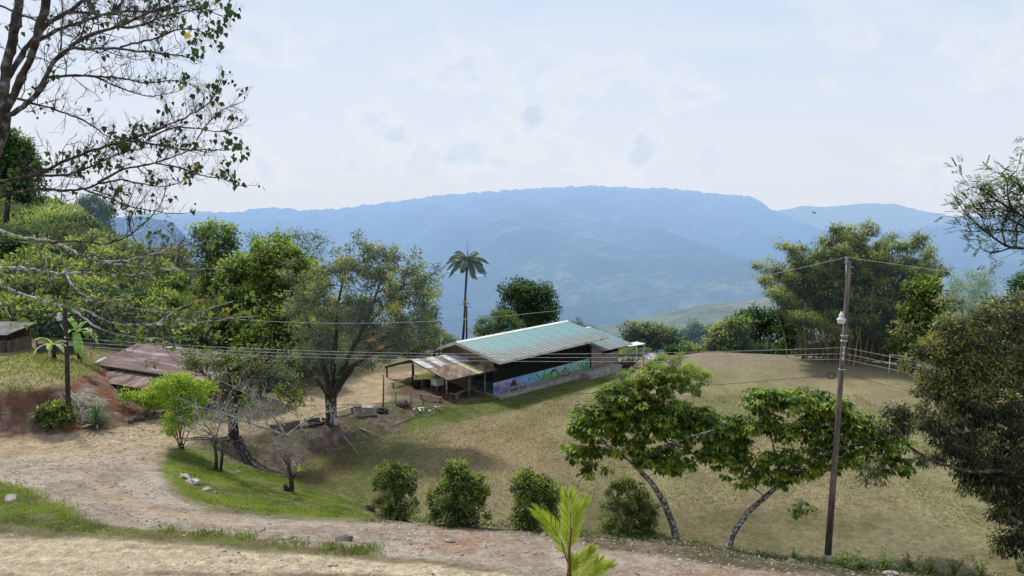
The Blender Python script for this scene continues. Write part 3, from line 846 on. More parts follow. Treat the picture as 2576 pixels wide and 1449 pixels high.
def add_leaves(mb, pos, d, nrm, L, W, tint, shape='diamond'):
    n = len(pos)
    if n == 0: return
    d = unit(d); side = unit(np.cross(d, nrm)); up = np.cross(side, d)
    T, F_ = LEAF_SHAPES[shape]
    L = np.broadcast_to(L, (n,)); W = np.broadcast_to(W, (n,))
    v = (pos[:, None] + d[:, None] * (T[None, :, 0, None] * L[:, None, None]) + side[:, None] * (T[None, :, 1, None] * W[:, None, None])
         + up[:, None] * (T[None, :, 2, None] * W[:, None, None]))
    k = len(T)
    fs = np.concatenate([np.arange(n)[:, None] * k + np.array(f)[None] for f in F_])
    mb.add(v.reshape(-1, 3), fs, np.repeat(np.clip(tint, 0, 1), k))


class Skel:
    """branch skeleton: trunks by hand, limbs grown to reach every clump"""
    def __init__(self, rng):
        self.p, self.par, self.fix, self.chains, self.rng = [], [], [], [], rng

    def trunk(self, pts, rad, parent=-1, seg=0.5):
        pts = [np.asarray(q, float) for q in pts]
        rad = list(rad)
        out_p, out_r = [pts[0]], [rad[0]]
        for i in range(len(pts) - 1):
            m_ = max(1, int(np.linalg.norm(pts[i + 1] - pts[i]) / seg))
            for j in range(1, m_ + 1):
                t = j / m_
                out_p.append(pts[i] * (1 - t) + pts[i + 1] * t); out_r.append(rad[i] * (1 - t) + rad[i + 1] * t)
        # smooth
        op = np.array(out_p)
        for _ in range(2):
            op[1:-1] = (op[:-2] + 2 * op[1:-1] + op[2:]) / 4
        ids = []
        for i, (q, r) in enumerate(zip(op, out_r)):
            self.p.append(q); self.par.append(parent if i == 0 else len(self.p) - 2); self.fix.append(r); ids.append(len(self.p) - 1)
        self.chains.append(([parent] if parent >= 0 else []) + ids)
        return ids

    def grow(self, targets, seg=0.6, jit=0.12, rise=0.25, minr=0.0):
        P0 = np.array(self.p)
        tg = np.asarray(targets)
        free = np.array([f is not None for f in self.fix])
        order = np.argsort(np.min(np.linalg.norm(tg[:, None] - P0[None], axis=2), axis=1))
        cap = len(self.p) + len(tg) * 14
        buf = np.zeros((cap, 3)); n = len(self.p); buf[:n] = P0
        for ti in order:
            c = tg[ti]
            dv = c - buf[:n]
            dist = np.linalg.norm(dv, axis=1) + 1e-6
            cost = dist * (1 + 1.1 * np.maximum(0, -dv[:, 2] / dist)) + (np.arange(n) < self.nofork) * 99
            i = int(np.argmin(cost)); q = buf[i].copy(); dd = dist[i]
            m_ = int(np.clip(dd / seg, 1, 12))
            ctrl = q + (c - q) * 0.5 + np.array((0, 0, dd * rise)) * (0.4 + self.rng.random())
            ids = [i]
            for j in range(1, m_ + 1):
                t = j / m_
                x = (1 - t) ** 2 * q + 2 * t * (1 - t) * ctrl + t * t * c
                if j < m_: x = x + self.rng.normal(size=3) * jit * min(1, dd / 2) * .5
                buf[n] = x; self.p.append(x); self.par.append(ids[-1]); self.fix.append(None); ids.append(n); n += 1
            self.chains.append(ids)

    nofork = 0

    def mesh(self, mb, tip=0.02, expo=0.42, sides=5, tint=None):
        n = len(self.p); wgt = np.zeros(n)
        has = np.zeros(n, bool)
        for i in range(n):
            if self.par[i] >= 0: has[self.par[i]] = True
        wgt[~has] = 1
        for i in range(n - 1, -1, -1):
            if self.par[i] >= 0: wgt[self.par[i]] += wgt[i] if wgt[i] > 0 else 0
        r = tip * np.maximum(wgt, 1) ** expo
        for i in range(n):
            if self.fix[i] is not None: r[i] = self.fix[i]
            elif self.par[i] >= 0: r[i] = min(r[i], r[self.par[i]] * .97)
        P_ = np.array(self.p)
        groups = {}
        for ch in self.chains:
            if len(ch) > 1: groups.setdefault((len(ch), self.fix[ch[-1]] is not None), []).append(ch)
        for (k, tr), lst in groups.items():
            a = np.array(lst)
            rr = r[a].copy()
            if not tr: rr[:, 0] = rr[:, min(1, k - 1)]
            mb.tubes(P_[a], rr, 8 if tr else sides)
        self.r = r
        return mb


def clump_points(blobs, rng, shell=0.55):
    """blobs: (centre, radii, count)"""
    out, nr, bi = [], [], []
    for k, (c, rad, n) in enumerate(blobs):
        d = rdir(n, rng)
        rr = shell + (1 - shell) * rng.random(n) ** 0.6
        inner = rng.random(n) < 0.22
        rr[inner] *= rng.random(inner.sum())
        out.append(np.asarray(c) + d * rr[:, None] * np.asarray(rad)); nr.append(d); bi.append(np.full(n, k))
    return np.concatenate(out), np.concatenate(nr), np.concatenate(bi)


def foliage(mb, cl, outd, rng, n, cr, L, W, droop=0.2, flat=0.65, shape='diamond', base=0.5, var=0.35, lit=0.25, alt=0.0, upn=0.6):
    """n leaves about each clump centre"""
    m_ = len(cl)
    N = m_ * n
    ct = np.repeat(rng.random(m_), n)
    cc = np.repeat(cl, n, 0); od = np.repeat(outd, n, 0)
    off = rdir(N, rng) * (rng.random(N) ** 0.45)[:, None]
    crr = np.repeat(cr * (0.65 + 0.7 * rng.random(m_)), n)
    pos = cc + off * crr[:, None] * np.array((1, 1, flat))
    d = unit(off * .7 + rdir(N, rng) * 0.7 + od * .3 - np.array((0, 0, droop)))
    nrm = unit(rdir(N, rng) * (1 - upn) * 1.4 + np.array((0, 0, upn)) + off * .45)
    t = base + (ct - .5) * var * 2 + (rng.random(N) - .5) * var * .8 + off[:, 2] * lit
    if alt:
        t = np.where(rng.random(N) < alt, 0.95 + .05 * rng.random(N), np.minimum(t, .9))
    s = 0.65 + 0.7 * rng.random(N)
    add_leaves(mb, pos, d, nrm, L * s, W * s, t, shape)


def pxblobs(lst, Y, thick=1.0, dens=1.0):
    """(px, py, rx, ry, n[, dY]) in photo units at distance Y -> world blobs"""
    out = []
    for b in lst:
        px, py, rx, ry, n = b[:5]
        y = Y + (b[5] if len(b) > 5 else 0)
        c = P(px, py, y)
        k = y / F
        out.append((c, (rx * k, max(rx, ry) * k * 0.8 * thick, ry * k), max(3, int(n * dens))))
    return out


def tree(name, label, cat, foot, trunks, blobs, leaf, bark, rng=None, n=40, cr=0.6, L=0.25, W=0.11, group=None, tip=0.02, shell=.55,
         seg=.7, rise=.2, crown_name='crown', sides=5, expo=.42, noskel=False, **kw):
    rng = rng or np.random.default_rng(sum(map(ord, label)) + int(abs(foot[0]) * 10))
    t = thing(name, label, cat, foot, 0, group)
    B = np.asarray(foot, float)
    sk = Skel(rng)
    prev = None
    for pts, rad, par in trunks:
        pr = -1 if par is None else ids_all[par[0]][par[1]]
        if prev is None: ids_all = []
        ids_all.append(sk.trunk([np.asarray(p) - B for p in pts], rad, pr)); prev = 1
    cl, od, bi = clump_points([(np.asarray(c) - B, r, k) for c, r, k in blobs], rng, shell)
    sk.grow(cl, seg, rise=rise)
    mb = MB(); sk.mesh(mb, tip, expo, sides)
    mb.build('trunk', bark, t)
    lf = MB()
    foliage(lf, cl, od, rng, n, cr, L, W, **kw)
    lf.build(crown_name, leaf, t)
    return t


def simple_tree(label, px, Y, zb, blobs, leaf, bark=BARK_DARK, name='tree', cat='tree', r0=.2, group=None, lean=0.0, fork=.35, **kw):
    """tree whose crown follows photo blobs; trunk straight below the crown centre"""
    base = P(px, 700, Y); base[2] = zb
    bl = pxblobs(blobs, Y, kw.pop('thick', 1.0), kw.pop('dens', 1.0))
    top = np.mean([b[0] for b in bl], 0)
    mid = base * (1 - fork) + top * fork + np.array((lean, 0, 0))
    return tree(name, label, cat, base, [([base - np.array((0, 0, .3)), mid, top], [r0, r0 * .75, r0 * .25], None)], bl, leaf, bark, group=group, **kw)


# ================================================================== background trees
# tall bright-green trees left of the spreading tree
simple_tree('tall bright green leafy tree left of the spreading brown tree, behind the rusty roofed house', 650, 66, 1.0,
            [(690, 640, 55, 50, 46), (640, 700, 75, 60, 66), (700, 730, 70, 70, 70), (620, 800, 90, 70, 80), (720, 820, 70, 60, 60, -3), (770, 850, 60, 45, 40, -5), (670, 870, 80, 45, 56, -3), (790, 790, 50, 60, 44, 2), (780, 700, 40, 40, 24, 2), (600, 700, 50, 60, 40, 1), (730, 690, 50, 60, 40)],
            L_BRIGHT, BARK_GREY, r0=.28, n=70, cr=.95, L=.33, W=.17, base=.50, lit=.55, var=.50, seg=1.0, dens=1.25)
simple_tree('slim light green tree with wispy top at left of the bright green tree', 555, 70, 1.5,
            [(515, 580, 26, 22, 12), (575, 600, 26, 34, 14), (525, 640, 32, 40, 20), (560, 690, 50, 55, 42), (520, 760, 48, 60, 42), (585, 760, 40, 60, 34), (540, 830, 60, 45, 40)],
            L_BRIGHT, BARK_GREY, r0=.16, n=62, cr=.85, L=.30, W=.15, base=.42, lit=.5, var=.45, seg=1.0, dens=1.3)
simple_tree('tall thin tree with sparse feathery top between the bright green tree and the spreading tree', 740, 72, 1.0,
            [(635, 600, 20, 26, 8), (705, 595, 26, 22, 12), (745, 605, 26, 22, 10), (790, 612, 26, 26, 10), (815, 600, 22, 14, 5), (775, 660, 40, 40, 20), (650, 640, 25, 25, 8)],
            L_OLIVE, BARK_GREY, r0=.14, n=42, cr=.8, L=.22, W=.09, base=.38, lit=.1, seg=1.0)

# spreading brown-green tree with a whitish patched trunk
base = G(833, 1066)
Yb = base[1]
tp = lambda px, py, dy=0: P(px, py, Yb + dy)
trunks = [([base - (0, 0, .3), tp(833, 1030), tp(832, 995)], [.42, .40, .42], None)]
stems = [[(832, 1000, 0), (800, 955, .5), (765, 915, 1), (735, 880, 1.5)], [(830, 1000, 0), (822, 940, 0), (790, 860, .5), (770, 790, 1), (745, 720, 2)],
         [(833, 1000, 0), (838, 930, -.5), (845, 850, -.5), (850, 760, 0), (870, 680, 0)], [(836, 1000, 0), (858, 940, -.5), (890, 870, -1.5), (930, 790, -2), (960, 700, -2)],
         [(838, 1000, 0), (866, 950, .5), (920, 890, 1.5), (990, 840, 2), (1050, 800, 3)], [(834, 1000, 0), (850, 930, 1.5), (900, 840, 3), (960, 780, 4), (1010, 720, 4)], [(834, 1000, 0), (870, 930, -1.5), (950, 880, -3.5), (1010, 860, -4)]]
for s in stems:
    trunks.append(([tp(*q) for q in s], np.linspace(.24, .05, len(s)), (0, -1)))
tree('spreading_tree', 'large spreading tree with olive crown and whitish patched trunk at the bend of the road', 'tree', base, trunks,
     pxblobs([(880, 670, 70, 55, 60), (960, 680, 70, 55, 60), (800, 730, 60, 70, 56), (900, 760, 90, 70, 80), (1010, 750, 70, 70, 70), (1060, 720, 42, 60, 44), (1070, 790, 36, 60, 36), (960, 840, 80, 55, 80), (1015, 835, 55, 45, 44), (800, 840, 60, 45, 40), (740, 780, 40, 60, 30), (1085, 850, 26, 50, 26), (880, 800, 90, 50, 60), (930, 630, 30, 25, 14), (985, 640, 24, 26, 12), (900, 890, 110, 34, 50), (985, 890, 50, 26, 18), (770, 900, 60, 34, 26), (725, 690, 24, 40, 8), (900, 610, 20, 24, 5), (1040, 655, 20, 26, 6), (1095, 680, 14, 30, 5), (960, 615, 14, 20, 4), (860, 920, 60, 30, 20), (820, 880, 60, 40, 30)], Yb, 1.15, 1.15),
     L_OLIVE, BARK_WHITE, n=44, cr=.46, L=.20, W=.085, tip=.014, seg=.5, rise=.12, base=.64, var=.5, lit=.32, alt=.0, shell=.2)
# yellow moss hanging in that tree
rng = np.random.default_rng(4)
mt = MB()
hb = pxblobs([(985, 770, 34, 50, 9), (1090, 730, 16, 40, 5), (870, 715, 16, 34, 3), (1000, 690, 40, 20, 4)], Yb - 3.2, .5)
cl, od, _ = clump_points(hb, rng, .5)
foliage(mt, cl, od, rng, 34, .36, .18, .04, droop=1.6, flat=1.5, base=.5, var=.3, lit=.1)
tag(mt.build('hanging_moss', leaf_mat('moss_yellow', [(0, (.08, .085, .02)), (.6, (.20, .19, .03)), (1, (.36, .31, .05))], .25)), 'yellow green moss hanging in the crown of the large spreading tree', 'moss', kind='stuff')
for (px, py, dy, lab) in [(935, 860, -4, 'reddish bromeliad on the right limbs of the spreading tree, middle of the group'), (955, 880, -4, 'reddish bromeliad on the right limbs of the spreading tree, lowest right'), (905, 905, -3, 'bromeliad on the spreading tree just above the low wires'), (965, 845, -3, 'bromeliad highest on the right limb of the spreading tree')]:
    br = MB(); c = tp(px, py, dy); k = 34
    d = rdir(k, rng); d[:, 2] = np.abs(d[:, 2])
    add_leaves(br, np.zeros((k, 3)), d, rdir(k, rng), .32 + .25 * rng.random(k), .05, rng.random(k), 'lance')
    o = br.build('bromeliad', L_BROM); o.location = tuple(c); tag(o, lab, 'plant', 'bromeliads on the spreading tree')

# dark understory behind that tree and the shelter
for i, (px, Y, zb, bl, lab) in enumerate([
        (900, 76, .8, [(880, 880, 60, 40, 40), (930, 900, 50, 35, 30), (850, 910, 40, 30, 20)], 'dark shrubby tree behind the trunk of the large spreading tree'),
        (1000, 78, .8, [(990, 880, 55, 45, 40), (1040, 885, 40, 40, 30), (960, 910, 35, 25, 16)], 'dark shrubby tree behind the open shelter with the rusty roof'),
        (1110, 84, .3, [(1100, 850, 34, 28, 26), (1075, 870, 30, 30, 20), (1130, 865, 26, 20, 16)], 'leafy green bush behind the left end of the teal roof'),
        (1060, 80, .5, [(1050, 830, 30, 34, 20), (1080, 800, 22, 26, 10)], 'thin twiggy grey green tree left of the tall palm'),
        (780, 74, 1.0, [(770, 900, 45, 40, 30), (720, 905, 45, 40, 30), (800, 870, 40, 40, 20)], 'dark green tree behind the left limbs of the large spreading tree')]):
    simple_tree(lab, px, Y, zb, bl, L_DARK if i not in (2, 3) else L_THICK, r0=.12, n=60, cr=.8, L=.26, W=.12, base=.35 + .15 * (i == 2), seg=1.0)

# round dark tree behind the hall, lighter bush in front of it
simple_tree('round dark green broadleaf tree behind the teal roofed hall', 1345, 92, -2.5,
            [(1310, 730, 42, 30, 40), (1350, 740, 42, 34, 44), (1295, 770, 40, 36, 34), (1355, 780, 46, 36, 46), (1380, 790, 24, 30, 18), (1330, 800, 55, 26, 36), (1280, 735, 26, 24, 10)],
            L_DARK, BARK_GREY, r0=.3, n=80, cr=.95, L=.30, W=.15, base=.42, lit=.3, seg=1.2)
simple_tree('lighter green bushy tree in front of the round dark tree behind the hall', 1255, 86, -1,
            [(1260, 800, 30, 22, 22), (1225, 820, 26, 20, 18), (1275, 822, 36, 20, 22), (1215, 840, 30, 16, 14)],
            L_BRIGHT, BARK_GREY, r0=.14, n=60, cr=.7, L=.26, W=.12, base=.45, seg=1.)

# trees beyond the far edge of the field
far = [(1640, 88, -1, [(1600, 838, 36, 24, 30), (1650, 845, 46, 26, 40), (1690, 850, 26, 20, 16), (1620, 860, 50, 18, 24)], 'low rounded olive tree just right of the hall beyond the field', L_THICK, .34),
       (1750, 100, -3, [(1745, 830, 24, 22, 20), (1730, 850, 28, 20, 18), (1770, 845, 24, 20, 14)], 'small dark tree beyond the field left of the rounded shrub trees', L_HAZY, .35),
       (1845, 84, -.5, [(1830, 840, 42, 30, 40), (1800, 862, 26, 18, 16), (1860, 820, 34, 26, 26), (1850, 865, 44, 16, 22)], 'rounded yellow green shrub tree with spreading top beyond the field', L_THICK, .52),
       (1920, 86, -.5, [(1905, 795, 34, 22, 26), (1880, 810, 36, 18, 20), (1940, 810, 26, 26, 18), (1915, 840, 40, 20, 16)], 'dark flat topped tree beyond the field left of the bamboo', L_DARK, .42),
       (1990, 84, -.5, [(1985, 800, 34, 30, 34), (1985, 840, 44, 28, 40), (1990, 775, 20, 16, 8)], 'blue green dense tree at the left foot of the bamboo clump', L_DARK, .36),
       (2310, 70, -.3, [(2320, 730, 42, 32, 36), (2330, 780, 50, 36, 46), (2290, 800, 34, 36, 26), (2350, 830, 40, 36, 30), (2310, 850, 36, 26, 20)], 'glossy green broadleaf tree right of the bamboo clump', L_BRIGHT, .34),
       (2280, 72, -.2, [(2275, 870, 30, 18, 14), (2250, 880, 20, 16, 8), (2320, 880, 30, 18, 14)], 'small bright shrub tree below the broadleaf tree behind the goal', L_BRIGHT, .5)]
for px, Y, zb, bl, lab, lm, bs in far:
    simple_tree(lab, px, Y, zb, bl, lm, r0=.16, n=52, cr=.85, L=.36, W=.17, base=bs, lit=.5, var=.42, seg=1.0, dens=1.15)
simple_tree('pale yellow green bamboo grove at right behind the broadleaf tree', 2440, 88, -2,
            [(2400, 720, 20, 30, 14), (2440, 715, 20, 34, 16), (2480, 710, 22, 30, 16), (2420, 760, 34, 36, 26), (2480, 760, 40, 40, 30), (2530, 770, 40, 40, 26), (2450, 810, 60, 30, 30)],
            L_PALEB, BARK_BAMBOO, name='bamboo_grove', cat='bamboo', r0=.1, n=50, cr=.9, L=.34, W=.09, base=.5, seg=1.2)
simple_tree('dark rounded tree cut by the right edge of the photo above the yellow flecked tree', 2600, 62, -1,
            [(2575, 715, 26, 30, 26), (2610, 740, 46, 46, 40)], L_DARK, r0=.25, n=70, cr=.7, L=.25, W=.12, base=.5, seg=1.)
# low green strip behind the goal and field edge
for i, (px, Y, lab) in enumerate([(2370, 78, 'low bright green bush behind the football goal'), (1580, 84, 'low bush behind the right end of the hall'), (2080, 86, 'dark bush at the left side of the bamboo stems'), (2210, 84, 'dark bush behind the right bamboo stems'), (1450, 92, 'pale leafy bush behind the ridge of the teal roof')]):
    bl = [(px, 890 if i != 4 else 830, 36, 22, 26), (px + 30, 895 if i != 4 else 838, 30, 18, 16)]
    simple_tree(lab, px, Y, -.6, bl, [L_BRIGHT, L_THICK, L_DARK, L_DARK, L_HAZY][i], name='bush', cat='bush', r0=.06, n=60, cr=.6, L=.25, W=.12, base=.45, seg=1.)

for q, px in enumerate([1705, 1745, 1785, 1830, 1880, 1925, 1965, 2010, 2050, 2085]):
    simple_tree('low dark green bush in the hedge along the far edge of the field', px, 82.5 + (q % 3) * .7, -1.2, [(px, 884 - (q * 7) % 9, 26, 14, 18), (px + 16, 889, 22, 10, 12)], [L_DARK, L_THICK, L_THICK][q % 3], name='bush', cat='bush', r0=.05, n=52, cr=.6, L=.30, W=.15, base=.42 + .1 * (q % 2), var=.4, lit=.5, seg=.8, group='hedge bushes along the far field edge')

# ------------------------------------------------------------------ left hillside: ferns, thicket and single trees
simple_tree('big dark tree on the hilltop behind the overhanging branches at left', 20, 90, 12,
            [(30, 380, 46, 46, 60), (-20, 360, 60, 50, 60), (60, 430, 40, 40, 40), (0, 450, 70, 40, 60), (70, 480, 30, 24, 14)], L_DARK, r0=.4, n=70, cr=1.1, L=.40, W=.2, base=.42, lit=.5, var=.4, seg=1.3, thick=.8)
simple_tree('hazy round tree on the hill slope left of the mountain', 245, 125, 12,
            [(235, 520, 30, 24, 30), (262, 540, 26, 26, 24), (215, 505, 18, 14, 8), (250, 565, 24, 24, 18)], L_HAZY, r0=.25, n=70, cr=1.1, L=.4, W=.2, base=.5, seg=1.5)
# fern covered slope
rng = np.random.default_rng(12)
fern = MB()
N = 26000
px = rng.uniform(-120, 330, N); s_ = rng.uniform(.2, 1.02, N)
top = np.interp(px, [-120, 0, 60, 153, 191, 246, 290, 330], [430, 480, 496, 512, 530, 563, 592, 640])
py = top + (1 - s_) * 260
Yf = 72 + 40 * np.clip(s_, 0, 1) ** 1.0
pts = np.array([P(a, b, c) for a, b, c in zip(px, py, Yf)])
tn = fbm(pts[:, 0] * .25, pts[:, 2] * .4, 5, 4)
keep = tn > .3
pts, tn = pts[keep], tn[keep]; N = len(pts)
d = unit(rdir(N, rng) * .8 + np.array((.4, -.6, .1))); nr = unit(rdir(N, rng) * .5 + np.array((0, -.3, 1)))
add_leaves(fern, pts + rdir(N, rng) * .3, d, nr, .9 + .5 * rng.random(N), .28, np.clip((tn - .3) * 1.9, .1, 1) + .25 * (rng.random(N) - .5), 'lance')
tag(fern.build('fern_cover', L_FERN), 'pale green ferns covering the sunlit slope at left', 'ferns', kind='stuff')

thk = [(40, 96, 40, 600, 60, 40, L_THICK, .4, 'bushy tree low on the fern slope at the left edge'), (130, 92, 120, 640, 55, 34, L_THICK, .5, 'olive bush under the fern slope'),
       (240, 100, 240, 620, 50, 36, L_OLIVE, .45, 'brownish green bushy tree on the slope below the hazy round tree'), (300, 96, 310, 640, 50, 36, L_OLIVE, .5, 'brown tinged bushy tree at the foot of the slope'),
       (180, 84, 190, 700, 60, 40, L_THICK, .42, 'mid green tree in the thicket below the slope'), (80, 80, 70, 720, 70, 46, L_THICK, .38, 'dark green tree in the thicket at the left edge'),
       (300, 82, 300, 715, 60, 44, L_DARK, .4, 'dark bushy tree in the middle of the thicket'), (390, 84, 385, 690, 55, 44, L_THICK, .5, 'green tree in the thicket left of the slim wispy tree'),
       (440, 80, 440, 740, 50, 50, L_BRIGHT, .34, 'fresh green tree at the right end of the thicket'), (350, 74, 350, 775, 70, 40, L_DARK, .34, 'dark tree just above the rusty house roof'),
       (440, 70, 440, 820, 60, 40, L_OLIVE, .42, 'brownish bush above the right end of the house roof'), (250, 70, 255, 790, 60, 40, L_THICK, .5, 'green shrub tree behind the banana plants'),
       (120, 68, 125, 800, 60, 36, L_THICK, .55, 'leafy yellow green shrub behind the left lamp pole'), (30, 72, 30, 790, 50, 34, L_BRIGHT, .45, 'bright green shrub behind the wooden shack'),
       (400, 100, 420, 650, 50, 30, L_OLIVE, .62, 'pale straw coloured bush below the mountain spur'), (470, 78, 470, 860, 50, 40, L_DARK, .45, 'dark bush between the house and the bright green tree'),
       (200, 64, 205, 850, 40, 24, L_THICK, .5, 'low green bush behind the banana plants'), (300, 62, 310, 845, 50, 22, L_THICK, .6, 'light green bush along the back of the rusty roof')]
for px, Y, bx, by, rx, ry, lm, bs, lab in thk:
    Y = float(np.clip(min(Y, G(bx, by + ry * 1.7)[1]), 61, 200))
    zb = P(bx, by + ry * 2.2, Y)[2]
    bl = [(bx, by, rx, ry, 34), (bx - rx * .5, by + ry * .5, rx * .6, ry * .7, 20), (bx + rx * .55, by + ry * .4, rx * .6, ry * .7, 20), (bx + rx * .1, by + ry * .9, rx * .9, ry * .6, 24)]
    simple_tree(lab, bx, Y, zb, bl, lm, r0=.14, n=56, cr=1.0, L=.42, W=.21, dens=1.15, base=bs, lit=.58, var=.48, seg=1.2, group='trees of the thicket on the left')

rng0 = np.random.default_rng(303)
for q in range(34):
    bx = rng0.uniform(-40, 500); f_ = rng0.random()
    by = np.interp(bx, [-40, 250, 500], [600, 640, 720]) * (1 - f_) + np.interp(bx, [-40, 250, 500], [800, 850, 870]) * f_
    Y = 100 - 36 * f_
    rx, ry = rng0.uniform(38, 62), rng0.uniform(30, 46)
    lm = [L_THICK, L_THICK, L_DARK, L_OLIVE, L_BRIGHT][q % 5]
    Y = float(np.clip(min(Y, G(bx, by + ry * 1.7)[1]), 61, 200))
    zb = P(bx, by + ry * 2.2, Y)[2]
    bl = [(bx, by, rx, ry, 30), (bx - rx * .5, by + ry * .5, rx * .6, ry * .7, 16), (bx + rx * .55, by + ry * .4, rx * .6, ry * .7, 16), (bx + rx * .1, by + ry * 1.0, rx * .9, ry * .7, 22)]
    simple_tree(['mid green bushy tree packed into the thicket on the left hillside', 'mid green bushy tree packed into the thicket on the left hillside', 'dark green bushy tree packed into the thicket on the left hillside', 'brownish bushy tree packed into the thicket on the left hillside', 'fresh green bushy tree packed into the thicket on the left hillside'][q % 5],
                bx, Y, zb, bl, lm, r0=.12, n=56, cr=1.0, L=.42, W=.21, dens=1.2, base=[.5, .62, .45, .5, .42][q % 5], lit=.60, var=.5, seg=1.3, group=['mid green trees packed in the thicket', 'mid green trees packed in the thicket', 'dark trees packed in the thicket', 'brownish trees packed in the thicket', 'fresh green trees packed in the thicket'][q % 5])

# ------------------------------------------------------------------ bamboo clump
def bamboo():
    rng = np.random.default_rng(31)
    base = P(2160, 905, 76); base[2] = -.1
    t = thing('bamboo_clump', 'huge clump of giant bamboo with arching feathery tops beyond the far corner of the field', 'bamboo', base)
    wood, lf = MB(), MB()
    tops = [(1905, 655), (1915, 690), (1930, 720), (1960, 600), (1990, 640), (1985, 690), (2010, 610), (2040, 660), (2060, 610), (2095, 560), (2130, 555), (2120, 600), (2160, 570), (2200, 565), (2190, 610), (2230, 600), (2250, 640), (2280, 600), (2320, 585), (2300, 640), (2340, 610), (2350, 650), (2380, 670), (2330, 690),
            (2080, 640), (2140, 640), (2050, 700), (2110, 680), (2170, 680), (2230, 690), (2280, 720), (2020, 740), (1960, 730), (2090, 730), (2150, 740), (2210, 740), (1925, 640), (1950, 665), (2070, 590), (2150, 600), (2250, 570), (2210, 650), (2020, 650), (2350, 700), (2290, 670), (2120, 575), (2185, 550), (2000, 780), (2250, 790), (2100, 780), (2180, 790)]
    for k, (tx, ty) in enumerate(tops):
        b0 = np.array((rng.normal(0, 2.6) + (tx - 2150) * .010, rng.normal(0, 1.4), 0.))
        tip = P(tx, ty, 76 + rng.normal(0, 3)) - base
        tip[2] -= .3
        out = tip - b0; out[2] = 0
        h = tip[2]
        ts = np.linspace(0, 1, 12)
        path = np.stack([b0[0] + out[0] * ts ** 1.8, b0[1] + out[1] * ts ** 1.8, h * 1.13 * (ts - .12 * ts ** 4 / .85)], -1)
        path[:, 2] *= h / max(path[-1, 2], .1)
        wood.tubes(path[None], np.linspace(.085, .015, 12)[None], 5)
        n = 34
        tt = rng.uniform(.42, 1.0, n) ** .9
        c = np.stack([np.interp(tt, ts, path[:, q]) for q in range(3)], -1)
        o = rdir(n, rng); o[:, 2] = o[:, 2] * .4 - .1
        c = c + o * (1.35 * (1.15 - tt))[:, None] * 1.1
        foliage(lf, c, o, rng, 52, .80, .42, .10, droop=.35, flat=.5, base=.44 + .24 * rng.random(), var=.36, lit=.5, upn=.7)
    # inner dark culms
    for k in range(70):
        x = rng.normal(0, 3.0); y = rng.normal(0, 1.2)
        h = rng.uniform(5, 9)
        ts = np.linspace(0, 1, 6)
        path = np.stack([x + x * .35 * ts ** 1.6 + rng.normal(0, .3) * ts, y + rng.normal(0, .3) * ts, h * ts], -1)
        wood.tubes(path[None], np.linspace(.07, .04, 6)[None], 5, tint=rng.random())
    cl, od, _ = clump_points([((-.5, .5, 8.2), (8.2, 3, 3.2), 330), ((0, 1, 6.2), (5.5, 2.8, 2.8), 160), ((-3, .5, 4.6), (3, 2, 1.6), 40), ((4, .5, 3.2), (3, 2, 2), 60), ((0, 1.2, 2.0), (4.5, 1.2, 1.6), 70), ((-5.5, .5, 2.0), (1.2, 1, 1.6), 16)], rng, .4)
    foliage(lf, cl, od, rng, 50, .95, .42, .11, droop=.4, flat=.6, base=.36, var=.36, lit=.5)
    wood.build('trunk', BARK_BAMBOO, t); lf.build('crown', L_BAMBOO, t)


bamboo()


# ------------------------------------------------------------------ tall palm and the bare pole beside it
def frond(mb, wood, p0, d0, length, droop, nl, ll, lw, rng, tint=.5, hang=.5, spread=.9):
    n = 12
    p, d = np.array(p0, float), unit(np.array(d0, float))
    pts = [p.copy()]
    for i in range(n):
        d = unit(d + np.array((0, 0, -droop / n)))
        p = p + d * length / n
        pts.append(p.copy())
    pts = np.array(pts)
    if wood is not None: wood.tubes(pts[None], np.linspace(lw * .6, lw * .15, n + 1)[None], 4)
    t = np.linspace(.12, 1, nl)
    c = np.stack([np.interp(t * n, np.arange(n + 1), pts[:, q]) for q in range(3)], -1)
    tg = unit(np.stack([np.interp(t * n, np.arange(n + 1), np.gradient(pts[:, q])) for q in range(3)], -1))
    side = unit(np.cross(tg, (0, 0, 1)))
    upv = np.cross(side, tg)
    for s in (-1, 1):
        dd = unit(side * s * spread + tg * .55 - np.array((0, 0, hang)) + upv * .1 + rdir(nl, rng) * .1)
        prof = ll * (0.35 + .75 * np.sin(np.clip(t * .95 + .08, 0, 1) * PI) ** .7)
        add_leaves(mb, c, dd, upv + side * s * .3, prof * (0.85 + .3 * rng.random(nl)), lw, tint + .35 * (rng.random(nl) - .5), 'lance')


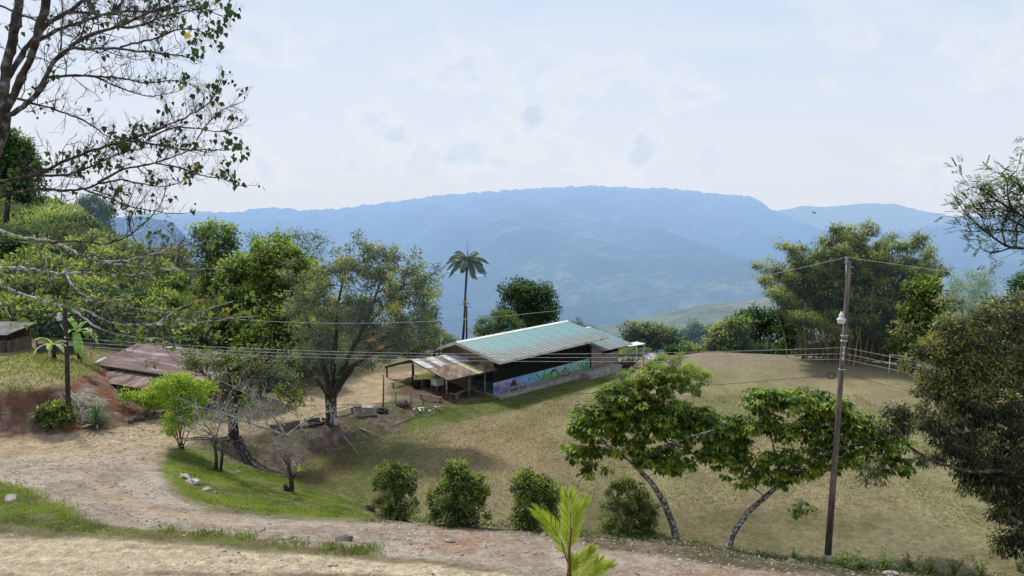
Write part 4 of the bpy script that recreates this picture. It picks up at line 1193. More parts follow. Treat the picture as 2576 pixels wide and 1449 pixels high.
def tall_palm():
    rng = np.random.default_rng(8)
    Y = 86
    b = P(1162, 858, Y); b[2] = -1.2
    t = thing('palm_tree', 'tall slim palm tree standing alone behind the hall against the blue mountain', 'palm tree', b)
    top = P(1175, 668, Y) - b
    w = MB(); w.tube([np.zeros(3), (top * .33 + (.06, 0, 0)), top * .66, top], [.17, .13, .12, .13], 8)
    w.build('trunk', BARK_GREY, t)
    k = Y / F
    lf, wd = MB(), MB()
    dirs = [(-1, .1, .75), (-.75, -.3, 1.1), (-.35, .4, 1.4), (.3, -.4, 1.3), (.8, .2, 1.0), (1, -.2, .6), (.6, .6, .9), (-.6, .7, .8), (-.1, -.8, .9), (.95, .1, .25), (-.95, -.3, .3), (.4, -.9, .5), (.7, .2, -.9), (-.3, .9, .4), (-.8, -.6, .6), (.75, -.7, .7), (-.55, .3, 1.2), (.1, .8, 1.1)]
    for q, dv in enumerate(dirs):
        frond(lf, wd, top + (0, 0, .35), dv, 2.95 if q != 12 else 2.3, 1.9 + .5 * rng.random() if q != 12 else .5, 44, .72, .12, rng, .5, .95)
    lf.build('crown', L_TALLPALM, t)
    wd.tube([top - (0, 0, .3), top + (0, 0, .8)], [.17, .10], 8)
    wd.tube([top + (0, 0, .5), top + (.05, 0, 3.1)], [.05, .008], 5)
    wd.tube([top + (0, 0, .5), top + (.35, .1, 2.4)], [.03, .006], 5)
    for q in range(12):
        d = rdir(1, rng)[0]; d[2] = -abs(d[2]) * .6
        wd.tube([top + (0, 0, .1), top + d * .3, top + d * .55 - (0, 0, .25)], [.05, .04, .01], 4)
    wd.build('frond_stem', BARK_DARK, t)
    ep = MB(); c = P(1168, 763, Y - .3) - b; n = 60
    d = rdir(n, rng)
    add_leaves(ep, np.repeat(c[None], n, 0), d, rdir(n, rng), .3 + .65 * rng.random(n), .06, rng.random(n), 'lance')
    ep.build('air_plant', L_BROM, t)
    p = thing('bare_pole', 'thin bare wooden pole standing close beside the tall palm', 'pole', P(1174, 858, 84))
    pb = np.array(p.location)
    m_ = MB(); m_.tube([P(1173.5, 900, 84) - pb, P(1174, 772, 84) - pb], [.12, .085], 8); m_.build('shaft', WOOD_DARK, p)
    m_ = MB(); m_.bar(P(1172, 771, 84) - pb, P(1190, 773, 84) - pb, .05, .05); m_.build('bracket', WOOD_DARK, p)


tall_palm()

# banana / palm leaves peeking behind the hall's left end
def banana(label, px, py, Y, zb, leaves, group=None):
    rng = np.random.default_rng(int(px))
    top = P(px, py, Y)
    b = np.array((top[0], Y, zb))
    t = thing('banana_plant', label, 'banana plant', b, 0, group)
    m_ = MB(); m_.tube([(0, 0, -.2), (0.03, 0, (top[2] - zb) * .6), top - b], [.16, .13, .07], 8); m_.build('stem', BARK_DARK, t)
    for (dx, dy, dz, ln, wd, tn) in leaves:
        lf = MB()
        d = unit(np.array((dx, dy, dz), float)); n = 9
        s = unit(np.cross(d, (0, 0, 1)))
        p = top - b; pts = []
        for i in range(n + 1):
            pts.append(p.copy()); d = unit(d + np.array((0, 0, -.22))); p = p + d * ln / n
        pts = np.array(pts); tt = np.linspace(0, 1, n + 1)
        wdt = wd * np.sin(np.clip(tt * .93 + .06, 0, 1) * PI) ** .6
        jag = 1 - .3 * rng.random(n + 1)
        up = np.array((0, 0, 1.)) * .18
        v = np.concatenate([pts + s * (wdt * jag)[:, None] + up * wdt[:, None], pts, pts - s * (wdt * jag[::-1])[:, None] + up * wdt[:, None]])
        i = np.arange(n); f = np.concatenate([np.stack([i, i + 1, n + 2 + i, n + 1 + i], -1), np.stack([n + 1 + i, n + 2 + i, 2 * n + 3 + i, 2 * n + 2 + i], -1)])
        lf.add(v, f, np.clip(tn + .2 * (rng.random(len(v)) - .5), 0, 1), True)
        lf.build('leaf', L_BANANA, t)
    return t


banana('banana plant with broad pale leaves growing left of the lamp pole on the grassy mound', 133, 868, 52, 5.4,
       [(-1, -.2, .55, 1.7, .26, .85), (-.25, -.4, 1.2, 1.5, .24, .6), (.9, -.3, .5, 1.4, .24, .8), (.6, .6, .9, 1.5, .24, .45), (-.7, .6, .6, 1.4, .22, .5), (-.2, -.8, -.5, 1.0, .16, .95)])
banana('taller banana plant with torn green leaves right of the lamp pole', 195, 835, 53, 5.2,
       [(.9, -.2, .9, 2.0, .30, .75), (1, .1, .35, 1.9, .28, .6), (-.4, .2, 1.3, 1.9, .28, .5), (.25, -.7, -.4, 1.7, .28, .6), (-.9, .4, .8, 1.6, .26, .5), (.5, -.5, -1.1, 1.9, .26, .65), (.1, .6, 1.2, 1.8, .26, .4)])
banana('clump of broad pale palm-like leaves left of the hall roof behind the shelter', 1092, 842, 76, .5,
       [(-.9, -.2, .7, 1.6, .2, .6), (-.5, -.2, 1.1, 1.7, .2, .7), (.5, -.3, 1.0, 1.5, .2, .5), (.9, .2, .4, 1.4, .2, .6), (-1, .2, .1, 1.3, .2, .7)])
# ================================================================== community hall
U = np.array((.685, .728, 0)); U = U / np.linalg.norm(U)
V = np.array((-U[1], U[0], 0))
HA = PZ(1241, 991, .33)
HRZ = math.atan2(U[1], U[0])
hall = thing('community_hall', 'long low community hall with a teal corrugated roof, dark grille front and painted mural wall', 'building', HA, HRZ)


def hl(p):      # world -> hall coordinates
    q = np.asarray(p, float) - HA
    return np.array((q @ U, q @ V, q[2]))


TEALW = surf('teal_wall', (0.035, 0.10, 0.10), (0.07, 0.16, 0.16), 2, .8, .1, coord='obj')
DTEAL = surf('dark_teal_board', (0.022, 0.062, 0.066), (0.045, 0.10, 0.105), 2, .7, .2, coord='obj')
OCHRE = surf('ochre_wall', (0.26, 0.205, 0.12), (0.37, 0.30, 0.185), 1.3, .9, .1, coord='obj')
PINKW = surf('pinkish_board', (0.33, 0.26, 0.21), (0.46, 0.37, 0.31), 1.2, .85, .1, coord='obj')
INT = surf('interior_plaster', (0.26, 0.26, 0.25), (0.36, 0.36, 0.34), 1, .9, .1, coord='obj')
GRILLE = surf('grille_paint', (0.008, 0.010, 0.010), (0.022, 0.025, 0.024), 3, .6, .2, coord='obj')
FASC = surf('fascia_paint', (0.20, 0.19, 0.18), (0.58, 0.56, 0.53), 1.1, .7, .2, c2=(0.66, 0.64, 0.61), coord='obj', lo=.3, hi=.6)
CREAM = surf('ridge_paint', (0.62, 0.60, 0.50), (0.80, 0.78, 0.68), 1.0, .6, .2, coord='obj')


def roof_mat(name, ylo, yhi, clean=1.0):
    """teal corrugated sheet, greying with dirt towards the eave; object x runs along the eave, y up the slope"""
    m, nt, out = new_mat(name)
    tcn = nd(nt, 'ShaderNodeTexCoord'); s = nd(nt, 'ShaderNodeSeparateXYZ'); nt.links.new(tcn.outputs['Object'], s.inputs[0])
    fr = nd(nt, 'ShaderNodeMath', operation='MULTIPLY'); fr.inputs[1].default_value = 1 / .62; nt.links.new(s.outputs[0], fr.inputs[0])
    fc = nd(nt, 'ShaderNodeMath', operation='FRACT'); nt.links.new(fr.outputs[0], fc.inputs[0])
    base = ramp(nt, [(0.0, (0.085, 0.215, 0.225)), (0.40, (0.11, 0.25, 0.255)), (0.44, (0.17, 0.31, 0.31)), (0.60, (0.18, 0.325, 0.325)), (0.64, (0.095, 0.22, 0.23)), (1.0, (0.085, 0.21, 0.225))], fc.outputs[0])
    mr = nd(nt, 'ShaderNodeMapRange'); mr.inputs[1].default_value = ylo; mr.inputs[2].default_value = yhi; mr.inputs[3].default_value = 1.0; mr.inputs[4].default_value = -.15
    nt.links.new(s.outputs[1], mr.inputs[0])
    f = noise(nt, 1.0, 8, 'obj', stretch=(2.0, .6, 1), rough=.7)
    ad = nd(nt, 'ShaderNodeMath', operation='ADD'); nt.links.new(mr.outputs[0], ad.inputs[0]); nt.links.new(f, ad.inputs[1])
    mx_ = nd(nt, 'ShaderNodeMapRange'); mx_.inputs[1].default_value = -.6; mx_.inputs[2].default_value = 1.2; mx_.inputs[3].default_value = .28; mx_.inputs[4].default_value = -.12
    nt.links.new(s.outputs[0], mx_.inputs[0])
    ad2 = nd(nt, 'ShaderNodeMath', operation='ADD'); nt.links.new(ad.outputs[0], ad2.inputs[0]); nt.links.new(mx_.outputs[0], ad2.inputs[1])
    k = ramp(nt, [(0.62, 0.0), (1.12 if False else 1.0, .85)], ad2.outputs[0])
    dirt = ramp(nt, [(0.0, (0.12, 0.115, 0.11)), (0.42, (0.17, 0.165, 0.16)), (0.46, (0.33, 0.34, 0.34)), (0.58, (0.34, 0.34, 0.34)), (0.62, (0.13, 0.125, 0.12)), (1, (0.12, 0.115, 0.11))], fc.outputs[0])
    mx = nd(nt, 'ShaderNodeMix', data_type='RGBA'); nt.links.new(k.outputs[0], mx.inputs[0])
    nt.links.new(base.outputs[0], mx.inputs[6]); nt.links.new(dirt.outputs[0], mx.inputs[7])
    b = nd(nt, 'ShaderNodeBsdfPrincipled', i_Roughness=.5); b.inputs['Specular IOR Level'].default_value = .3
    nt.links.new(mx.outputs[2], b.inputs['Base Color']); nt.links.new(b.outputs[0], out.inputs[0])
    return m


def corr_sheet(mb, c00, c10, c01, c11, nx, ny=2, amp=.018, period=.2, thick=.01):
    """corrugated sheet between four corners (c00->c10 along the eave, c00->c01 up the slope)"""
    c00, c10, c01, c11 = [np.asarray(c, float) for c in (c00, c10, c01, c11)]
    nrm = unit(np.cross(c10 - c00, c01 - c00))
    Lx = np.linalg.norm(c10 - c00)
    a, b_ = np.meshgrid(np.linspace(0, 1, nx), np.linspace(0, 1, ny))
    p = ((1 - a) * (1 - b_))[..., None] * c00 + (a * (1 - b_))[..., None] * c10 + ((1 - a) * b_)[..., None] * c01 + (a * b_)[..., None] * c11
    p = p + nrm * (np.sin(a * Lx / period * 2 * PI) * amp)[..., None]
    i, k = np.meshgrid(np.arange(ny - 1), np.arange(nx - 1), indexing='ij')
    f = np.stack([i * nx + k, i * nx + k + 1, (i + 1) * nx + k + 1, (i + 1) * nx + k], -1).reshape(-1, 4)
    top = p.reshape(-1, 3)
    mb.add(top, f, .5, False)
    mb.add(top - nrm * thick, f[:, ::-1], .5, False)


def gable_roof(parent, x0, x1, yr, zr, ylo, yhi, ze, mat, zb=None):
    for side, ye, ze in (('a', ylo, ze), ('b', yhi, zb or ze)):
        mb = MB()
        q = [(x0, ye, ze), (x1, ye, ze), (x0, yr, zr), (x1, yr, zr)]
        if side == 'b': q = [q[1], q[0], q[3], q[2]]
        corr_sheet(mb, *q, nx=int((x1 - x0) / .05), ny=8, amp=.02, period=.207)
        mb.build('roof', mat, parent)


ROOFM = roof_mat('teal_roof', -2.0, 2.1)
# slab and walkway
m_ = MB(); m_.box(-.25, 18.6, -1.15, 7.5, -.32, 0); m_.build('slab', CONCRETE, hall)
# walls
m_ = MB(); m_.box(0, 13.6, 0, .14, 0, .95)
mural_base = m_.build('half_wall', TEALW, hall)
m_ = MB(); m_.box(0, .14, .142, 2.62, 0, .95); m_.build('half_wall', TEALW, hall)
m_ = MB(); m_.box(0, .14, 2.625, 7.2, 0, 2.2)
v = np.array([(0, 0, 2.15), (0, 7.2, 2.15), (0, 7.2, 3.38), (0, 3.6, 4.06), (0, 0, 3.38)])
v[2, 2] = 2.85; v2 = v + np.array((.14, 0, 0))
m_.add(np.concatenate([v, v2]), [np.array([[4, 3, 2, 1, 0]]), np.array([[5, 6, 7, 8, 9]]), np.array([[0, 1, 6, 5], [1, 2, 7, 6], [2, 3, 8, 7], [3, 4, 9, 8], [4, 0, 5, 9]])])
m_.build('gable_wall', OCHRE, hall)
m_ = MB(); m_.box(.15, 13.6, 7.06, 7.2, 0, 2.7); m_.box(13.45, 13.59, .15, 7.05, 0, 2.75); m_.build('back_wall', INT, hall)
m_ = MB(); m_.box(.15, 13.44, .15, 7.05, .005, .012); m_.build('floor', INT, hall)
# valance board and posts of the long side
m_ = MB(); m_.box(.15, 13.6, .03, .12, 2.42, 3.36); m_.build('valance_board', DTEAL, hall)
m_ = MB()
v = np.array([(.1, -.02, 2.40), (13.5, -.02, 2.40), (13.5, -1.2, 2.98), (.1, -1.2, 2.98)]); 
m_.add(np.concatenate([v, v + (0, .03, .05)]), [[0, 1, 2, 3], [7, 6, 5, 4], [0, 4, 5, 1], [2, 6, 7, 3]]); m_.build('awning', DTEAL, hall)
for x in (.05, 3.4, 6.75, 10.1, 13.5):
    m_ = MB(); m_.box(x - .05, x + .05, .02, .12, .955, 2.41); m_.build('post', GRILLE, hall)


def grille(p0, p1, z0, z1, name='grille', sp=.115):
    m_ = MB(); p0, p1 = np.array(p0, float), np.array(p1, float); Ld = np.linalg.norm(p1 - p0)
    n = int(Ld / sp)
    for i in range(n + 1):
        q = p0 + (p1 - p0) * i / n
        m_.box(q[0] - .015, q[0] + .015, q[1] - .015, q[1] + .015, z0, z1)
    for z in (z0 + .03, (z0 + z1) / 2, z1 - .03):
        a, b_ = p0.copy(), p1.copy(); a = np.append(a[:2], z); b_ = np.append(b_[:2], z)
        m_.bar(a, b_, .024, .036)
    # lattice of short pieces in the upper half
    for i in range(0, n, 2):
        q = p0 + (p1 - p0) * (i + .5) / n
        for z in np.linspace(z0 + .25, z1 - .2, 5):
            dv = (p1 - p0) / n * .5
            m_.bar((q[0] - dv[0], q[1] - dv[1], z), (q[0] + dv[0], q[1] + dv[1], z + .001), .02, .05)
    return m_.build(name, GRILLE, hall)


for a, b_ in ((.1, 3.35), (3.45, 6.7), (6.8, 10.05), (10.15, 13.45)):
    grille((a, .07, 0), (b_, .07, 0), .955, 2.40)
grille((.07, .2, 0), (.07, 2.58, 0), .955, 2.14)

# roof
gable_roof(hall, -1.0, 14.35, 3.6, 4.18, -1.72, 7.75, 3.24, ROOFM, 2.74)
m_ = MB()
for s, ye, ze in ((-1, -1.72, 3.14), (1, 7.75, 2.64)):
    m_.bar((-1.02, ye + .02 * s, ze), (14.36, ye + .02 * s, ze), .035, .24)
m_.build('fascia', FASC, hall)
m_ = MB()
for ye, ze in ((-1.72, 3.16), (7.75, 2.66)):
    m_.bar((-1.04, ye, ze), (-1.04, 3.6, 4.10), .035, .28)
m_.build('barge_board', FASC, hall)
m_ = MB()
v = np.array([(-1.06, 3.30, 4.15), (14.4, 3.30, 4.15), (14.4, 3.6, 4.24), (-1.06, 3.6, 4.24), (14.4, 3.9, 4.15), (-1.06, 3.9, 4.15)])
m_.add(v, [[0, 1, 2, 3], [3, 2, 4, 5]]); m_.build('ridge_cap', CREAM, hall)
m_ = MB()
for x in np.linspace(-.4, 13.8, 9):
    m_.bar((x, -1.62, 3.13), (x, 3.55, 4.07), .06, .12)
m_.build('rafter', WOOD_DARK, hall)
# lower rear wing
gable_roof(hall, 13.3, 18.3, 3.6, 3.02, -1.9, 7.6, 1.95, roof_mat('teal_roof_rear', -2.6, 1.9), 1.6)
m_ = MB(); v = np.array([(16.2, 3.42, 3.02), (18.35, 3.42, 3.02), (18.35, 3.6, 3.09), (16.2, 3.6, 3.09), (18.35, 3.8, 3.02), (16.2, 3.8, 3.02)])
m_.add(v, [[0, 1, 2, 3], [3, 2, 4, 5]]); m_.build('ridge_cap', CREAM, hall)
m_ = MB(); m_.box(13.62, 15.2, -.25, -.13, 0, 2.05); m_.box(15.2, 18, -.25, -.13, 0, 1.02); m_.box(15.22, 18, -.24, -.14, 1.75, 2.05); m_.box(18.0, 18.12, -.25, 6.9, 0, 2.05); m_.build('wing_wall', PINKW, hall)
for x in (15.2, 16.6, 17.95):
    m_ = MB(); m_.box(x - .04, x + .04, -.27, -.11, 1.022, 1.748); m_.build('window_frame', WOOD_DARK, hall)
m_ = MB(); m_.box(15.24, 17.9, .6, .7, 0, 2.0); m_.build('inner_wall', WOOD_DARK, hall)
# white sheet canopy at the far end
m_ = MB(); corr_sheet(m_, (17.2, -2.2, 1.90), (19.9, -2.4, 1.80), (17.2, -1.2, 1.96), (19.9, -1.3, 1.86), 60, 2); m_.build('canopy', WHITE_PAINT, hall)
for (x, y) in ((18.5, -2.2), (19.7, -2.3), (19.7, -1.4)):
    m_ = MB(); m_.tube([(x, y, -.4), (x, y, 1.93)], .04, 6); m_.build('canopy_post', WHITE_PAINT, hall)

# the mural: painted wall face
nx, nz = 380, 40
xs, zs = np.linspace(.01, 13.59, nx), np.linspace(.005, .945, nz)
Xm, Zm = np.meshgrid(xs, zs)
t = Xm / 13.6
c = np.zeros(Xm.shape + (3,))
def lay(mask, colr, a=1.0):
    global c
    mk = (np.clip(mask, 0, 1) * a)[..., None]
    c = c * (1 - mk) + np.array(colr) * mk
lay(np.ones_like(t), (.12, .22, .62)); lay(sm(t, .12, .3), (.22, .42, .72)); lay(sm(t, .42, .6), (.25, .55, .52)); lay(sm(t, .72, .9), (.28, .58, .42))
lay((Zm < .42 + .12 * np.sin(Xm * .9 + 1)) & (t > .3), (.25, .50, .20), .55 * sm(t, .3, .5))
lay((Zm > .62) & (t > .42) & (t < .7), (.34, .58, .68), .6)
lay(Zm < .16 + .06 * np.sin(Xm * 2), (.10, .30, .10), .55 * sm(t, .25, .4))
lay((t < .20) & (Zm > .62 - .05 * np.sin(Xm * 3)), (.58, .44, .52), .8)
hill = .52 + .16 * np.sin(Xm * 1.9 + .2) + .05 * np.sin(Xm * 6)
lay((Zm < hill) & (Zm > .28) & (Xm > .9) & (Xm < 3.4), (.62, .33, .20), .85)
lay((Zm < hill - .12) & (Zm > .2) & (Xm > 1.0) & (Xm < 3.6), (.42, .28, .46), .8)
lay((np.abs(Xm - 2.55) < (.86 - Zm) * .75 + .04) & (Zm < .86) & (Zm > .22), (.05, .035, .05))
lay((Zm < .26) & (Xm < 4.2) & (Xm > .7), (.10, .26, .72), .9)
lay((Zm < .14 + .03 * np.sin(Xm * 9)) & (Xm < 4), (.42, .32, .55), .6)
for (x, z, r) in [(.28, .62, .10), (.45, .45, .12), (.22, .25, .10), (.55, .72, .08), (.6, .22, .11), (.38, .12, .08), (.72, .5, .08), (.85, .68, .06), (4.6, .5, .12), (4.75, .35, .1), (4.5, .3, .08)]:
    lay(((Xm - x) / r) ** 2 + ((Zm - z) / (r * .75)) ** 2 < 1 + .5 * np.sin(Xm * 40), (.015, .04, .14) if x < 2 else (.06, .12, .40))
def blade(x0, z0, x1, z1, wd, colr):
    s = ((Xm - x0) * (x1 - x0) + (Zm - z0) * (z1 - z0)) / ((x1 - x0) ** 2 + (z1 - z0) ** 2)
    bx, bz = x0 + s * (x1 - x0), z0 + s * (z1 - z0) + .0
    dd = np.hypot(Xm - bx, Zm - bz)
    lay((s > 0) & (s < 1) & (dd < wd * np.sin(np.clip(s, 0, 1) * PI) ** .7), colr)
for a in [(6.2, .05, 5.5, .85, .10), (6.25, .05, 6.9, .92, .13), (6.1, .05, 5.9, .6, .07), (6.3, .05, 7.5, .6, .09), (5.9, .03, 5.1, .4, .08), (7.2, .02, 6.7, .5, .10), (8.9, .05, 8.5, .5, .10), (9.0, .05, 9.9, .75, .11), (9.5, .1, 10.5, .5, .10), (12.0, .15, 12.5, .85, .11), (12.7, .1, 12.2, .5, .1), (13.1, .05, 13.3, .9, .10), (13.1, .05, 12.8, .7, .09), (10.9, .05, 11.2, .55, .07)]:
    blade(*a, (.035, .22, .05)); blade(a[0], a[1], a[2], a[3], a[4] * .35, (.16, .42, .10))
lay((((Xm - 8.05) / .55) ** 2 + ((Zm - .30) / .5) ** 2 < 1) & (((Xm - 8.15) / .45) ** 2 + ((Zm - .16) / .42) ** 2 > 1), (.07, .03, .11))
lay(((Xm - 7.4) / .45) ** 2 + ((Zm - .2) / .22) ** 2 < 1 + .3 * np.sin(Xm * 30), (.18, .38, .06))
for (x, z, rx, rz, cc) in [(9.75, .52, .22, .12, (.48, .06, .05)), (9.6, .62, .14, .08, (.60, .18, .05)), (12.0 - .25, .55, .22, .16, (.62, .16, .22)), (11.7, .48, .12, .08, (.75, .35, .40)), (10.6, .66, .06, .16, (.05, .28, .18)), (8.6, .8, .16, .05, (.08, .18, .22)), (12.6, .2, .16, .10, (.12, .10, .12))]:
    lay(((Xm - x) / rx) ** 2 + ((Zm - z) / rz) ** 2 < 1, cc)
nn = vnoise(Xm * 14, Zm * 14, 3)[..., None]
c = np.clip(c * (.82 + .36 * nn), 0, 1)
i, k = np.meshgrid(np.arange(nz - 1), np.arange(nx - 1), indexing='ij')
f = np.stack([i * nx + k, i * nx + k + 1, (i + 1) * nx + k + 1, (i + 1) * nx + k], -1).reshape(-1, 4)
mm, nt, out = new_mat('mural_paint')
ca = nd(nt, 'ShaderNodeAttribute', attribute_name='Col'); b = nd(nt, 'ShaderNodeBsdfPrincipled', i_Roughness=.75)
nt.links.new(ca.outputs['Color'], b.inputs['Base Color']); nt.links.new(b.outputs[0], out.inputs[0])
m_ = MB(); m_.add(np.stack([Xm, np.full_like(Xm, -.004), Zm], -1).reshape(-1, 3), f, .5, False, c.reshape(-1, 3))
tag(m_.build('mural', mm, mural_base, color=True), 'painted mural of volcano, big green leaves and flowers on the half wall')


def text_mesh(name, s, size, M, mat, parent):
    cu = bpy.data.curves.new(name, 'FONT'); cu.body = s; cu.size = size; cu.extrude = .006; cu.align_x = 'CENTER'
    o = bpy.data.objects.new(name, cu); col.objects.link(o)
    bpy.context.view_layer.update()
    me = bpy.data.meshes.new_from_object(o.evaluated_get(bpy.context.evaluated_depsgraph_get()))
    bpy.data.objects.remove(o)
    me.name = name; me.transform(M); me.materials.clear(); me.materials.append(mat)
    r = bpy.data.objects.new(name, me); col.objects.link(r); r.parent = parent
    return r


hw2 = [o for o in hall.children if o.name.startswith('half_wall')][1]
text_mesh('lettering', 'Comunal', .62, Matrix(((0, 0, -1, -.008), (-1, 0, 0, 1.32), (0, 1, 0, .32), (0, 0, 0, 1))), BLACK, hw2)

# raised concrete ramp by the wing, benches along the mural
ramp_t = thing('concrete_ramp', 'raised grey concrete ramp along the far end of the mural wall', 'ramp', HA + U * 10.8 - V * 1.9 - (0, 0, .33), HRZ)
m_ = MB(); v = np.array([(0, -.4, -.15), (5, -.4, -.15), (5, .72, -.15), (0, .72, -.15), (0, -.4, .42), (5, -.4, .62), (5, .72, .62), (0, .72, .42)])
m_.add(v, [[3, 2, 1, 0], [4, 5, 6, 7], [0, 1, 5, 4], [1, 2, 6, 5], [2, 3, 7, 6], [3, 0, 4, 7]]); m_.build('slab', CONCRETE, ramp_t)


def bench(label, loc, rz, L=2.0, h=.42, w=.26, legs=3, mat=WOOD_OLD, group=None):
    t = thing('bench', label, 'bench', loc, rz, group)
    m_ = MB(); m_.box(-L / 2, L / 2, -w / 2, w / 2, h - .06, h); m_.build('seat', mat, t)
    for i in range(legs):
        x = -L / 2 + .16 + (L - .32) * i / (legs - 1)
        m_ = MB(); m_.box(x - .08, x + .08, -w * .42, w * .42, -.08, h - .062); m_.build('leg', mat, t)
    return t


bench('concrete bench in front of the volcano painted at the left end of the mural', HA + U * 2.4 - V * .62, HRZ, 2.7, mat=CONCRETE)
bench('concrete bench in front of the red flower in the middle of the mural', HA + U * 8.9 - V * .62, HRZ, 1.9, legs=2, mat=CONCRETE)

# ================================================================== open shelter in front of the hall
BL, BR_, TL, TR = P(1126, 957, 59.2), P(1252, 930, 61.0), P(1032, 905, 63.0), P(1159, 890, 64.0)
FL = P(969, 921, 65.2)
SB = np.array((P(1090, 1000, 61)[0], 61.0, .4))
sh = thing('open_shelter', 'open wooden shelter with a patchwork of rusty and white roof sheets beside the hall', 'shelter', SB)
bi = lambda a, b: ((1 - a) * (1 - b) * BL + a * (1 - b) * BR_ + (1 - a) * b * TL + a * b * TR) - SB
sheets = [(0, .17, 0, .56, RUST, 'brown rusty sheet'), (.17, .34, 0, .56, RUST, 0), (.34, .52, 0, .60, RUST, 0), (.52, .60, .02, .62, RUST, 0), (.60, .745, .0, .60, SHEET_YELLOW, 'pale yellow sheet'), (.745, .88, 0, .62, RUST, 0), (.88, 1.0, 0, .62, RUST, 0),
          (0, .15, .54, 1.0, ZINC, 'whitish zinc sheet'), (.15, .26, .54, 1.0, RUST_PINK, 0), (.26, .44, .54, 1.0, ZINC, 0), (.44, .58, .57, 1.0, RUST_PINK, 0), (.58, .88, .57, 1.02, ZINC, 'bright zinc sheet'), (.88, 1.0, .60, .97, RUST, 0)]
for q, (a0, a1, b0, b1, mt_, lb) in enumerate(sheets):
    m_ = MB(); lift = np.array((0, 0, .012 * (q % 3) + (.02 if b0 > .3 else 0)))
    corr_sheet(m_, bi(a0, b0) + lift, bi(a1 + .01, b0) + lift, bi(a0, b1) + lift, bi(a1 + .01, b1) + lift, 26, 3, .014, .13)
    o = m_.build('roof_sheet', mt_, sh)
    if lb: o['label'] = lb
m_ = MB(); FR = TR + (FL - TL)
corr_sheet(m_, FR - SB, FL - SB, TR - SB + (0, 0, -.02), TL - SB + (0, 0, -.02), 60, 2, .014, .13)
m_.build('back_roof', RUST, sh)
m_ = MB()
m_.bar(BL - SB - (0, 0, .08), BR_ - SB - (0, 0, .08), .07, .10); m_.bar(TL - SB - (0, 0, .1), TR - SB - (0, 0, .1), .07, .12)
for a in (0.02, .33, .66, .97):
    m_.bar(bi(a, .0) - (0, 0, .07), bi(a, 1) - (0, 0, .07), .06, .09)
m_.bar(FL - SB - (0, 0, .10), TL - SB - (0, 0, .10), .07, .2)
m_.build('beam', WOOD_DARK, sh)


def post_world(p_top, r=.07, zb=None, mat=WOOD_OLD, par=sh, org=SB, name='post'):
    z = float(gz(p_top[0], p_top[1])) - .1 if zb is None else zb
    m_ = MB(); m_.tube([np.array((p_top[0], p_top[1], z)) - org, np.asarray(p_top) - org], [r * 1.1, r], 8)
    return m_.build(name, mat, par)


for a in (.0, .44, .76):
    q = bi(a, .03) + SB; q[2] -= .12; post_world(q)
for q in (TL + (.2, -.1, -.1), FL + (.15, 0, -.12), FL + np.array((2.4, 1.2, -.1)), TL + np.array((2.2, .4, -.1))):
    post_world(q, mat=WOOD_DARK)

bx = (U * 1, V)
def rail(label, p0, p1, h0=.5):
    a, b_ = G(*p0), G(*p1); c_ = (a + b_) / 2
    t = thing('bench', label, 'bench', c_)
    m_ = MB(); m_.bar(a - c_ + (0, 0, h0), b_ - c_ + (0, 0, h0), .24, .06); m_.build('seat', WOOD_OLD, t)
    for q in (.08, .92):
        p = a * (1 - q) + b_ * q - c_
        m_ = MB(); m_.tube([p - (0, 0, .12), p + (0, 0, h0 - .03)], .07, 7); m_.build('leg', WOOD_OLD, t)


rail('low plank bench at the front left corner under the shelter', (1055, 1004), (1112, 1014), .42)
rail('plank bench on stout posts in the middle of the shelter', (1132, 1008), (1150, 1012), .62)
rail('plank rail on posts at the right under the shelter roof edge', (1150, 1010), (1200, 992), .68)
rail('long pale plank bench on the left side of the shelter beside the road', (985, 978), (1040, 962), .42)

c_ = G(1100, 985)
t = thing('wash_stand', 'white box shaped sink cabinet on legs under the shelter', 'sink', c_, HRZ)
m_ = MB(); m_.box(-.42, .42, -.4, .4, .55, 1.15); m_.build('cabinet', WHITE_PAINT, t)
m_ = MB(); m_.box(-.46, .46, -.44, .44, 1.152, 1.2); m_.build('top', METAL_GREY, t)
for x in (-.36, .36):
    for y in (-.33, .33):
        m_ = MB(); m_.box(x - .04, x + .04, y - .04, y + .04, -.05, .548); m_.build('leg', WOOD_OLD, t)
for (px, py, s, lab) in [(1048, 978, 1.0, 'square black bin under the shelter, left one of the pair'), (1076, 975, .9, 'black bin under the shelter, right one nearer the white cabinet')]:
    c_ = G(px, py)
    t = thing('bin', lab, 'bin', c_, .4, 'black bins under the shelter')
    m_ = MB(); m_.lathe([(.0, -.02), (.30 * s, -.02), (.36 * s, .62 * s), (.40 * s, .63 * s), (.40 * s, .68 * s), (.33 * s, .68 * s), (.28 * s, .05), (0, .05)], sides=4 if s == 1.0 else 14, smooth=False); m_.build('tub', BLACK, t)
    m_ = MB(); m_.tube([(-.4 * s, 0, .6 * s), (-.46 * s, 0, .72 * s), (-.3 * s, 0, .74 * s)], .02, 5); m_.build('handle', BLACK, t)

# thin mast in front of the gable
mp_ = thing('metal_mast', 'thin grey metal mast standing in front of the hall gable', 'mast', P(1110, 1000, 63.5))
o_ = np.array(mp_.location); m_ = MB(); m_.tube([np.array((0, 0, -.3)), P(1109.5, 848, 63.5) - o_], .03, 6); m_.build('shaft', METAL_GREY, mp_)

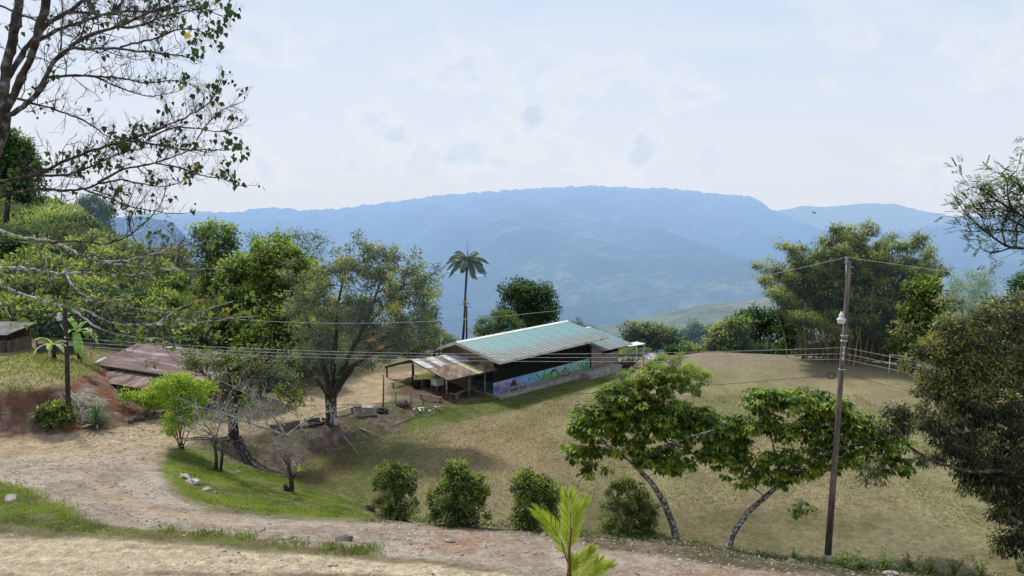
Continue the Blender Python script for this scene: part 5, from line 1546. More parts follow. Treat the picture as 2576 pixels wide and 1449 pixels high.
# timber pile, low wall and teal sheets at the far end of the hall
tp_c = np.array((12.1, 73.8, 0.05))
t = thing('timber_pile', 'pile of dark poles and planks stacked at the far end of the hall', 'timber pile', tp_c, HRZ + .4)
rng = np.random.default_rng(5)
for k in range(16):
    m_ = MB(); y, z = rng.uniform(-.7, .7), .06 + .13 * (k // 4)
    m_.tube([(rng.uniform(-2, -1.5), y, z), (rng.uniform(1.4, 2.1), y + rng.normal(0, .12), z + rng.normal(0, .03))], .07, 6); m_.build('pole', WOOD_DARK if k % 3 else WOOD_OLD, t)
t = thing('sheet_stack', 'teal and white corrugated sheets leaning on a frame right of the hall', 'roof sheets', (14.4, 73.2, .02), HRZ)
m_ = MB(); corr_sheet(m_, (-1, -.5, .75), (1, -.5, .7), (-1, .7, 1.15), (1, .7, 1.1), 40, 2); m_.build('sheet', ZINC, t)
m_ = MB(); corr_sheet(m_, (-1.1, -.6, .1), (.9, -.6, .1), (-1.1, -.35, .72), (.9, -.35, .72), 40, 2); m_.build('sheet', roof_mat('teal_sheet', -9, -6), t)
for x, y, h in ((-.9, -.4, .74), (.9, -.4, .7), (-.9, .6, 1.1), (.9, .6, 1.05)):
    m_ = MB(); m_.tube([(x, y, -.1), (x, y, h)], .04, 6); m_.build('leg', WOOD_OLD, t)
for k, (px, py) in enumerate([(1540, 925), (1560, 922)]):
    c_ = np.array((10.6 + k * .9, 73.0 - k * .2, .05)); m_ = MB(); m_.rock((0, 0, .15), .42, (1.3, 1, .6), rng, .5)
    o = m_.build('rubble_block', STONE_DARK); o.location = c_; tag(o, ['broken concrete block at the end of the ramp', 'dark rubble block by the timber pile'][k], 'rubble')

# ================================================================== old house, shack and yard at left
hx = unit(np.array((7.9, -3.5, 0.))); hy = np.array((-hx[1], hx[0], 0))
H0 = P(236, 916, 53)
hz0 = 2.65
house = thing('old_house', 'low weathered house with a faded rusty metal roof below the red earth bank', 'house', (H0[0], H0[1], hz0), math.atan2(hx[1], hx[0]))
ez = H0[2] - hz0
m_ = MB(); corr_sheet(m_, (0, 0, ez), (11.5, 0, ez - .12), (0.3, 3.5, ez + .95), (11.8, 3.5, ez + .85), 420, 8, .014, .12); m_.build('roof', RUST_PINK, house)
m_ = MB(); corr_sheet(m_, (11.8, 7.2, ez - .1), (.3, 7.2, ez), (11.8, 3.5, ez + .84), (.3, 3.5, ez + .94), 200, 2, .014, .12); m_.build('roof', RUST_PINK, house)
m_ = MB(); corr_sheet(m_, (-.7, .3, ez + .02), (.5, .25, ez + .03), (-.4, 1.2, ez + .25), (.75, 1.1, ez + .24), 30, 2, .014, .12); o = m_.build('loose_sheet', ZINC, house)
m_ = MB(); corr_sheet(m_, (3.4, 3.3, ez + .92), (4.8, 3.3, ez + .92), (3.4, 3.9, ez + .90), (4.8, 3.9, ez + .9), 30, 2, .014, .12); m_.build('loose_sheet', ZINC, house)
BOARD = surf('weathered_board', (0.07, 0.05, 0.04), (0.19, 0.145, 0.115), 2.2, .9, .1, coord='obj', stretch=(5, 5, .5))
m_ = MB(); m_.box(.7, 11.2, .6, .7, -.2, ez - .02); m_.box(.7, .8, .71, 6.8, -.2, ez + .1); m_.box(11.1, 11.2, .71, 6.8, -.2, ez); m_.box(.7, 11.2, 6.8, 6.9, -.2, ez); m_.build('wall', BOARD, house)
m_ = MB(); corr_sheet(m_, (1.6, -1.7, ez - .62), (7.4, -1.7, ez - .70), (1.9, .55, ez - .22), (7.4, .55, ez - .28), 200, 2, .014, .12); m_.build('lean_to_roof', RUST, house)
m_ = MB(); m_.box(1.9, 7.0, -1.35, -1.27, -.4, ez - .66); m_.box(1.9, 1.98, -1.26, .59, -.4, ez - .5); m_.build('lean_to_wall', BOARD, house)
m_ = MB(); m_.bar((0, -.03, ez - .06), (11.5, -.03, ez - .18), .05, .12); m_.bar((0, 0, ez - .05), (.3, 3.5, ez + .9), .05, .12); m_.build('fascia', WOOD_DARK, house)

sc_ = P(-5, 890, 54); sz = float(gz(sc_[0], 54))
shk = thing('wooden_shack', 'dark open sided wooden shack with a grey metal roof at the left edge', 'shack', (sc_[0], 54, sz), -.15)
zt = P(0, 832, 54)[2] - sz
m_ = MB(); corr_sheet(m_, (-3.5, -1.0, zt - .1), (1.75, -1.0, zt - .1), (-3.5, 2.0, zt + .35), (1.75, 2.0, zt + .35), 200, 3, .014, .12); m_.build('roof', surf('grey_rust_sheet', (.10, .085, .08), (.27, .25, .24), 1.5, .7, .2, coord='obj'), shk)
m_ = MB(); m_.box(-3.2, 1.3, -.6, -.52, -.2, .8); m_.box(1.22, 1.3, -.51, 1.7, -.2, .8); m_.box(-3.2, 1.3, 1.7, 1.8, -.2, zt); m_.build('wall', BOARD, shk)
for x in (-1.8, -.4, .4, 1.26):
    m_ = MB(); m_.box(x - .05, x + .05, -.67, -.61, -.2, zt - .05); m_.build('post', WOOD_DARK, shk)
m_ = MB(); m_.bar((-3.2, -.7, .82), (1.3, -.7, .82), .06, .06); m_.build('rail', WOOD_OLD, shk)

# corrugated yard fence
a, b_ = P(97, 905, 53.5), P(198, 905, 54.5)
for p in (a, b_): p[2] = float(gz(p[0], p[1]))
yf = thing('yard_fence', 'low fence of dark bluish corrugated sheets and posts behind the grassy mound', 'fence', a)
m_ = MB(); corr_sheet(m_, (0, 0, 0), b_ - a, (0, 0, .8), b_ - a + (0, 0, .75), 90, 2, .02, .13)
m_.build('sheet', surf('blue_grey_sheet', (0.035, 0.04, 0.05), (0.11, 0.125, 0.15), 1.5, .7, .2), yf)
for q in (0, .42, .75, 1):
    p = (b_ - a) * q; m_ = MB(); m_.tube([p - (0, .05, .2), p + (0, -.05, 1.05)], .05, 6); m_.build('post', WOOD_DARK, yf)

# ================================================================== utility poles, lamps, wires
def lamp_parts(t, at, s=1.0, lens=(0.75, 0.72, 0.58)):
    LENS = surf('lamp_lens', tuple(.85 * x for x in lens), lens, 2, .3, .4)
    m_ = MB(); m_.lathe([(.0, 0), (.135 * s, 0), (.15 * s, .03 * s), (.17 * s, .17 * s), (.165 * s, .175 * s), (0, .176 * s)], at, 18); g = m_.build('lamp_lens', LENS, t)
    m_ = MB(); m_.lathe([(.19 * s, .16 * s), (.19 * s, .185 * s), (.13 * s, .235 * s), (.105 * s, .26 * s), (.10 * s, .40 * s), (.07 * s, .43 * s), (.05 * s, .43 * s), (.05 * s, .5 * s), (0, .5 * s)], at, 18); h = m_.build('lamp_housing', METAL_GREY, t)
    return g, h


PB = G(2081, 1418)
PT = P(2137, 657, PB[1] + .15)
pole = thing('utility_pole', 'tall weathered wooden utility pole with lamp at right, beside the leaning trees', 'utility pole', PB)
ax = unit(PT - PB); hgt = np.linalg.norm(PT - PB)
at = lambda py: (PB + (PT - PB) * ((P(0, py, PB[1])[2] - PB[2]) / (PT[2] - PB[2]))) - PB
m_ = MB(); ts = np.linspace(-.03, 1, 14); m_.tube([(PT - PB) * q for q in ts], np.interp(ts, [0, 1], [.162, .095]), 16); m_.build('shaft', POLE_M, pole)
m_ = MB(); m_.tube([ax * .02, ax * .48], [.182, .172], 16); m_.build('footing', CONCRETE, pole)
# top insulator on a steel pin
q = at(662) + (-.14, 0, 0)
m_ = MB(); m_.tube([at(700) + (-.12, -.02, 0), q], [.02, .035], 8); m_.build('insulator_pin', METAL_GREY, pole)
prof = [(0, 0)]
for k in range(5): prof += [(.085 - .004 * k, .01 + .05 * k), (.09 - .004 * k, .025 + .05 * k), (.045, .045 + .05 * k)]
prof += [(.05, .27), (0, .3)]
m_ = MB(); m_.lathe(prof, q - (0, 0, .02), 16); m_.build('insulator', surf('porcelain_grey', (.20, .22, .24), (.38, .41, .44), 4, .25, .5), pole)
TOPW = PB + q + (0, 0, .27)
# lamp
lp = at(814) + (-.235, -.12, 0)
lens_, hous_ = lamp_parts(pole, lp, 1.12)
m_ = MB(); m_.box(-.05, .05, -.004, 0, 0, .085); o = m_.build('plate', WHITE_PAINT, hous_); o.location = tuple(lp + (0, -.098, .27))
m_ = MB(); m_.tube([at(850) + (-.09, -.14, 0), at(825) + (-.10, -.14, 0), lp + (0, 0, .02) + (.06, -.0, -.0)], .022, 8); m_.build('lamp_arm', METAL_GREY, pole)
for py in (845, 858):
    m_ = MB(); a_ = at(py); m_.tube([a_ - (0, 0, .02), a_ + (0, 0, .03)], .135, 14); m_.bar(a_ + (-.2, -.12, 0), a_ + (.14, -.12, 0), .03, .04); m_.build('band', METAL_GREY, pole)
m_ = MB()
for py in (672, 688):
    a_ = at(py); m_.tube([a_ + (.02, -.1, 0), a_ + (.17, -.1, 0)], .012, 6)
m_.build('step_bolt', METAL_GREY, pole)
SP_ = []
for k, py in enumerate((874, 889, 903)):
    a_ = at(py) + (-.04, -.155, 0)
    m_ = MB(); m_.lathe([(0, -.045), (.04, -.045), (.045, -.02), (.028, 0), (.045, .02), (.04, .045), (0, .045)], a_, 12); m_.build('spool_insulator', WHITE_PAINT, pole)
    SP_.append(PB + a_)
m_ = MB(); m_.box(-.02, .02, -.02, .02, -.32, .3); o = m_.build('rack_bracket', METAL_GREY, pole); o.location = tuple(at(889) + (-.02, -.12, 0))
a_ = at(930)
m_ = MB(); m_.tube([a_ - (0, 0, .02), a_ + (0, 0, .02)], .14, 14); m_.bar(a_ + (-.16, -.1, 0), a_ + (.16, -.1, 0), .03, .03); m_.build('band', METAL_GREY, pole)
cc = P(2091, 945, PB[1] - .1)
ring = [cc + (math.cos(t_) * .16, .03 * math.sin(t_ * 3), math.sin(t_) * .16) for t_ in np.linspace(0, 2 * PI * 3, 70)]
m_ = MB(); m_.tube([r + np.array((math.cos(i), 0, math.sin(i))) * .010 - cc for i, r in enumerate(ring)], .016, 6); o = m_.build('cable_coil', WIRE_DARK); o.location = tuple(cc)
tag(o, 'coil of black cable hanging on the left side of the right utility pole', 'cable coil')
COILP = cc + (.16, 0, 0)

LPB = G(173, 1045); LPT = P(163, 738, LPB[1] + .1)
pole2 = thing('utility_pole', 'dark slim wooden lamp pole on the red earth bank at left', 'utility pole', LPB)
m_ = MB(); m_.tube([(LPT - LPB) * q for q in np.linspace(-.03, 1, 10)], np.linspace(.15, .10, 10), 12); m_.build('shaft', WOOD_DARK, pole2)
at2 = lambda py: (LPT - LPB) * ((P(0, py, LPB[1])[2] - LPB[2]) / (LPT[2] - LPB[2]))
lamp_parts(pole2, at2(806) + (-.30, -.1, 0), 1.0, (.8, .8, .78))
m_ = MB(); m_.tube([at2(830) + (-.08, -.1, 0), at2(812) + (-.28, -.1, -.05)], .025, 6); m_.build('lamp_arm', METAL_GREY, pole2)
for py in (848, 858, 868):
    m_ = MB(); m_.lathe([(0, -.05), (.05, -.05), (.03, 0), (.05, .05), (0, .05)], at2(py) + (.03, -.16, 0), 10); m_.build('spool_insulator', WHITE_PAINT, pole2)


def wire(label, p0, p1, sag, r=.012, name='power_line', group=None, mat=WIRE, cat='wire'):
    p0, p1 = np.asarray(p0), np.asarray(p1)
    t = np.linspace(0, 1, 48)
    pts = p0 + (p1 - p0) * t[:, None]; pts[:, 2] -= sag * 4 * t * (1 - t)
    m_ = MB(); m_.tube(pts - p0, r, 6)
    o = m_.build(name, mat); o.location = tuple(p0)
    return tag(o, label, cat, group)


gw = 'three low wires running left between the poles'
wire('single top wire from the pole-top insulator crossing the valley view to the left', TOPW, LPB + at2(745), 2.35, .012)
for k, n in enumerate(('highest', 'middle', 'lowest')):
    wire('%s of the three low wires running left between the poles in front of the hall' % n, SP_[k], LPB + at2(848 + 10 * k) + (.03, -.16, 0), (.62, .52, .46)[k], .012, group=gw)
RX = 3.4
wire('single top wire from the pole-top insulator running right out of frame', TOPW, P(2720, 722, 22.0), .05, .008)
for k, (n, y1) in enumerate((('highest', 966), ('middle', 986), ('lowest', 1004))):
    wire('%s of the three low wires running right from the pole past the goal' % n, SP_[k] + (.09, .02, 0), P(2640, y1, 21.3), .05, .008, group='three low wires running right from the pole')
wire('thin black phone cable from the coil on the right pole to the left lamp pole', COILP - (.3, 0, -.0), LPB + at2(1022), .55, .010, mat=WIRE_DARK, name='phone_cable', cat='cable')
wire('thin black phone cable hanging right from the pole towards the dark tree', P(2142, 945, PB[1]), P(2660, 1060, 21.0), .1, .008, mat=WIRE_DARK, name='phone_cable', cat='cable')

# ================================================================== goal, bird, far houses
g0, g1 = PZ(2236, 939, 0), PZ(2409, 960, 0)
goal = thing('football_goal', 'white metal football goal frame at the right far side of the field', 'goal', g0)
m_ = MB(); hgoal = 1.85
m_.tube([(0, 0, -.1), (0, 0, hgoal)], .05, 8); m_.build('post', WHITE_PAINT, goal)
m_ = MB(); m_.tube([g1 - g0 - (0, 0, .1), g1 - g0 + (0, 0, hgoal)], .05, 8); m_.build('post', WHITE_PAINT, goal)
m_ = MB(); m_.tube([(-.04, 0, hgoal + .0), g1 - g0 + (0.04, 0, hgoal)], .052, 8); m_.build('crossbar', WHITE_PAINT, goal)

bc = P(2049, 536, 160)
bird = MB()
v = np.array([(-.25, 0, 0), (-.75, .05, .28), (-.95, 0, .2), (-.55, -.12, .12), (.1, .1, .02), (.3, 0, 0), (.1, -.1, -.06), (.5, .0, .35), (.75, .05, .25), (.35, -.15, .1), (-.45, 0, -.08)])
m_ = MB(); m_.tube([(-.5, 0, -.05), (-.2, 0, 0), (.15, 0, .02), (.4, 0, .05)], [.03, .12, .13, .05], 8)
m_.add(np.array([(-.15, 0, .08), (.1, 0, .08), (.0, .5, .35), (-.25, .95, .28), (-.3, .45, .24)]), [[0, 1, 2, 4], [4, 2, 3, 3][:4]] if False else [[0, 1, 2, 4], [4, 2, 3]])
m_.add(np.array([(-.15, 0, .08), (.1, 0, .08), (.0, -.5, .35), (-.25, -.95, .28), (-.3, -.45, .24)]), [[4, 2, 1, 0], [3, 2, 4]])
o = m_.build('bird', BLACK); o.location = tuple(bc); o.rotation_euler = (0, 0, -1.2)
tag(o, 'small dark bird flying in front of the far mountains above the bamboo', 'bird')

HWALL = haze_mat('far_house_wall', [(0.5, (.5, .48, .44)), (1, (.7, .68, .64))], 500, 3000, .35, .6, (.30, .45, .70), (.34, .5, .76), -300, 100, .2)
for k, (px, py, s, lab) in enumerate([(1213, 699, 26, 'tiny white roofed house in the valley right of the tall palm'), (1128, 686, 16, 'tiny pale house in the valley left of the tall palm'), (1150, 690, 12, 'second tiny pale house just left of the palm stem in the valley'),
                                      (545 - 240, 603 + 20, 10, 'tiny white building on the wooded spur at left')]):
    # drop it on the slope seen at that pixel
    dx, dy, dz = ray(px, py)
    yy = np.linspace(700, 4800, 900)
    X = dx / dy * yy; Zr = CAMZ + dz / dy * yy
    ia = np.clip((X / yy + 1.05) / 2.1 * (NAm - 1), 0, NAm - 1); it = np.log(yy / 122) / math.log(51) * (NYm - 1)
    hh = base_grid[np.round(it).astype(int), np.round(ia).astype(int)]
    hit = np.nonzero(hh > Zr)[0]
    i = hit[0] if len(hit) else 500
    if k == 3: i = np.argmin(np.abs(yy - 2300))
    sc = s * yy[i] / F
    t = thing('far_house', lab, 'house', (X[i], yy[i], Zr[i]))
    m_ = MB(); m_.box(-sc / 2, sc / 2, -sc * .25, sc * .25, -sc * .3, sc * .16); m_.build('wall', HWALL, t)
    m_ = MB(); v = np.array([(-sc * .55, -sc * .3, sc * .16), (sc * .55, -sc * .3, sc * .16), (sc * .55, 0, sc * .33), (-sc * .55, 0, sc * .33), (sc * .55, sc * .3, sc * .16), (-sc * .55, sc * .3, sc * .16)])
    m_.add(v, [[0, 1, 2, 3], [3, 2, 4, 5]]); m_.build('roof', HWALL, t)
# ================================================================== foreground trees
def rosettes(mb, pts, outd, rng, n=8, L=.2, W=.09, droop=.9, base=.5, var=.4, alt=.03):
    """drooping hands of large leaflets at every point"""
    m_ = len(pts); N = m_ * n
    c = np.repeat(pts, n, 0)
    a = rng.random(N) * 2 * PI
    d = np.stack([np.cos(a), np.sin(a), -droop * (.5 + rng.random(N))], -1) + np.repeat(outd, n, 0) * .5
    d = unit(d)
    nr = unit(np.stack([np.cos(a) * .5, np.sin(a) * .5, np.ones(N)], -1) + rdir(N, rng) * .3)
    t = base + np.repeat(rng.random(m_) - .5, n) * var * 2 + (rng.random(N) - .5) * .3
    yel = np.repeat(rng.random(m_) < alt, n)
    t = np.where(yel, .97 + .03 * rng.random(N), np.minimum(t, .93))
    s = .7 + .6 * rng.random(N)
    off = unit(d * (1, 1, .3)) * (.05 + .10 * rng.random(N))[:, None]
    add_leaves(mb, c + off, d, nr, L * s, W * s, t, 'lance')


def leaning_tree(label, base_px, stem, forks, blobs, n_ros, seed, vine=None, alt=.02, nb=7):
    rng = np.random.default_rng(seed)
    B = G(*base_px); Y = B[1]
    t = thing('leaning_tree', label, 'tree', B)
    sk = Skel(rng)
    q = lambda px, py, dy=0: P(px, py, Y + dy) - B
    ids = sk.trunk([q(*s[:3]) if i else np.array((0, 0, -.2)) for i, s in enumerate(stem)], [s[3] for s in stem], -1, .2)
    sk.nofork = int(len(ids) * .8)
    for f in forks:
        sk.trunk([q(*s[:3]) for s in f], [s[3] for s in f], ids[-1], .25)
    bl = [(c - B, r, int(k * 1.4)) for c, r, k in pxblobs(blobs, Y, .9)]
    cl, od, _ = clump_points(bl, rng, .5)
    sk.grow(cl, .3, .10, rise=.12)
    wd = MB(); sk.mesh(wd, .007, .45, 5); wd.build('trunk', BARK_LICHEN, t)
    lf = MB()
    pts = np.repeat(cl, n_ros, 0) + rdir(len(cl) * n_ros, rng) * .26 * rng.random((len(cl) * n_ros, 1)) ** .35 * 1.25 * np.array((1, 1, .6))
    zc = (pts[:, 2] - pts[:, 2].min()) / np.ptp(pts[:, 2])
    rosettes(lf, pts, np.repeat(od, n_ros, 0), rng, nb, .25, .11, base=.65, var=.46, alt=alt)
    lf.build('crown', L_INGA, t)
    if vine:
        vb = [(c - B, r, k) for c, r, k in pxblobs(vine, Y, 1.05)]
        cl, od, _ = clump_points(vb, rng, .75)
        vm = MB(); foliage(vm, cl, od, rng, 120, .24, .085, .055, droop=.4, flat=.9, base=.5, var=.35, lit=.3)
        o = vm.build('vine', L_VINE, t); o['label'] = 'light green creeper covering the peak of the crown'
    return t


leaning_tree('leaning tree with trunk bending left and a creeper covered peaked crown', (1705, 1360),
             [(1705, 1362, 0, .22), (1693, 1320, 0, .18), (1668, 1260, 0, .16), (1640, 1215, 0, .14), (1600, 1175, -.1, .11)],
             [[(1600, 1175, -.1, .09), (1560, 1140, -.4, .07), (1510, 1110, -.9, .05), (1470, 1080, -1.2, .03)], [(1600, 1175, -.1, .09), (1620, 1120, .3, .08), (1650, 1050, .5, .06), (1680, 990, .5, .05)],
              [(1600, 1175, -.1, .09), (1660, 1130, -.6, .06), (1730, 1100, -1, .05), (1800, 1080, -1.2, .03)], [(1600, 1175, 0, .08), (1570, 1100, .6, .06), (1560, 1030, .9, .04)]],
             [(1500, 1060, 80, 50, 46), (1560, 1010, 80, 50, 46), (1640, 1040, 90, 60, 56), (1720, 1060, 80, 60, 50), (1800, 1080, 70, 60, 46), (1470, 1130, 45, 40, 16), (1700, 1150, 80, 34, 26), (1820, 1140, 60, 40, 26), (1600, 1130, 80, 34, 26), (1855, 1090, 40, 50, 22), (1650, 950, 70, 40, 30), (1495, 1180, 34, 14, 5)],
             7, 5, vine=[(1690, 925, 62, 34, 36), (1600, 950, 50, 24, 18), (1740, 950, 40, 30, 18), (1560, 985, 46, 26, 14), (1680, 990, 90, 40, 34), (1590, 1050, 60, 30, 10)])
leaning_tree('leaning tree with crooked trunk bending right and an open flat topped crown', (1830, 1382),
             [(1830, 1384, 0, .19), (1845, 1340, 0, .15), (1880, 1290, 0, .14), (1925, 1250, 0, .13), (1965, 1215, 0, .10)],
             [[(1965, 1215, 0, .09), (1990, 1180, -.3, .06), (2050, 1150, -.6, .05), (2130, 1120, -.8, .035), (2210, 1110, -.9, .02)], [(1965, 1215, 0, .08), (1955, 1160, .2, .05), (1940, 1100, .3, .04), (1930, 1050, .2, .03)],
              [(1965, 1215, 0, .08), (2000, 1150, .6, .05), (2040, 1080, 1, .04), (2070, 1020, 1.1, .03)], [(1925, 1250, 0, .05), (1880, 1215, -.3, .03), (1840, 1190, -.5, .02)]],
             [(1930, 1000, 70, 26, 26), (2010, 1005, 80, 30, 32), (2080, 1020, 70, 30, 26), (1900, 1060, 50, 30, 16), (2000, 1070, 90, 36, 26), (2090, 1080, 80, 40, 28), (2170, 1080, 60, 40, 20), (2230, 1110, 60, 34, 22), (2120, 1140, 80, 34, 24), (2240, 1160, 50, 30, 14), (2000, 1150, 70, 30, 18), (1920, 1160, 60, 40, 16), (1860, 1200, 34, 20, 6), (2060, 1180, 50, 26, 12), (1970, 1200, 40, 24, 10), (2020, 1275, 26, 12, 3), (2150, 1050, 46, 24, 12)],
             6, 9, alt=.03)

# row of four bushes on the bank edge
bush_spec = [(995, 1308, [(990, 1215, 52, 48, 46), (1000, 1260, 52, 44, 46), (980, 1190, 34, 26, 20), (1015, 1195, 34, 26, 20), (992, 1290, 44, 20, 18)], 'rounded upright bush at the left end of the row of four along the road edge', 0),
             (1155, 1320, [(1150, 1205, 34, 40, 28), (1150, 1250, 66, 42, 56), (1150, 1290, 72, 30, 40), (1145, 1180, 18, 24, 10), (1195, 1225, 34, 30, 20)], 'widest bush with a pointed top, second from left in the row of four', 0),
             (1345, 1332, [(1335, 1230, 40, 36, 30), (1375, 1245, 32, 34, 24), (1345, 1275, 52, 36, 40), (1320, 1205, 16, 22, 8), (1355, 1310, 50, 20, 22), (1295, 1300, 20, 12, 4)], 'looser yellowish bush behind the bright foreground palm, third in the row of four', .10),
             (1580, 1352, [(1578, 1250, 50, 40, 40), (1580, 1295, 72, 40, 64), (1580, 1330, 66, 22, 30), (1570, 1222, 26, 22, 12), (1620, 1270, 34, 30, 20)], 'darkest densest bush at the right end of the row of four beside the leaning trunk', -.12)]
for px, py, bl, lab, db in bush_spec:
    B = G(px, py)
    rng = np.random.default_rng(px)
    t = thing('bush', lab, 'bush', B, 0, 'bushes in a row along the road edge')
    sk = Skel(rng); sk.trunk([np.array((0, 0, -.1)), np.array((0, 0, .5)), np.array((0, 0, 1.0))], [.06, .05, .03], -1, .2)
    cl, od, _ = clump_points([(c - B, r, int(k * 1.3)) for c, r, k in pxblobs([(a_, b_, c_ * 1.13, d_ * 1.1, int(e_ * 1.25)) for a_, b_, c_, d_, e_ in bl], B[1] + .2, .95)], rng, .6)
    sk.grow(cl, .2, .06, rise=.25); wd = MB(); sk.mesh(wd, .005, .42, 4); wd.build('trunk', BARK_DARK, t)
    lf = MB(); foliage(lf, cl, od, rng, 56, .21, .105, .042, droop=.15, flat=.95, shape='lance', base=.50 + db, var=.5, lit=.45, alt=.012, upn=.5)
    lf.build('crown', L_BUSH, t)

# bright red-stemmed palm in front
def front_palm():
    rng = np.random.default_rng(2); Y = 8.0
    B = P(1432, 1560, Y); B[2] = float(gz(B[0], Y))
    t = thing('small_palm', 'bright yellow green young palm with a red stem standing at the bottom edge in front', 'palm', B)
    q = lambda px, py, dy=0: P(px, py, Y + dy) - B
    st = MB()
    st.tube([np.array((0, 0, -.1)), q(1431, 1449), q(1432, 1405), q(1433, 1378)], [.035, .026, .02, .014], 10)
    st.tube([q(1433, 1385), q(1436, 1340), q(1434, 1290)], [.013, .009, .004], 8)
    st.tube([q(1431, 1420), q(1421, 1395), q(1412, 1365)], [.012, .008, .004], 8)
    st.build('stem', surf('red_stem', (.10, .012, .012), (.26, .03, .025), 9, .4, .4), t)
    wd = MB()

    def fan(path, n, ll, lw, tint, open_=.9, dy=.0, side_only=None):
        pts = np.array([q(*p) for p in path]); lf = MB(); n = int(n * 1.6); lw = lw * .52
        # resample
        s = np.linspace(0, 1, 24); k = np.linspace(0, 1, len(pts))
        r = np.stack([np.interp(s, k, pts[:, j]) for j in range(3)], -1)
        for _ in range(2): r[1:-1] = (r[:-2] + 2 * r[1:-1] + r[2:]) / 4
        wd.tubes(r[None], np.linspace(.007, .002, 24)[None], 5)
        tt = np.linspace(.02, 1, n)
        c = np.stack([np.interp(tt, s, r[:, j]) for j in range(3)], -1)
        g = np.gradient(r, axis=0); tg = unit(np.stack([np.interp(tt, s, g[:, j]) for j in range(3)], -1))
        sd = unit(np.cross(tg, (0, 1, 0)))
        for sg in (-1, 1):
            if side_only and sg != side_only: continue
            d = unit(tg * 1.0 + sd * sg * open_ * 1.1 * (1 - .55 * tt)[:, None] + np.array((0, -.25, 0)) * rng.random((n, 1)) + rdir(n, rng) * .07)
            prof = ll * (.55 + .55 * np.sin(np.clip(tt * .8 + .15, 0, 1) * PI))
            # leaflets bend: two segments
            m_ = prof[:, None] * d
            add_leaves(lf, c, d, unit(np.array((0, -1, .3)) + rdir(n, rng) * .5), prof, lw, tint + .5 * (rng.random(n) - .5), 'lance')
        lf.build('frond', L_PALM, t)
    fan([(1433, 1380), (1436, 1330), (1435, 1285), (1430, 1248)], 46, .27, .017, .55, .62)
    fan([(1433, 1385), (1440, 1330), (1455, 1290), (1472, 1262)], 30, .20, .016, .65, .45, .1)
    fan([(1428, 1400), (1412, 1360), (1385, 1320), (1350, 1286)], 40, .21, .016, .50, .62, -.1)
    fan([(1431, 1440), (1450, 1415), (1470, 1395), (1488, 1378)], 28, .16, .017, .6, .6)
    fan([(1440, 1480), (1465, 1440), (1480, 1410), (1486, 1390)], 34, .18, .018, .7, .6)
    fan([(1450, 1490), (1490, 1455), (1515, 1430), (1535, 1420)], 32, .17, .017, .6, .6)
    fan([(1430, 1500), (1437, 1455), (1440, 1425), (1443, 1405)], 28, .17, .017, .5, .6)
    fan([(1460, 1500), (1480, 1460), (1497, 1430), (1505, 1410)], 28, .2, .018, .75, .55)
    wd.build('rachis', surf('palm_rachis', (.12, .12, .02), (.30, .26, .06), 9, .5, .3), t)


front_palm()

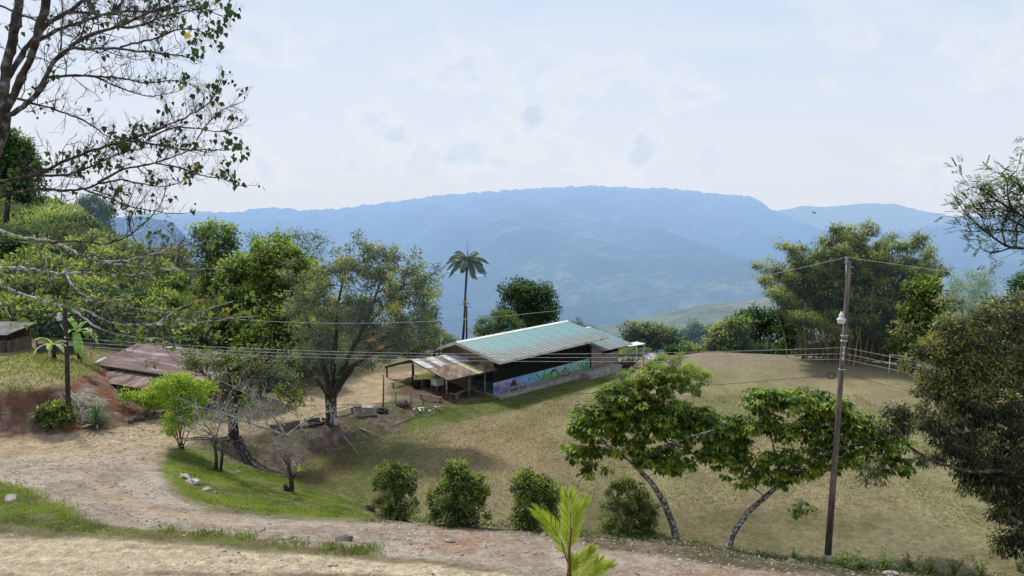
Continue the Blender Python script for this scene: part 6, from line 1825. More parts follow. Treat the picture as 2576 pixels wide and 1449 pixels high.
# ------------------------------------------------------------------ big overhanging tree at left
def overhang():
    rng = np.random.default_rng(77)
    Y0 = 14.0
    B = np.array((P(-190, 700, Y0)[0], Y0, 0.)); B[2] = float(gz(B[0], B[1]))
    t = thing('overhanging_tree', 'big foreground tree at left with lichen grey limbs and sparse heart shaped leaves', 'tree', B)
    wd, tw, lf = MB(), MB(), MB()
    za = lambda x, y: (x * .3528, y * .3528)
    zb = lambda x, y: (x * .2729, y * .2729 + 447.3)
    zc = lambda x, y: (x * .2646, y * .2646 + 766.8)
    k1 = Y0 / F * .3528
    br = []   # (list of D px, r0 px(D), r1, depth0, depth1, leafiness, twigginess)

    def A(fn, pts, r0, r1, d0=0, d1=0, leaf=.5, twig=1.0, lit=0):
        r0, r1 = r0 * (1.05 if r0 > 5 else 1.3), r1 * 1.3
        p = np.array([fn(*q) for q in pts], float); n = len(p)
        # resample smooth
        s = np.concatenate([[0], np.cumsum(np.hypot(*np.diff(p, axis=0).T))]); L = s[-1]
        m_ = max(6, int(L / 14)); tt = np.linspace(0, L, m_)
        x = np.interp(tt, s, p[:, 0]); y = np.interp(tt, s, p[:, 1])
        for _ in range(2):
            x[1:-1] = (x[:-2] + 2 * x[1:-1] + x[2:]) / 4; y[1:-1] = (y[:-2] + 2 * y[1:-1] + y[2:]) / 4
        x[1:-1] += rng.normal(0, 1.0, m_ - 2); y[1:-1] += rng.normal(0, 1.0, m_ - 2)
        dd = Y0 + np.linspace(d0, d1, m_) + np.cumsum(rng.normal(0, .03, m_))
        w3 = np.array([P(a, b_, c_) for a, b_, c_ in zip(x, y, dd)]) - B
        rad = np.interp(tt, [0, L], [r0, r1]) * Y0 / F
        rad = rad * (1 + .10 * rng.normal(size=m_)).clip(.8, 1.25)
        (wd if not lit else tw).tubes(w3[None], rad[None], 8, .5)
        br.append((w3, rad, leaf, twig, L))
    # trunk outside the frame
    tr = [np.array((0, 0, -.3)), P(-170, 900, Y0) - B, P(-110, 600, Y0) - B, P(-40, 400, Y0) - B, P(2, 310, Y0) - B, P(8, 280, Y0) - B]
    sk = Skel(rng); sk.trunk(tr, [.34, .30, .27, .22, .19, .14], -1, .3); sk.mesh(wd, .05)
    A(za, [(5, 860), (30, 640), (55, 420), (90, 300), (115, 150), (140, 0), (155, -90)], 10.5, 8, leaf=0, twig=.3)
    A(za, [(25, 820), (60, 740), (120, 640), (170, 500), (240, 380), (260, 280), (300, 150), (330, 20), (345, -90)], 9.5, 7, 0, -.3, leaf=0, twig=.3)
    A(za, [(50, 570), (110, 470), (190, 340), (270, 240), (360, 150), (480, 90), (580, 20), (650, -50)], 5, 3, .2, .8, .2, .6)
    A(za, [(20, 840), (110, 800), (200, 730), (290, 650), (320, 560), (350, 480), (420, 400), (510, 330), (600, 260), (740, 220), (860, 185), (960, 140), (1060, 90), (1180, 50)], 6.0, 2.0, 0, -1.2, .35)
    A(za, [(270, 290), (345, 245), (430, 205), (560, 160), (690, 130), (740, 95), (930, 75), (1060, 85), (1200, 60), (1390, 30)], 3.5, 1.3, 0, .8, .5)
    A(za, [(510, 335), (560, 350), (700, 345), (860, 345), (960, 362), (1160, 380), (1300, 395), (1410, 432)], 2.8, .8, -.5, -1.4, .5)
    A(za, [(860, 190), (930, 205), (1010, 180), (1100, 140), (1180, 110), (1290, 90), (1400, 60), (1490, 70), (1570, 110)], 2.4, .8, -.9, -1.5, .9)
    A(za, [(860, 335), (950, 310), (1080, 285), (1200, 230), (1290, 205), (1400, 195), (1480, 250)], 2.2, .8, -.9, -1.8, .8)
    A(za, [(340, 555), (450, 535), (560, 540), (660, 545), (860, 555), (1000, 590), (1120, 585), (1240, 570), (1370, 605)], 2.6, .8, -.1, .9, .45)
    A(za, [(670, 545), (760, 590), (860, 630), (980, 670), (1060, 700), (1160, 670), (1260, 655)], 1.7, .6, .3, .8, .05, .8)
    A(za, [(60, 690), (140, 705), (260, 745), (380, 775), (500, 820), (640, 870), (700, 930), (760, 975), (840, 1010)], 2.4, .9, 0, -.6, .3, .8)
    A(za, [(480, 90), (600, 85), (720, 110), (850, 100), (970, 130), (1080, 150), (1200, 190)], 2.4, .7, .5, 1.2, .3)
    A(za, [(0, 40), (100, 80), (230, 140), (330, 170), (450, 235), (560, 290), (680, 330)], 2.0, .7, .5, .1, .35)
    A(za, [(430, 360), (440, 250), (445, 120), (450, 30), (430, -40)], 1.8, .9, -.4, -.2, .25)
    A(za, [(560, 20), (680, -10), (900, -60)], 2.6, 2, .5, .8, .2)
    A(za, [(560, 290), (600, 220), (615, 120), (660, 40), (680, -30)], 1.7, .8, -.4, 0, .2)
    A(za, [(1100, 140), (1150, 60), (1130, -20)], 1.6, .8, -1, -1, .8)
    A(za, [(760, 120), (840, 50), (890, 0), (920, -50)], 1.3, .7, .4, .6, .2)
    # lower group against the sky
    A(za, [(-120, 1390), (100, 1300), (300, 1230), (500, 1130), (620, 1090), (760, 1040), (860, 1010), (1000, 970), (1150, 920), (1250, 870), (1400, 800), (1500, 730), (1560, 640), (1570, 590)], 4.2, .8, 1.5, .2, .6)
    A(za, [(1050, 1000), (1150, 940), (1250, 905), (1400, 915), (1500, 935), (1600, 940), (1700, 905)], 2.0, .6, .6, .2, .25)
    A(za, [(860, 1010), (1000, 1005), (1100, 1030), (1250, 1060), (1400, 1070), (1560, 1075), (1680, 1060)], 2.4, .7, .8, .2, 1.0)
    A(za, [(-100, 1430), (120, 1375), (300, 1345), (450, 1362), (600, 1350), (700, 1310), (800, 1290), (900, 1280), (1000, 1310), (1100, 1330), (1220, 1330), (1300, 1290)], 4.0, .7, 1.6, .8, .65)
    A(za, [(-100, 1310), (250, 1250), (480, 1250), (640, 1190), (760, 1130), (900, 1080), (1010, 1060)], 3.4, 1, 1.2, .6, .9)
    A(za, [(700, 1300), (860, 1210), (960, 1190), (1110, 1165), (1200, 1130), (1320, 1085), (1420, 1050)], 2.6, .8, .9, .4, .4)
    A(za, [(1110, 1165), (1260, 1185), (1360, 1220), (1480, 1270), (1600, 1270), (1690, 1320)], 1.8, .7, .5, .2, .75)
    A(za, [(1110, 1160), (1160, 1080), (1190, 1035)], 1.3, .7, .5, .3, .3)
    A(za, [(1400, 800), (1450, 760), (1470, 690), (1440, 640), (1390, 620)], 1.2, .5, .3, .2, .2, 1.3)
    A(za, [(1250, 870), (1210, 800), (1190, 750)], 1.0, .5, .3, .2, .1, 1.4)
    A(za, [(1400, 1000), (1490, 860), (1560, 790), (1640, 760), (1700, 740)], 1.2, .5, .2, .1, .3, 1.4)
    A(za, [(600, 1350), (740, 1400), (830, 1430), (880, 1470)], 2.2, .8, 1, .8, .6)
    # middle group against the hillside, lit whitish bark
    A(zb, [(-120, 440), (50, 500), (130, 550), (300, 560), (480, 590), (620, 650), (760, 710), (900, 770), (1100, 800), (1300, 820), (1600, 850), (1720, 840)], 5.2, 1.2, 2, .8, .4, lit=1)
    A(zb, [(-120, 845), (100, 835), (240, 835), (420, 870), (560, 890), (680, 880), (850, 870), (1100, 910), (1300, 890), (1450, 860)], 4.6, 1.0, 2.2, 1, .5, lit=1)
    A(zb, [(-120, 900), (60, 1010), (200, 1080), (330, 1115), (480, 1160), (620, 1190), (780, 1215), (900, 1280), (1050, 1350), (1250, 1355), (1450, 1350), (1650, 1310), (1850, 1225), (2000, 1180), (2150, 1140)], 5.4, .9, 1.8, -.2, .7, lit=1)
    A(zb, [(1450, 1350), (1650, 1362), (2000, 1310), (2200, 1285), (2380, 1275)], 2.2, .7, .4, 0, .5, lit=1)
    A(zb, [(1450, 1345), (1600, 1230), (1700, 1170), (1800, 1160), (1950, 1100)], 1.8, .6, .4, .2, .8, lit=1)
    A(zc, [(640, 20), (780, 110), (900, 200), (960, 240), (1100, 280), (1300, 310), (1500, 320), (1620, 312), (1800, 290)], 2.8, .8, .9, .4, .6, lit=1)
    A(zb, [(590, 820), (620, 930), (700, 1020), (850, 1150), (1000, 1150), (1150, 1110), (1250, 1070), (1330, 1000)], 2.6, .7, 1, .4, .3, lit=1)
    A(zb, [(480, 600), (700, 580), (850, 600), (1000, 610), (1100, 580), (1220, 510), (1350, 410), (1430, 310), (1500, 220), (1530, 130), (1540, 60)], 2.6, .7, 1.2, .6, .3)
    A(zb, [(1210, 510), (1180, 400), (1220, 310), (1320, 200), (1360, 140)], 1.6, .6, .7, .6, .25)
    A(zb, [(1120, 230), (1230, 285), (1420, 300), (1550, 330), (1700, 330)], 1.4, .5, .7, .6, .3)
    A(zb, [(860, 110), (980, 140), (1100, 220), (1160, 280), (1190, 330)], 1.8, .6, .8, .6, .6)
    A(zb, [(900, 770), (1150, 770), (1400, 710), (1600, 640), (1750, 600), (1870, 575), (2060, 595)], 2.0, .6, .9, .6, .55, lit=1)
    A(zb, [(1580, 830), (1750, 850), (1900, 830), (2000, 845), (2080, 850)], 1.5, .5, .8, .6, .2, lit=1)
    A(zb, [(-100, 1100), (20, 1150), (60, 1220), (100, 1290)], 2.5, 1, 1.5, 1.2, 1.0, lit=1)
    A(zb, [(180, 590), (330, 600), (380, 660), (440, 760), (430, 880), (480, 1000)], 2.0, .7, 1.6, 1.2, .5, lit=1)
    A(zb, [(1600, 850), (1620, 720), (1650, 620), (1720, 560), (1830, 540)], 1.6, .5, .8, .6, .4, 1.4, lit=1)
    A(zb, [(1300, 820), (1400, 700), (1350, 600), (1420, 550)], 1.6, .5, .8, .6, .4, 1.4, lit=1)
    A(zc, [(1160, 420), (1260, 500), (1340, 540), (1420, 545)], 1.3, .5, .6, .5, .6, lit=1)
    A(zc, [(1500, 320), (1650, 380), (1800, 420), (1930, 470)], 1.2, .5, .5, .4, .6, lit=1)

    # twigs grow from every branch, leaves sit near twig ends
    tg = {}
    lp, ld, lt = [], [], []

    def sub(p0, d, length, r, level, leafy, lit):
        n = 5
        d = unit(d); p = p0.copy(); pts = [p.copy()]
        for i in range(n - 1):
            d = unit(d + rng.normal(size=3) * .22 + np.array((0, 0, .10)))
            p = p + d * length / (n - 1); pts.append(p.copy())
        pts = np.array(pts)
        tg.setdefault(lit, []).append((pts, np.linspace(r, r * .4, n)))
        if level < 2:
            for q in range(rng.integers(2, 5)):
                i = rng.integers(1, n)
                dd = unit(d + rng.normal(size=3) * .75)
                sub(pts[i], dd, length * rng.uniform(.35, .65), r * .6, level + 1, leafy, lit)
        if rng.random() < leafy * (.06 if level else .035):
            m_ = int(rng.integers(1, 5) * (1 + leafy))
            for q in range(m_):
                i = rng.integers(2, n)
                lp.append(pts[i] + rng.normal(size=3) * .06); ld.append(np.array((rng.normal() * .45, rng.normal() * .45, -1.0))); lt.append(lit)

    for (w3, rad, leaf, twig, L), lit in zip(br, [0] * 200):
        n = len(w3)
        cnt = int(L / 11 * twig * (.8 + .5 * rng.random()))
        for q in range(cnt):
            f = rng.random() ** .7
            i = min(n - 2, max(1, int((.12 + .88 * f) * (n - 1))))
            if rad[i] > .05 and rng.random() < .7: continue
            tan = unit(w3[i + 1] - w3[i])
            d = unit(tan * .75 + rng.normal(size=3) * np.array((.7, .5, .7)) + np.array((0, 0, .12)))
            sub(w3[i], d, rng.uniform(.18, .62) * (1.1 - .45 * f), max(.0042, min(.011, rad[i] * .45)), 0, leaf * (.45 + .75 * f), 0)
        sub(w3[-1], unit(w3[-1] - w3[-2]), .3, rad[-1] * .8, 0, leaf * 1.6, 0)
    for lit, lst in tg.items():
        wd.tubes(np.array([a for a, _ in lst]), np.array([b_ for _, b_ in lst]), 4)
    # leafy masses (photo px, py, rx, ry, n, depth offset)
    for (px, py, rx, ry, n, dy) in [(550, 55, 26, 26, 34, -1.5), (500, 130, 16, 16, 16, -1.3), (450, 205, 18, 8, 12, .8), (590, 360, 26, 16, 46, .2), (600, 392, 22, 12, 18, .2), (560, 440, 26, 8, 26, .2), (595, 458, 16, 10, 18, .2),
                                    (330, 352, 36, 10, 34, .8), (270, 400, 50, 26, 44, .8), (140, 410, 80, 30, 70, 1.2), (60, 440, 60, 40, 60, 1.3), (270, 470, 50, 20, 40, .9), (410, 15, 40, 12, 20, -.8), (20, 480, 40, 30, 40, 1.5), (440, 360, 60, 14, 34, .5), (300, 500, 30, 14, 18, .8),
                                    (30, 60, 30, 20, 8, .4), (170, 55, 26, 26, 10, .3), (470, 70, 50, 30, 20, -1), (380, 130, 40, 16, 16, -.9),
                                    (60, 650, 60, 40, 40, 1.6), (30, 720, 40, 50, 50, 1.6), (110, 700, 50, 40, 40, 1.4), (190, 660, 60, 30, 26, 1.2), (60, 800, 40, 36, 36, 1.4), (230, 760, 50, 30, 24, .8), (330, 660, 60, 30, 24, .9), (480, 740, 50, 20, 34, .3), (560, 770, 50, 24, 50, 0), (620, 785, 30, 14, 20, 0), (420, 790, 60, 20, 40, .4), (330, 830, 60, 24, 30, .4), (430, 860, 50, 26, 36, .5), (250, 690, 40, 40, 30, 1), (500, 620, 60, 14, 22, .6), (540, 690, 40, 26, 14, .6), (380, 720, 60, 20, 22, .8), (240, 830, 60, 20, 16, .4), (130, 760, 40, 26, 26, 1.0)]:
        for q in range(int(n * (.42 if py > 480 else .55))):
            a = rng.normal(size=2) * .55
            p = P(px + a[0] * rx, py + a[1] * ry, Y0 + dy + rng.normal() * .3) - B
            lp.append(p); ld.append(np.array((rng.normal() * .5, rng.normal() * .5, -1.0))); lt.append(0)
    lp, ld = np.array(lp), np.array(ld); N = len(lp)
    s = rng.uniform(.55, 1.2, N)
    px_, py_ = proj(lp + B)
    t_ = .18 + .24 * rng.random(N) + sm(py_, 480, 640) * (.26 + .18 * rng.random(N))  # backlight painted in: leaves against the sky get darker tints
    t_ = np.where(rng.random(N) < .03, .88 + .12 * rng.random(N), t_)
    face = unit(rdir(N, rng) + np.array((0, -.5, .2)))
    add_leaves(lf, lp, ld, face, .112 * s, .086 * s, t_, 'heart')
    # the other half of the crown, outside the frame on the left
    sk2 = Skel(rng)
    for e in ((-420, 350), (-520, 120), (-300, 60), (-480, 600), (-260, 700), (-650, 400)):
        sk2.trunk([P(-40, 420, Y0) - B, P(-40 + (e[0] + 40) * .5, 420 + (e[1] - 420) * .6, Y0 - .6) - B, P(e[0], e[1], Y0 + rng.normal() * 1.5) - B], [.14, .08, .03], -1, .3)
    cl2, od2, _ = clump_points([(P(a_, b_, Y0 + c_) - B, np.array((2.2, 2.2, 1.2)), 34) for a_, b_, c_ in ((-420, 300, 0), (-520, 80, 1), (-300, 20, -1), (-520, 560, .5), (-700, 360, 0))], rng, .4)
    sk2.grow(cl2, .4, .12, rise=.1); sk2.mesh(wd, .008, .45, 5)
    c3 = np.repeat(cl2, 7, 0) + rng.normal(size=(len(cl2) * 7, 3)) * .22; n3_ = len(c3)
    add_leaves(lf, c3, np.stack([rng.normal(size=n3_) * .5, rng.normal(size=n3_) * .5, -np.ones(n3_)], -1), rdir(n3_, rng), .11, .085, .2 + .35 * rng.random(n3_), 'heart')
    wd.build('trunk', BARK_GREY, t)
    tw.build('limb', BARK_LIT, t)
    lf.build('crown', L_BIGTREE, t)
    # grey lichen and the painted sunlight on the limbs are both bark colour


overhang()

# ------------------------------------------------------------------ dark yellow-flecked tree at right and thin tree above it
def right_tree():
    rng = np.random.default_rng(21); Y = 19.5
    B = np.array((P(2780, 1400, Y)[0], Y, 0.)); B[2] = float(gz(B[0], Y))
    t = thing('dark_tree', 'large dark grey green tree flecked with yellow drooping at the right edge', 'tree', B)
    q = lambda px, py, dy=0: P(px, py, Y + dy) - B
    sk = Skel(rng)
    ids = sk.trunk([np.array((0, 0, -.3)), q(2740, 1300), q(2690, 1150), q(2640, 1020), q(2600, 900)], [.26, .23, .19, .13, .07], -1, .3)
    for f in [[(2740, 1300, 0, .12), (2600, 1330, -.6, .08), (2530, 1300, -1, .05)], [(2690, 1150, 0, .08), (2560, 1180, -.4, .06), (2440, 1190, -.7, .045), (2350, 1160, -.9, .036), (2290, 1130, -1.0, .035), (2262, 1090, -1.0, .02)],
              [(2640, 1020, 0, .1), (2520, 960, .2, .07), (2420, 900, .4, .05)], [(2690, 1150, 0, .1), (2560, 1080, .8, .07), (2400, 1010, .8, .04)]]:
        p0 = q(*f[0][:3]); j = int(np.argmin([np.linalg.norm(sk.p[i] - p0) for i in ids]))
        sk.trunk([q(*s[:3]) for s in f], [s[3] for s in f], ids[j], .25)
    bl = [(2440, 830, 80, 50, 60), (2530, 800, 70, 60, 60), (2380, 900, 70, 60, 60), (2470, 920, 90, 70, 90), (2560, 900, 70, 90, 80), (2350, 970, 50, 40, 36), (2430, 1010, 80, 60, 70), (2530, 1030, 90, 70, 90), (2420, 1100, 70, 50, 56), (2520, 1140, 90, 60, 80), (2350, 1070, 34, 40, 22), (2500, 1200, 70, 50, 54), (2575, 1230, 66, 60, 66), (2550, 1290, 52, 40, 36), (2575, 1340, 34, 34, 22), (2620, 1100, 60, 160, 70), (2600, 780, 50, 60, 30), (2720, 800, 110, 90, 60), (2800, 950, 110, 110, 70), (2760, 1120, 90, 100, 50), (2680, 980, 80, 100, 50, 1.5), (2850, 820, 90, 90, 40),
          (2250, 1040, 32, 22, 12), (2270, 1065, 40, 26, 18), (2235, 1075, 26, 18, 8), (2330, 1150, 30, 20, 8), (2550, 1385, 20, 10, 4)]
    edge = [(2340 + rng.normal() * 40 + max(0, (y_ - 1000)) * .52, y_, rng.uniform(14, 34), rng.uniform(10, 22), 5) for y_ in rng.uniform(760, 1380, 34)]
    cl, od, _ = clump_points([(c - B, r, int(k * .95)) for c, r, k in pxblobs(bl + edge, Y, .9)], rng, .35)
    cl2, od2, _ = clump_points([(c - B, r, k) for c, r, k in pxblobs([(2190, 1192, 52, 26, 20)], 21.5, .9)], rng, .45)
    sk.grow(cl, .3, .08, rise=.05)
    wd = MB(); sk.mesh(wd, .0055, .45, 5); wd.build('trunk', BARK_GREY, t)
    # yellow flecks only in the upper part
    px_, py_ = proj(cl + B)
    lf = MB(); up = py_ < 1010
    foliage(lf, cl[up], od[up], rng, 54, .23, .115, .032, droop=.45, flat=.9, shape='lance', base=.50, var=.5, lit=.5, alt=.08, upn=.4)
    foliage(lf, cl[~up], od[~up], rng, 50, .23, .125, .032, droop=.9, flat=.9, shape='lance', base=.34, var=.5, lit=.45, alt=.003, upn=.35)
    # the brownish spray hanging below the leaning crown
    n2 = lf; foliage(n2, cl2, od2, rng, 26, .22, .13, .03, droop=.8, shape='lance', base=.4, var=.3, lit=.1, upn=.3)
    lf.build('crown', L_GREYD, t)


right_tree()


def right_top():
    rng = np.random.default_rng(23); Y = 26.0
    B = np.array((P(2760, 900, Y)[0], Y, 0.)); B[2] = float(gz(B[0], Y))
    t = thing('thin_tree', 'thin tree at the upper right edge with curved bare twigs and feathery leaves', 'tree', B)
    f = lambda x, y: (x * .3749 + 1917, y * .3749 + 415.3)
    wd, lf = MB(), MB()
    wd.tube([np.array((0, 0, -.3)), P(2740, 760, Y) - B, P(2700, 640, Y) - B, P(2660, 560, Y) - B], [.25, .2, .16, .10], 10)
    lst = [([(1990, 520), (1760, 562), (1640, 548), (1560, 492), (1480, 432), (1400, 360), (1350, 310), (1330, 270)], 3.2, .8), ([(1990, 440), (1760, 352), (1680, 300), (1580, 240), (1500, 180), (1430, 140), (1400, 150)], 3.0, .7), ([(1990, 470), (1760, 420), (1640, 340), (1560, 290), (1440, 290)], 2.6, .7),
           ([(1660, 556), (1560, 595), (1490, 585), (1455, 540)], 1.6, .6), ([(1980, 480), (1760, 452), (1600, 430), (1500, 440), (1410, 445)], 2.2, .6), ([(1680, 300), (1640, 190), (1650, 90), (1680, 70)], 1.8, .6), ([(1980, 380), (1760, 200), (1700, 100), (1600, 70)], 2.4, .6), ([(1560, 490), (1480, 400), (1470, 320)], 1.2, .5), ([(1640, 545), (1600, 430), (1640, 350)], 1.4, .5), ([(1700, 560), (1720, 430), (1700, 380)], 1.4, .5), ([(1480, 430), (1560, 400), (1500, 340)], 1., .5), ([(1580, 240), (1480, 250), (1380, 280)], 1.2, .5)]
    lp, ld = [], []
    k = Y / F
    tws = []
    for pts, r0, r1 in lst:
        p = np.array([f(*a) for a in pts]); s = np.concatenate([[0], np.cumsum(np.hypot(*np.diff(p, axis=0).T))]); m_ = max(6, int(s[-1] / 10)); tt = np.linspace(0, s[-1], m_)
        x, y = np.interp(tt, s, p[:, 0]), np.interp(tt, s, p[:, 1])
        for _ in range(2): x[1:-1] = (x[:-2] + 2 * x[1:-1] + x[2:]) / 4; y[1:-1] = (y[:-2] + 2 * y[1:-1] + y[2:]) / 4
        dz = np.cumsum(rng.normal(0, .06, m_))
        w3 = np.array([P(a, b_, Y + c_) for a, b_, c_ in zip(x, y, dz)]) - B
        wd.tubes(w3[None], np.linspace(r0 * 1.35, r1 * 1.3, m_)[None] * k, 6)
        for q in range(int(m_ * 1.1)):
            i = rng.integers(max(1, int(m_ * .25)), m_)
            d = unit(w3[i] - w3[i - 1]) * .5 + rng.normal(size=3) * .6 + np.array((0, 0, .35)); d = unit(d)
            L = rng.uniform(.3, .9); tw = np.array([w3[i], w3[i] + d * L * .5 + rng.normal(size=3) * .04, w3[i] + d * L + np.array((0, 0, .06))])
            tws.append(tw)
            if rng.random() < .7:
                for h in range(3):
                    lp.append(tw[2] + rng.normal(size=3) * .10); ld.append(d)
        for h in range(4):
            lp.append(w3[-1] + rng.normal(size=3) * .15); ld.append(unit(w3[-1] - w3[-2]))
    wd.tubes(np.array(tws), np.tile(np.array((.012, .008, .004)), (len(tws), 1)), 4)
    for (px, py, rx, ry, n) in [(2560, 530, 26, 26, 40), (2480, 465, 26, 10, 14), (2530, 455, 40, 12, 20), (2560, 480, 20, 20, 20), (2500, 580, 20, 8, 8), (2450, 585, 14, 6, 6), (2430, 540, 8, 8, 4), (2600, 600, 30, 60, 50), (2700, 480, 110, 60, 170), (2790, 560, 100, 70, 140), (2680, 380, 90, 50, 110)]:
        for h in range(n):
            a = rng.normal(size=2) * .6; lp.append(P(px + a[0] * rx, py + a[1] * ry, Y + rng.normal() * .4) - B); ld.append(rdir(1, rng)[0])
    # every point is a small feather of leaflets
    for p, d in zip(lp, ld):
        d = unit(d + rng.normal(size=3) * .5 - np.array((0, 0, .2))); m_ = 7
        tt = np.linspace(0, .3, m_); sd = unit(np.cross(d, (0, 0, 1)))
        for s_ in (-1, 1):
            add_leaves(lf, p + d * tt[:, None], np.repeat((d * .6 + sd * s_)[None], m_, 0), np.repeat(np.array((0, 0, 1.))[None], m_, 0) + rdir(m_, rng) * .4, .13, .055, .30 + .4 * rng.random(m_))
    wd.build('trunk', BARK_DARK, t); lf.build('crown', L_BUSH, t)


right_top()

# ------------------------------------------------------------------ small trees round the green corner
def twiggy(name, label, cat, B, mains, bark, leafm, seed, twig=1.0, leaf=.2, lsize=.1, r=1.0, tl=1.0, lsh='diamond', lt=.5, group=None, levels=2):
    """bare tree: mains are lists of (px,py,dy,rad); twigs grow from them"""
    rng = np.random.default_rng(seed)
    t = thing(name, label, cat, B, 0, group)
    wd, lf = MB(), MB(); tg = []; lp, ld = [], []
    Y = B[1]

    def sub(p0, d, L, rr, lv):
        n = 5; p = p0.copy(); pts = [p.copy()]; d = unit(d)
        for i in range(n - 1):
            d = unit(d + rng.normal(size=3) * .2); p = p + d * L / (n - 1); pts.append(p.copy())
        pts = np.array(pts); tg.append((pts, np.linspace(rr, rr * .45, n)))
        if lv < levels:
            for q in range(rng.integers(2, 5)): sub(pts[rng.integers(1, n)], unit(d + rng.normal(size=3) * .6), L * rng.uniform(.4, .7), rr * .62, lv + 1)
        if lv > 0 and rng.random() < leaf:
            for q in range(rng.integers(2, 7)): lp.append(pts[rng.integers(2, n)] + rng.normal(size=3) * .08); ld.append(rdir(1, rng)[0] - np.array((0, 0, .4)))
    for mn in mains:
        pts = [P(a, b_, Y + c_) - B for a, b_, c_, _ in mn]; sk = Skel(rng); ids = sk.trunk(pts, [m_[3] for m_ in mn], -1, .25)
        w3 = np.array(sk.p); rad = np.array(sk.fix); wd.tubes(w3[None], rad[None] * (1 + .08 * rng.normal(size=len(rad)))[None], 7)
        n = len(w3)
        for q in range(int(n * 1.1 * twig)):
            i = min(n - 1, max(1, int(n * (.2 + .8 * rng.random()))))
            if rad[i] > .1: continue
            d = unit(w3[i] - w3[i - 1]) * .9 + rng.normal(size=3) * .55 + np.array((0, 0, .15))
            sub(w3[i], d, rng.uniform(.5, 1.3) * tl, min(.02, rad[i] * .55), 0)
    wd.tubes(np.array([a for a, _ in tg]), np.array([b_ for _, b_ in tg]), 4, np.repeat(rng.random(len(tg)), 20))
    wd.build('trunk', bark, t)
    if lp:
        lp, ld = np.array(lp), np.array(ld); N = len(lp); s = rng.uniform(.7, 1.3, N)
        add_leaves(lf, lp, ld, rdir(N, rng) + np.array((0, 0, .6)), lsize * s, lsize * .6 * s, lt + .5 * (rng.random(N) - .5), lsh)
        lf.build('crown', leafm, t)
    return t


B1 = G(735, 1238)
twiggy('bare_tree', 'pale leafless tree with a short trunk and long bare limbs on the green grass', 'tree', B1,
       [[(735, 1240, 0, .13), (733, 1205, 0, .12), (728, 1175, 0, .10), (715, 1150, 0, .06), (690, 1120, .2, .05), (670, 1060, .3, .04), (655, 1020, .4, .03)],
        [(729, 1178, 0, .09), (722, 1120, -.3, .08), (720, 1098, -.3, .075), (690, 1050, -.8, .055), (650, 1010, -1.4, .04), (610, 985, -2.0, .025), (560, 960, -2.5, .015)],
        [(720, 1100, -.3, .07), (690, 1082, -.5, .05), (640, 1068, -.8, .04), (590, 1048, -1.2, .03), (530, 1030, -1.6, .02), (480, 1022, -2, .012)],
        [(716, 1098, -.3, .06), (670, 1078, 0, .04), (600, 1055, .2, .03), (560, 1040, .3, .02)],
        [(720, 1098, -.3, .06), (745, 1075, -.2, .04), (790, 1045, 0, .035), (830, 1035, .2, .02), (870, 1025, .4, .012)],
        [(735, 1210, 0, .07), (742, 1195, 0, .05), (750, 1180, 0, .035)]],
       BARK_TIP, L_LIME, 41, twig=.75, leaf=.035, lsize=.14, tl=1.0)
st_ = thing('tree_stump', 'short dark rotten stump leaning at the foot of the bare tree', 'stump', G(722, 1236))
m_ = MB(); m_.tube([(0, 0, -.1), (-.03, 0, .15), (-.1, 0, .38)], [.16, .14, .10], 9); m_.build('stem', BARK_DARK, st_)
lf = MB(); rng = np.random.default_rng(1); c = P(752, 1178, B1[1] - .1); n = 26
add_leaves(lf, c + rng.normal(size=(n, 3)) * .1, rdir(n, rng) + (.4, 0, .3), rdir(n, rng), .16, .08, .6 + .3 * rng.random(n))
o = lf.build('leaf_shoot', L_LIME); tag(o, 'fresh lime green leaf shoot on the stub of the bare tree', 'leaves')

B2 = G(548, 1186)
twiggy('bare_tree', 'small twin stemmed bare tree in front of the root covered bank', 'tree', B2,
       [[(543, 1188, 0, .11), (545, 1150, 0, .09), (540, 1118, 0, .075), (535, 1090, .2, .05), (510, 1060, .4, .03), (490, 1035, .6, .02)], [(555, 1186, 0, .09), (560, 1140, -.2, .075), (565, 1118, -.2, .06), (545, 1100, -.2, .05), (520, 1088, -.3, .035), (490, 1070, -.5, .02)],
        [(565, 1118, -.2, .05), (575, 1098, -.3, .04), (580, 1060, -.5, .03), (560, 1020, -.6, .02)], [(540, 1110, 0, .05), (555, 1060, .3, .03), (545, 1010, .4, .02)]],
       BARK_TIP, L_LIME, 43, twig=1.0, leaf=.06, lsize=.12, tl=.9)

B3 = G(588, 1098)
twiggy('mossy_tree', 'dark trunked tree with thin twiggy crown whose roots hang down the bank', 'tree', B3,
       [[(588, 1112, 0, .42), (588, 1090, 0, .33), (586, 1060, 0, .30), (584, 1020, 0, .33), (586, 990, 0, .28)],
        [(586, 1005, 0, .16), (610, 965, -.3, .12), (640, 930, -.6, .07), (680, 900, -1, .04)], [(586, 1000, 0, .16), (580, 950, 0, .11), (570, 910, .4, .06), (560, 880, .6, .03)], [(586, 1000, 0, .14), (640, 965, .6, .08), (690, 940, 1, .05), (740, 920, 1.2, .03)],
        [(586, 1000, 0, .14), (545, 965, -.4, .08), (510, 940, -.7, .05), (490, 920, -1, .03)], [(588, 1000, 0, .12), (650, 985, -.8, .07), (700, 985, -1.2, .04), (750, 1000, -1.5, .025)]],
       BARK_DARK, L_OLIVE, 45, twig=1.7, leaf=.30, lsize=.15, tl=1.25, lt=.6)
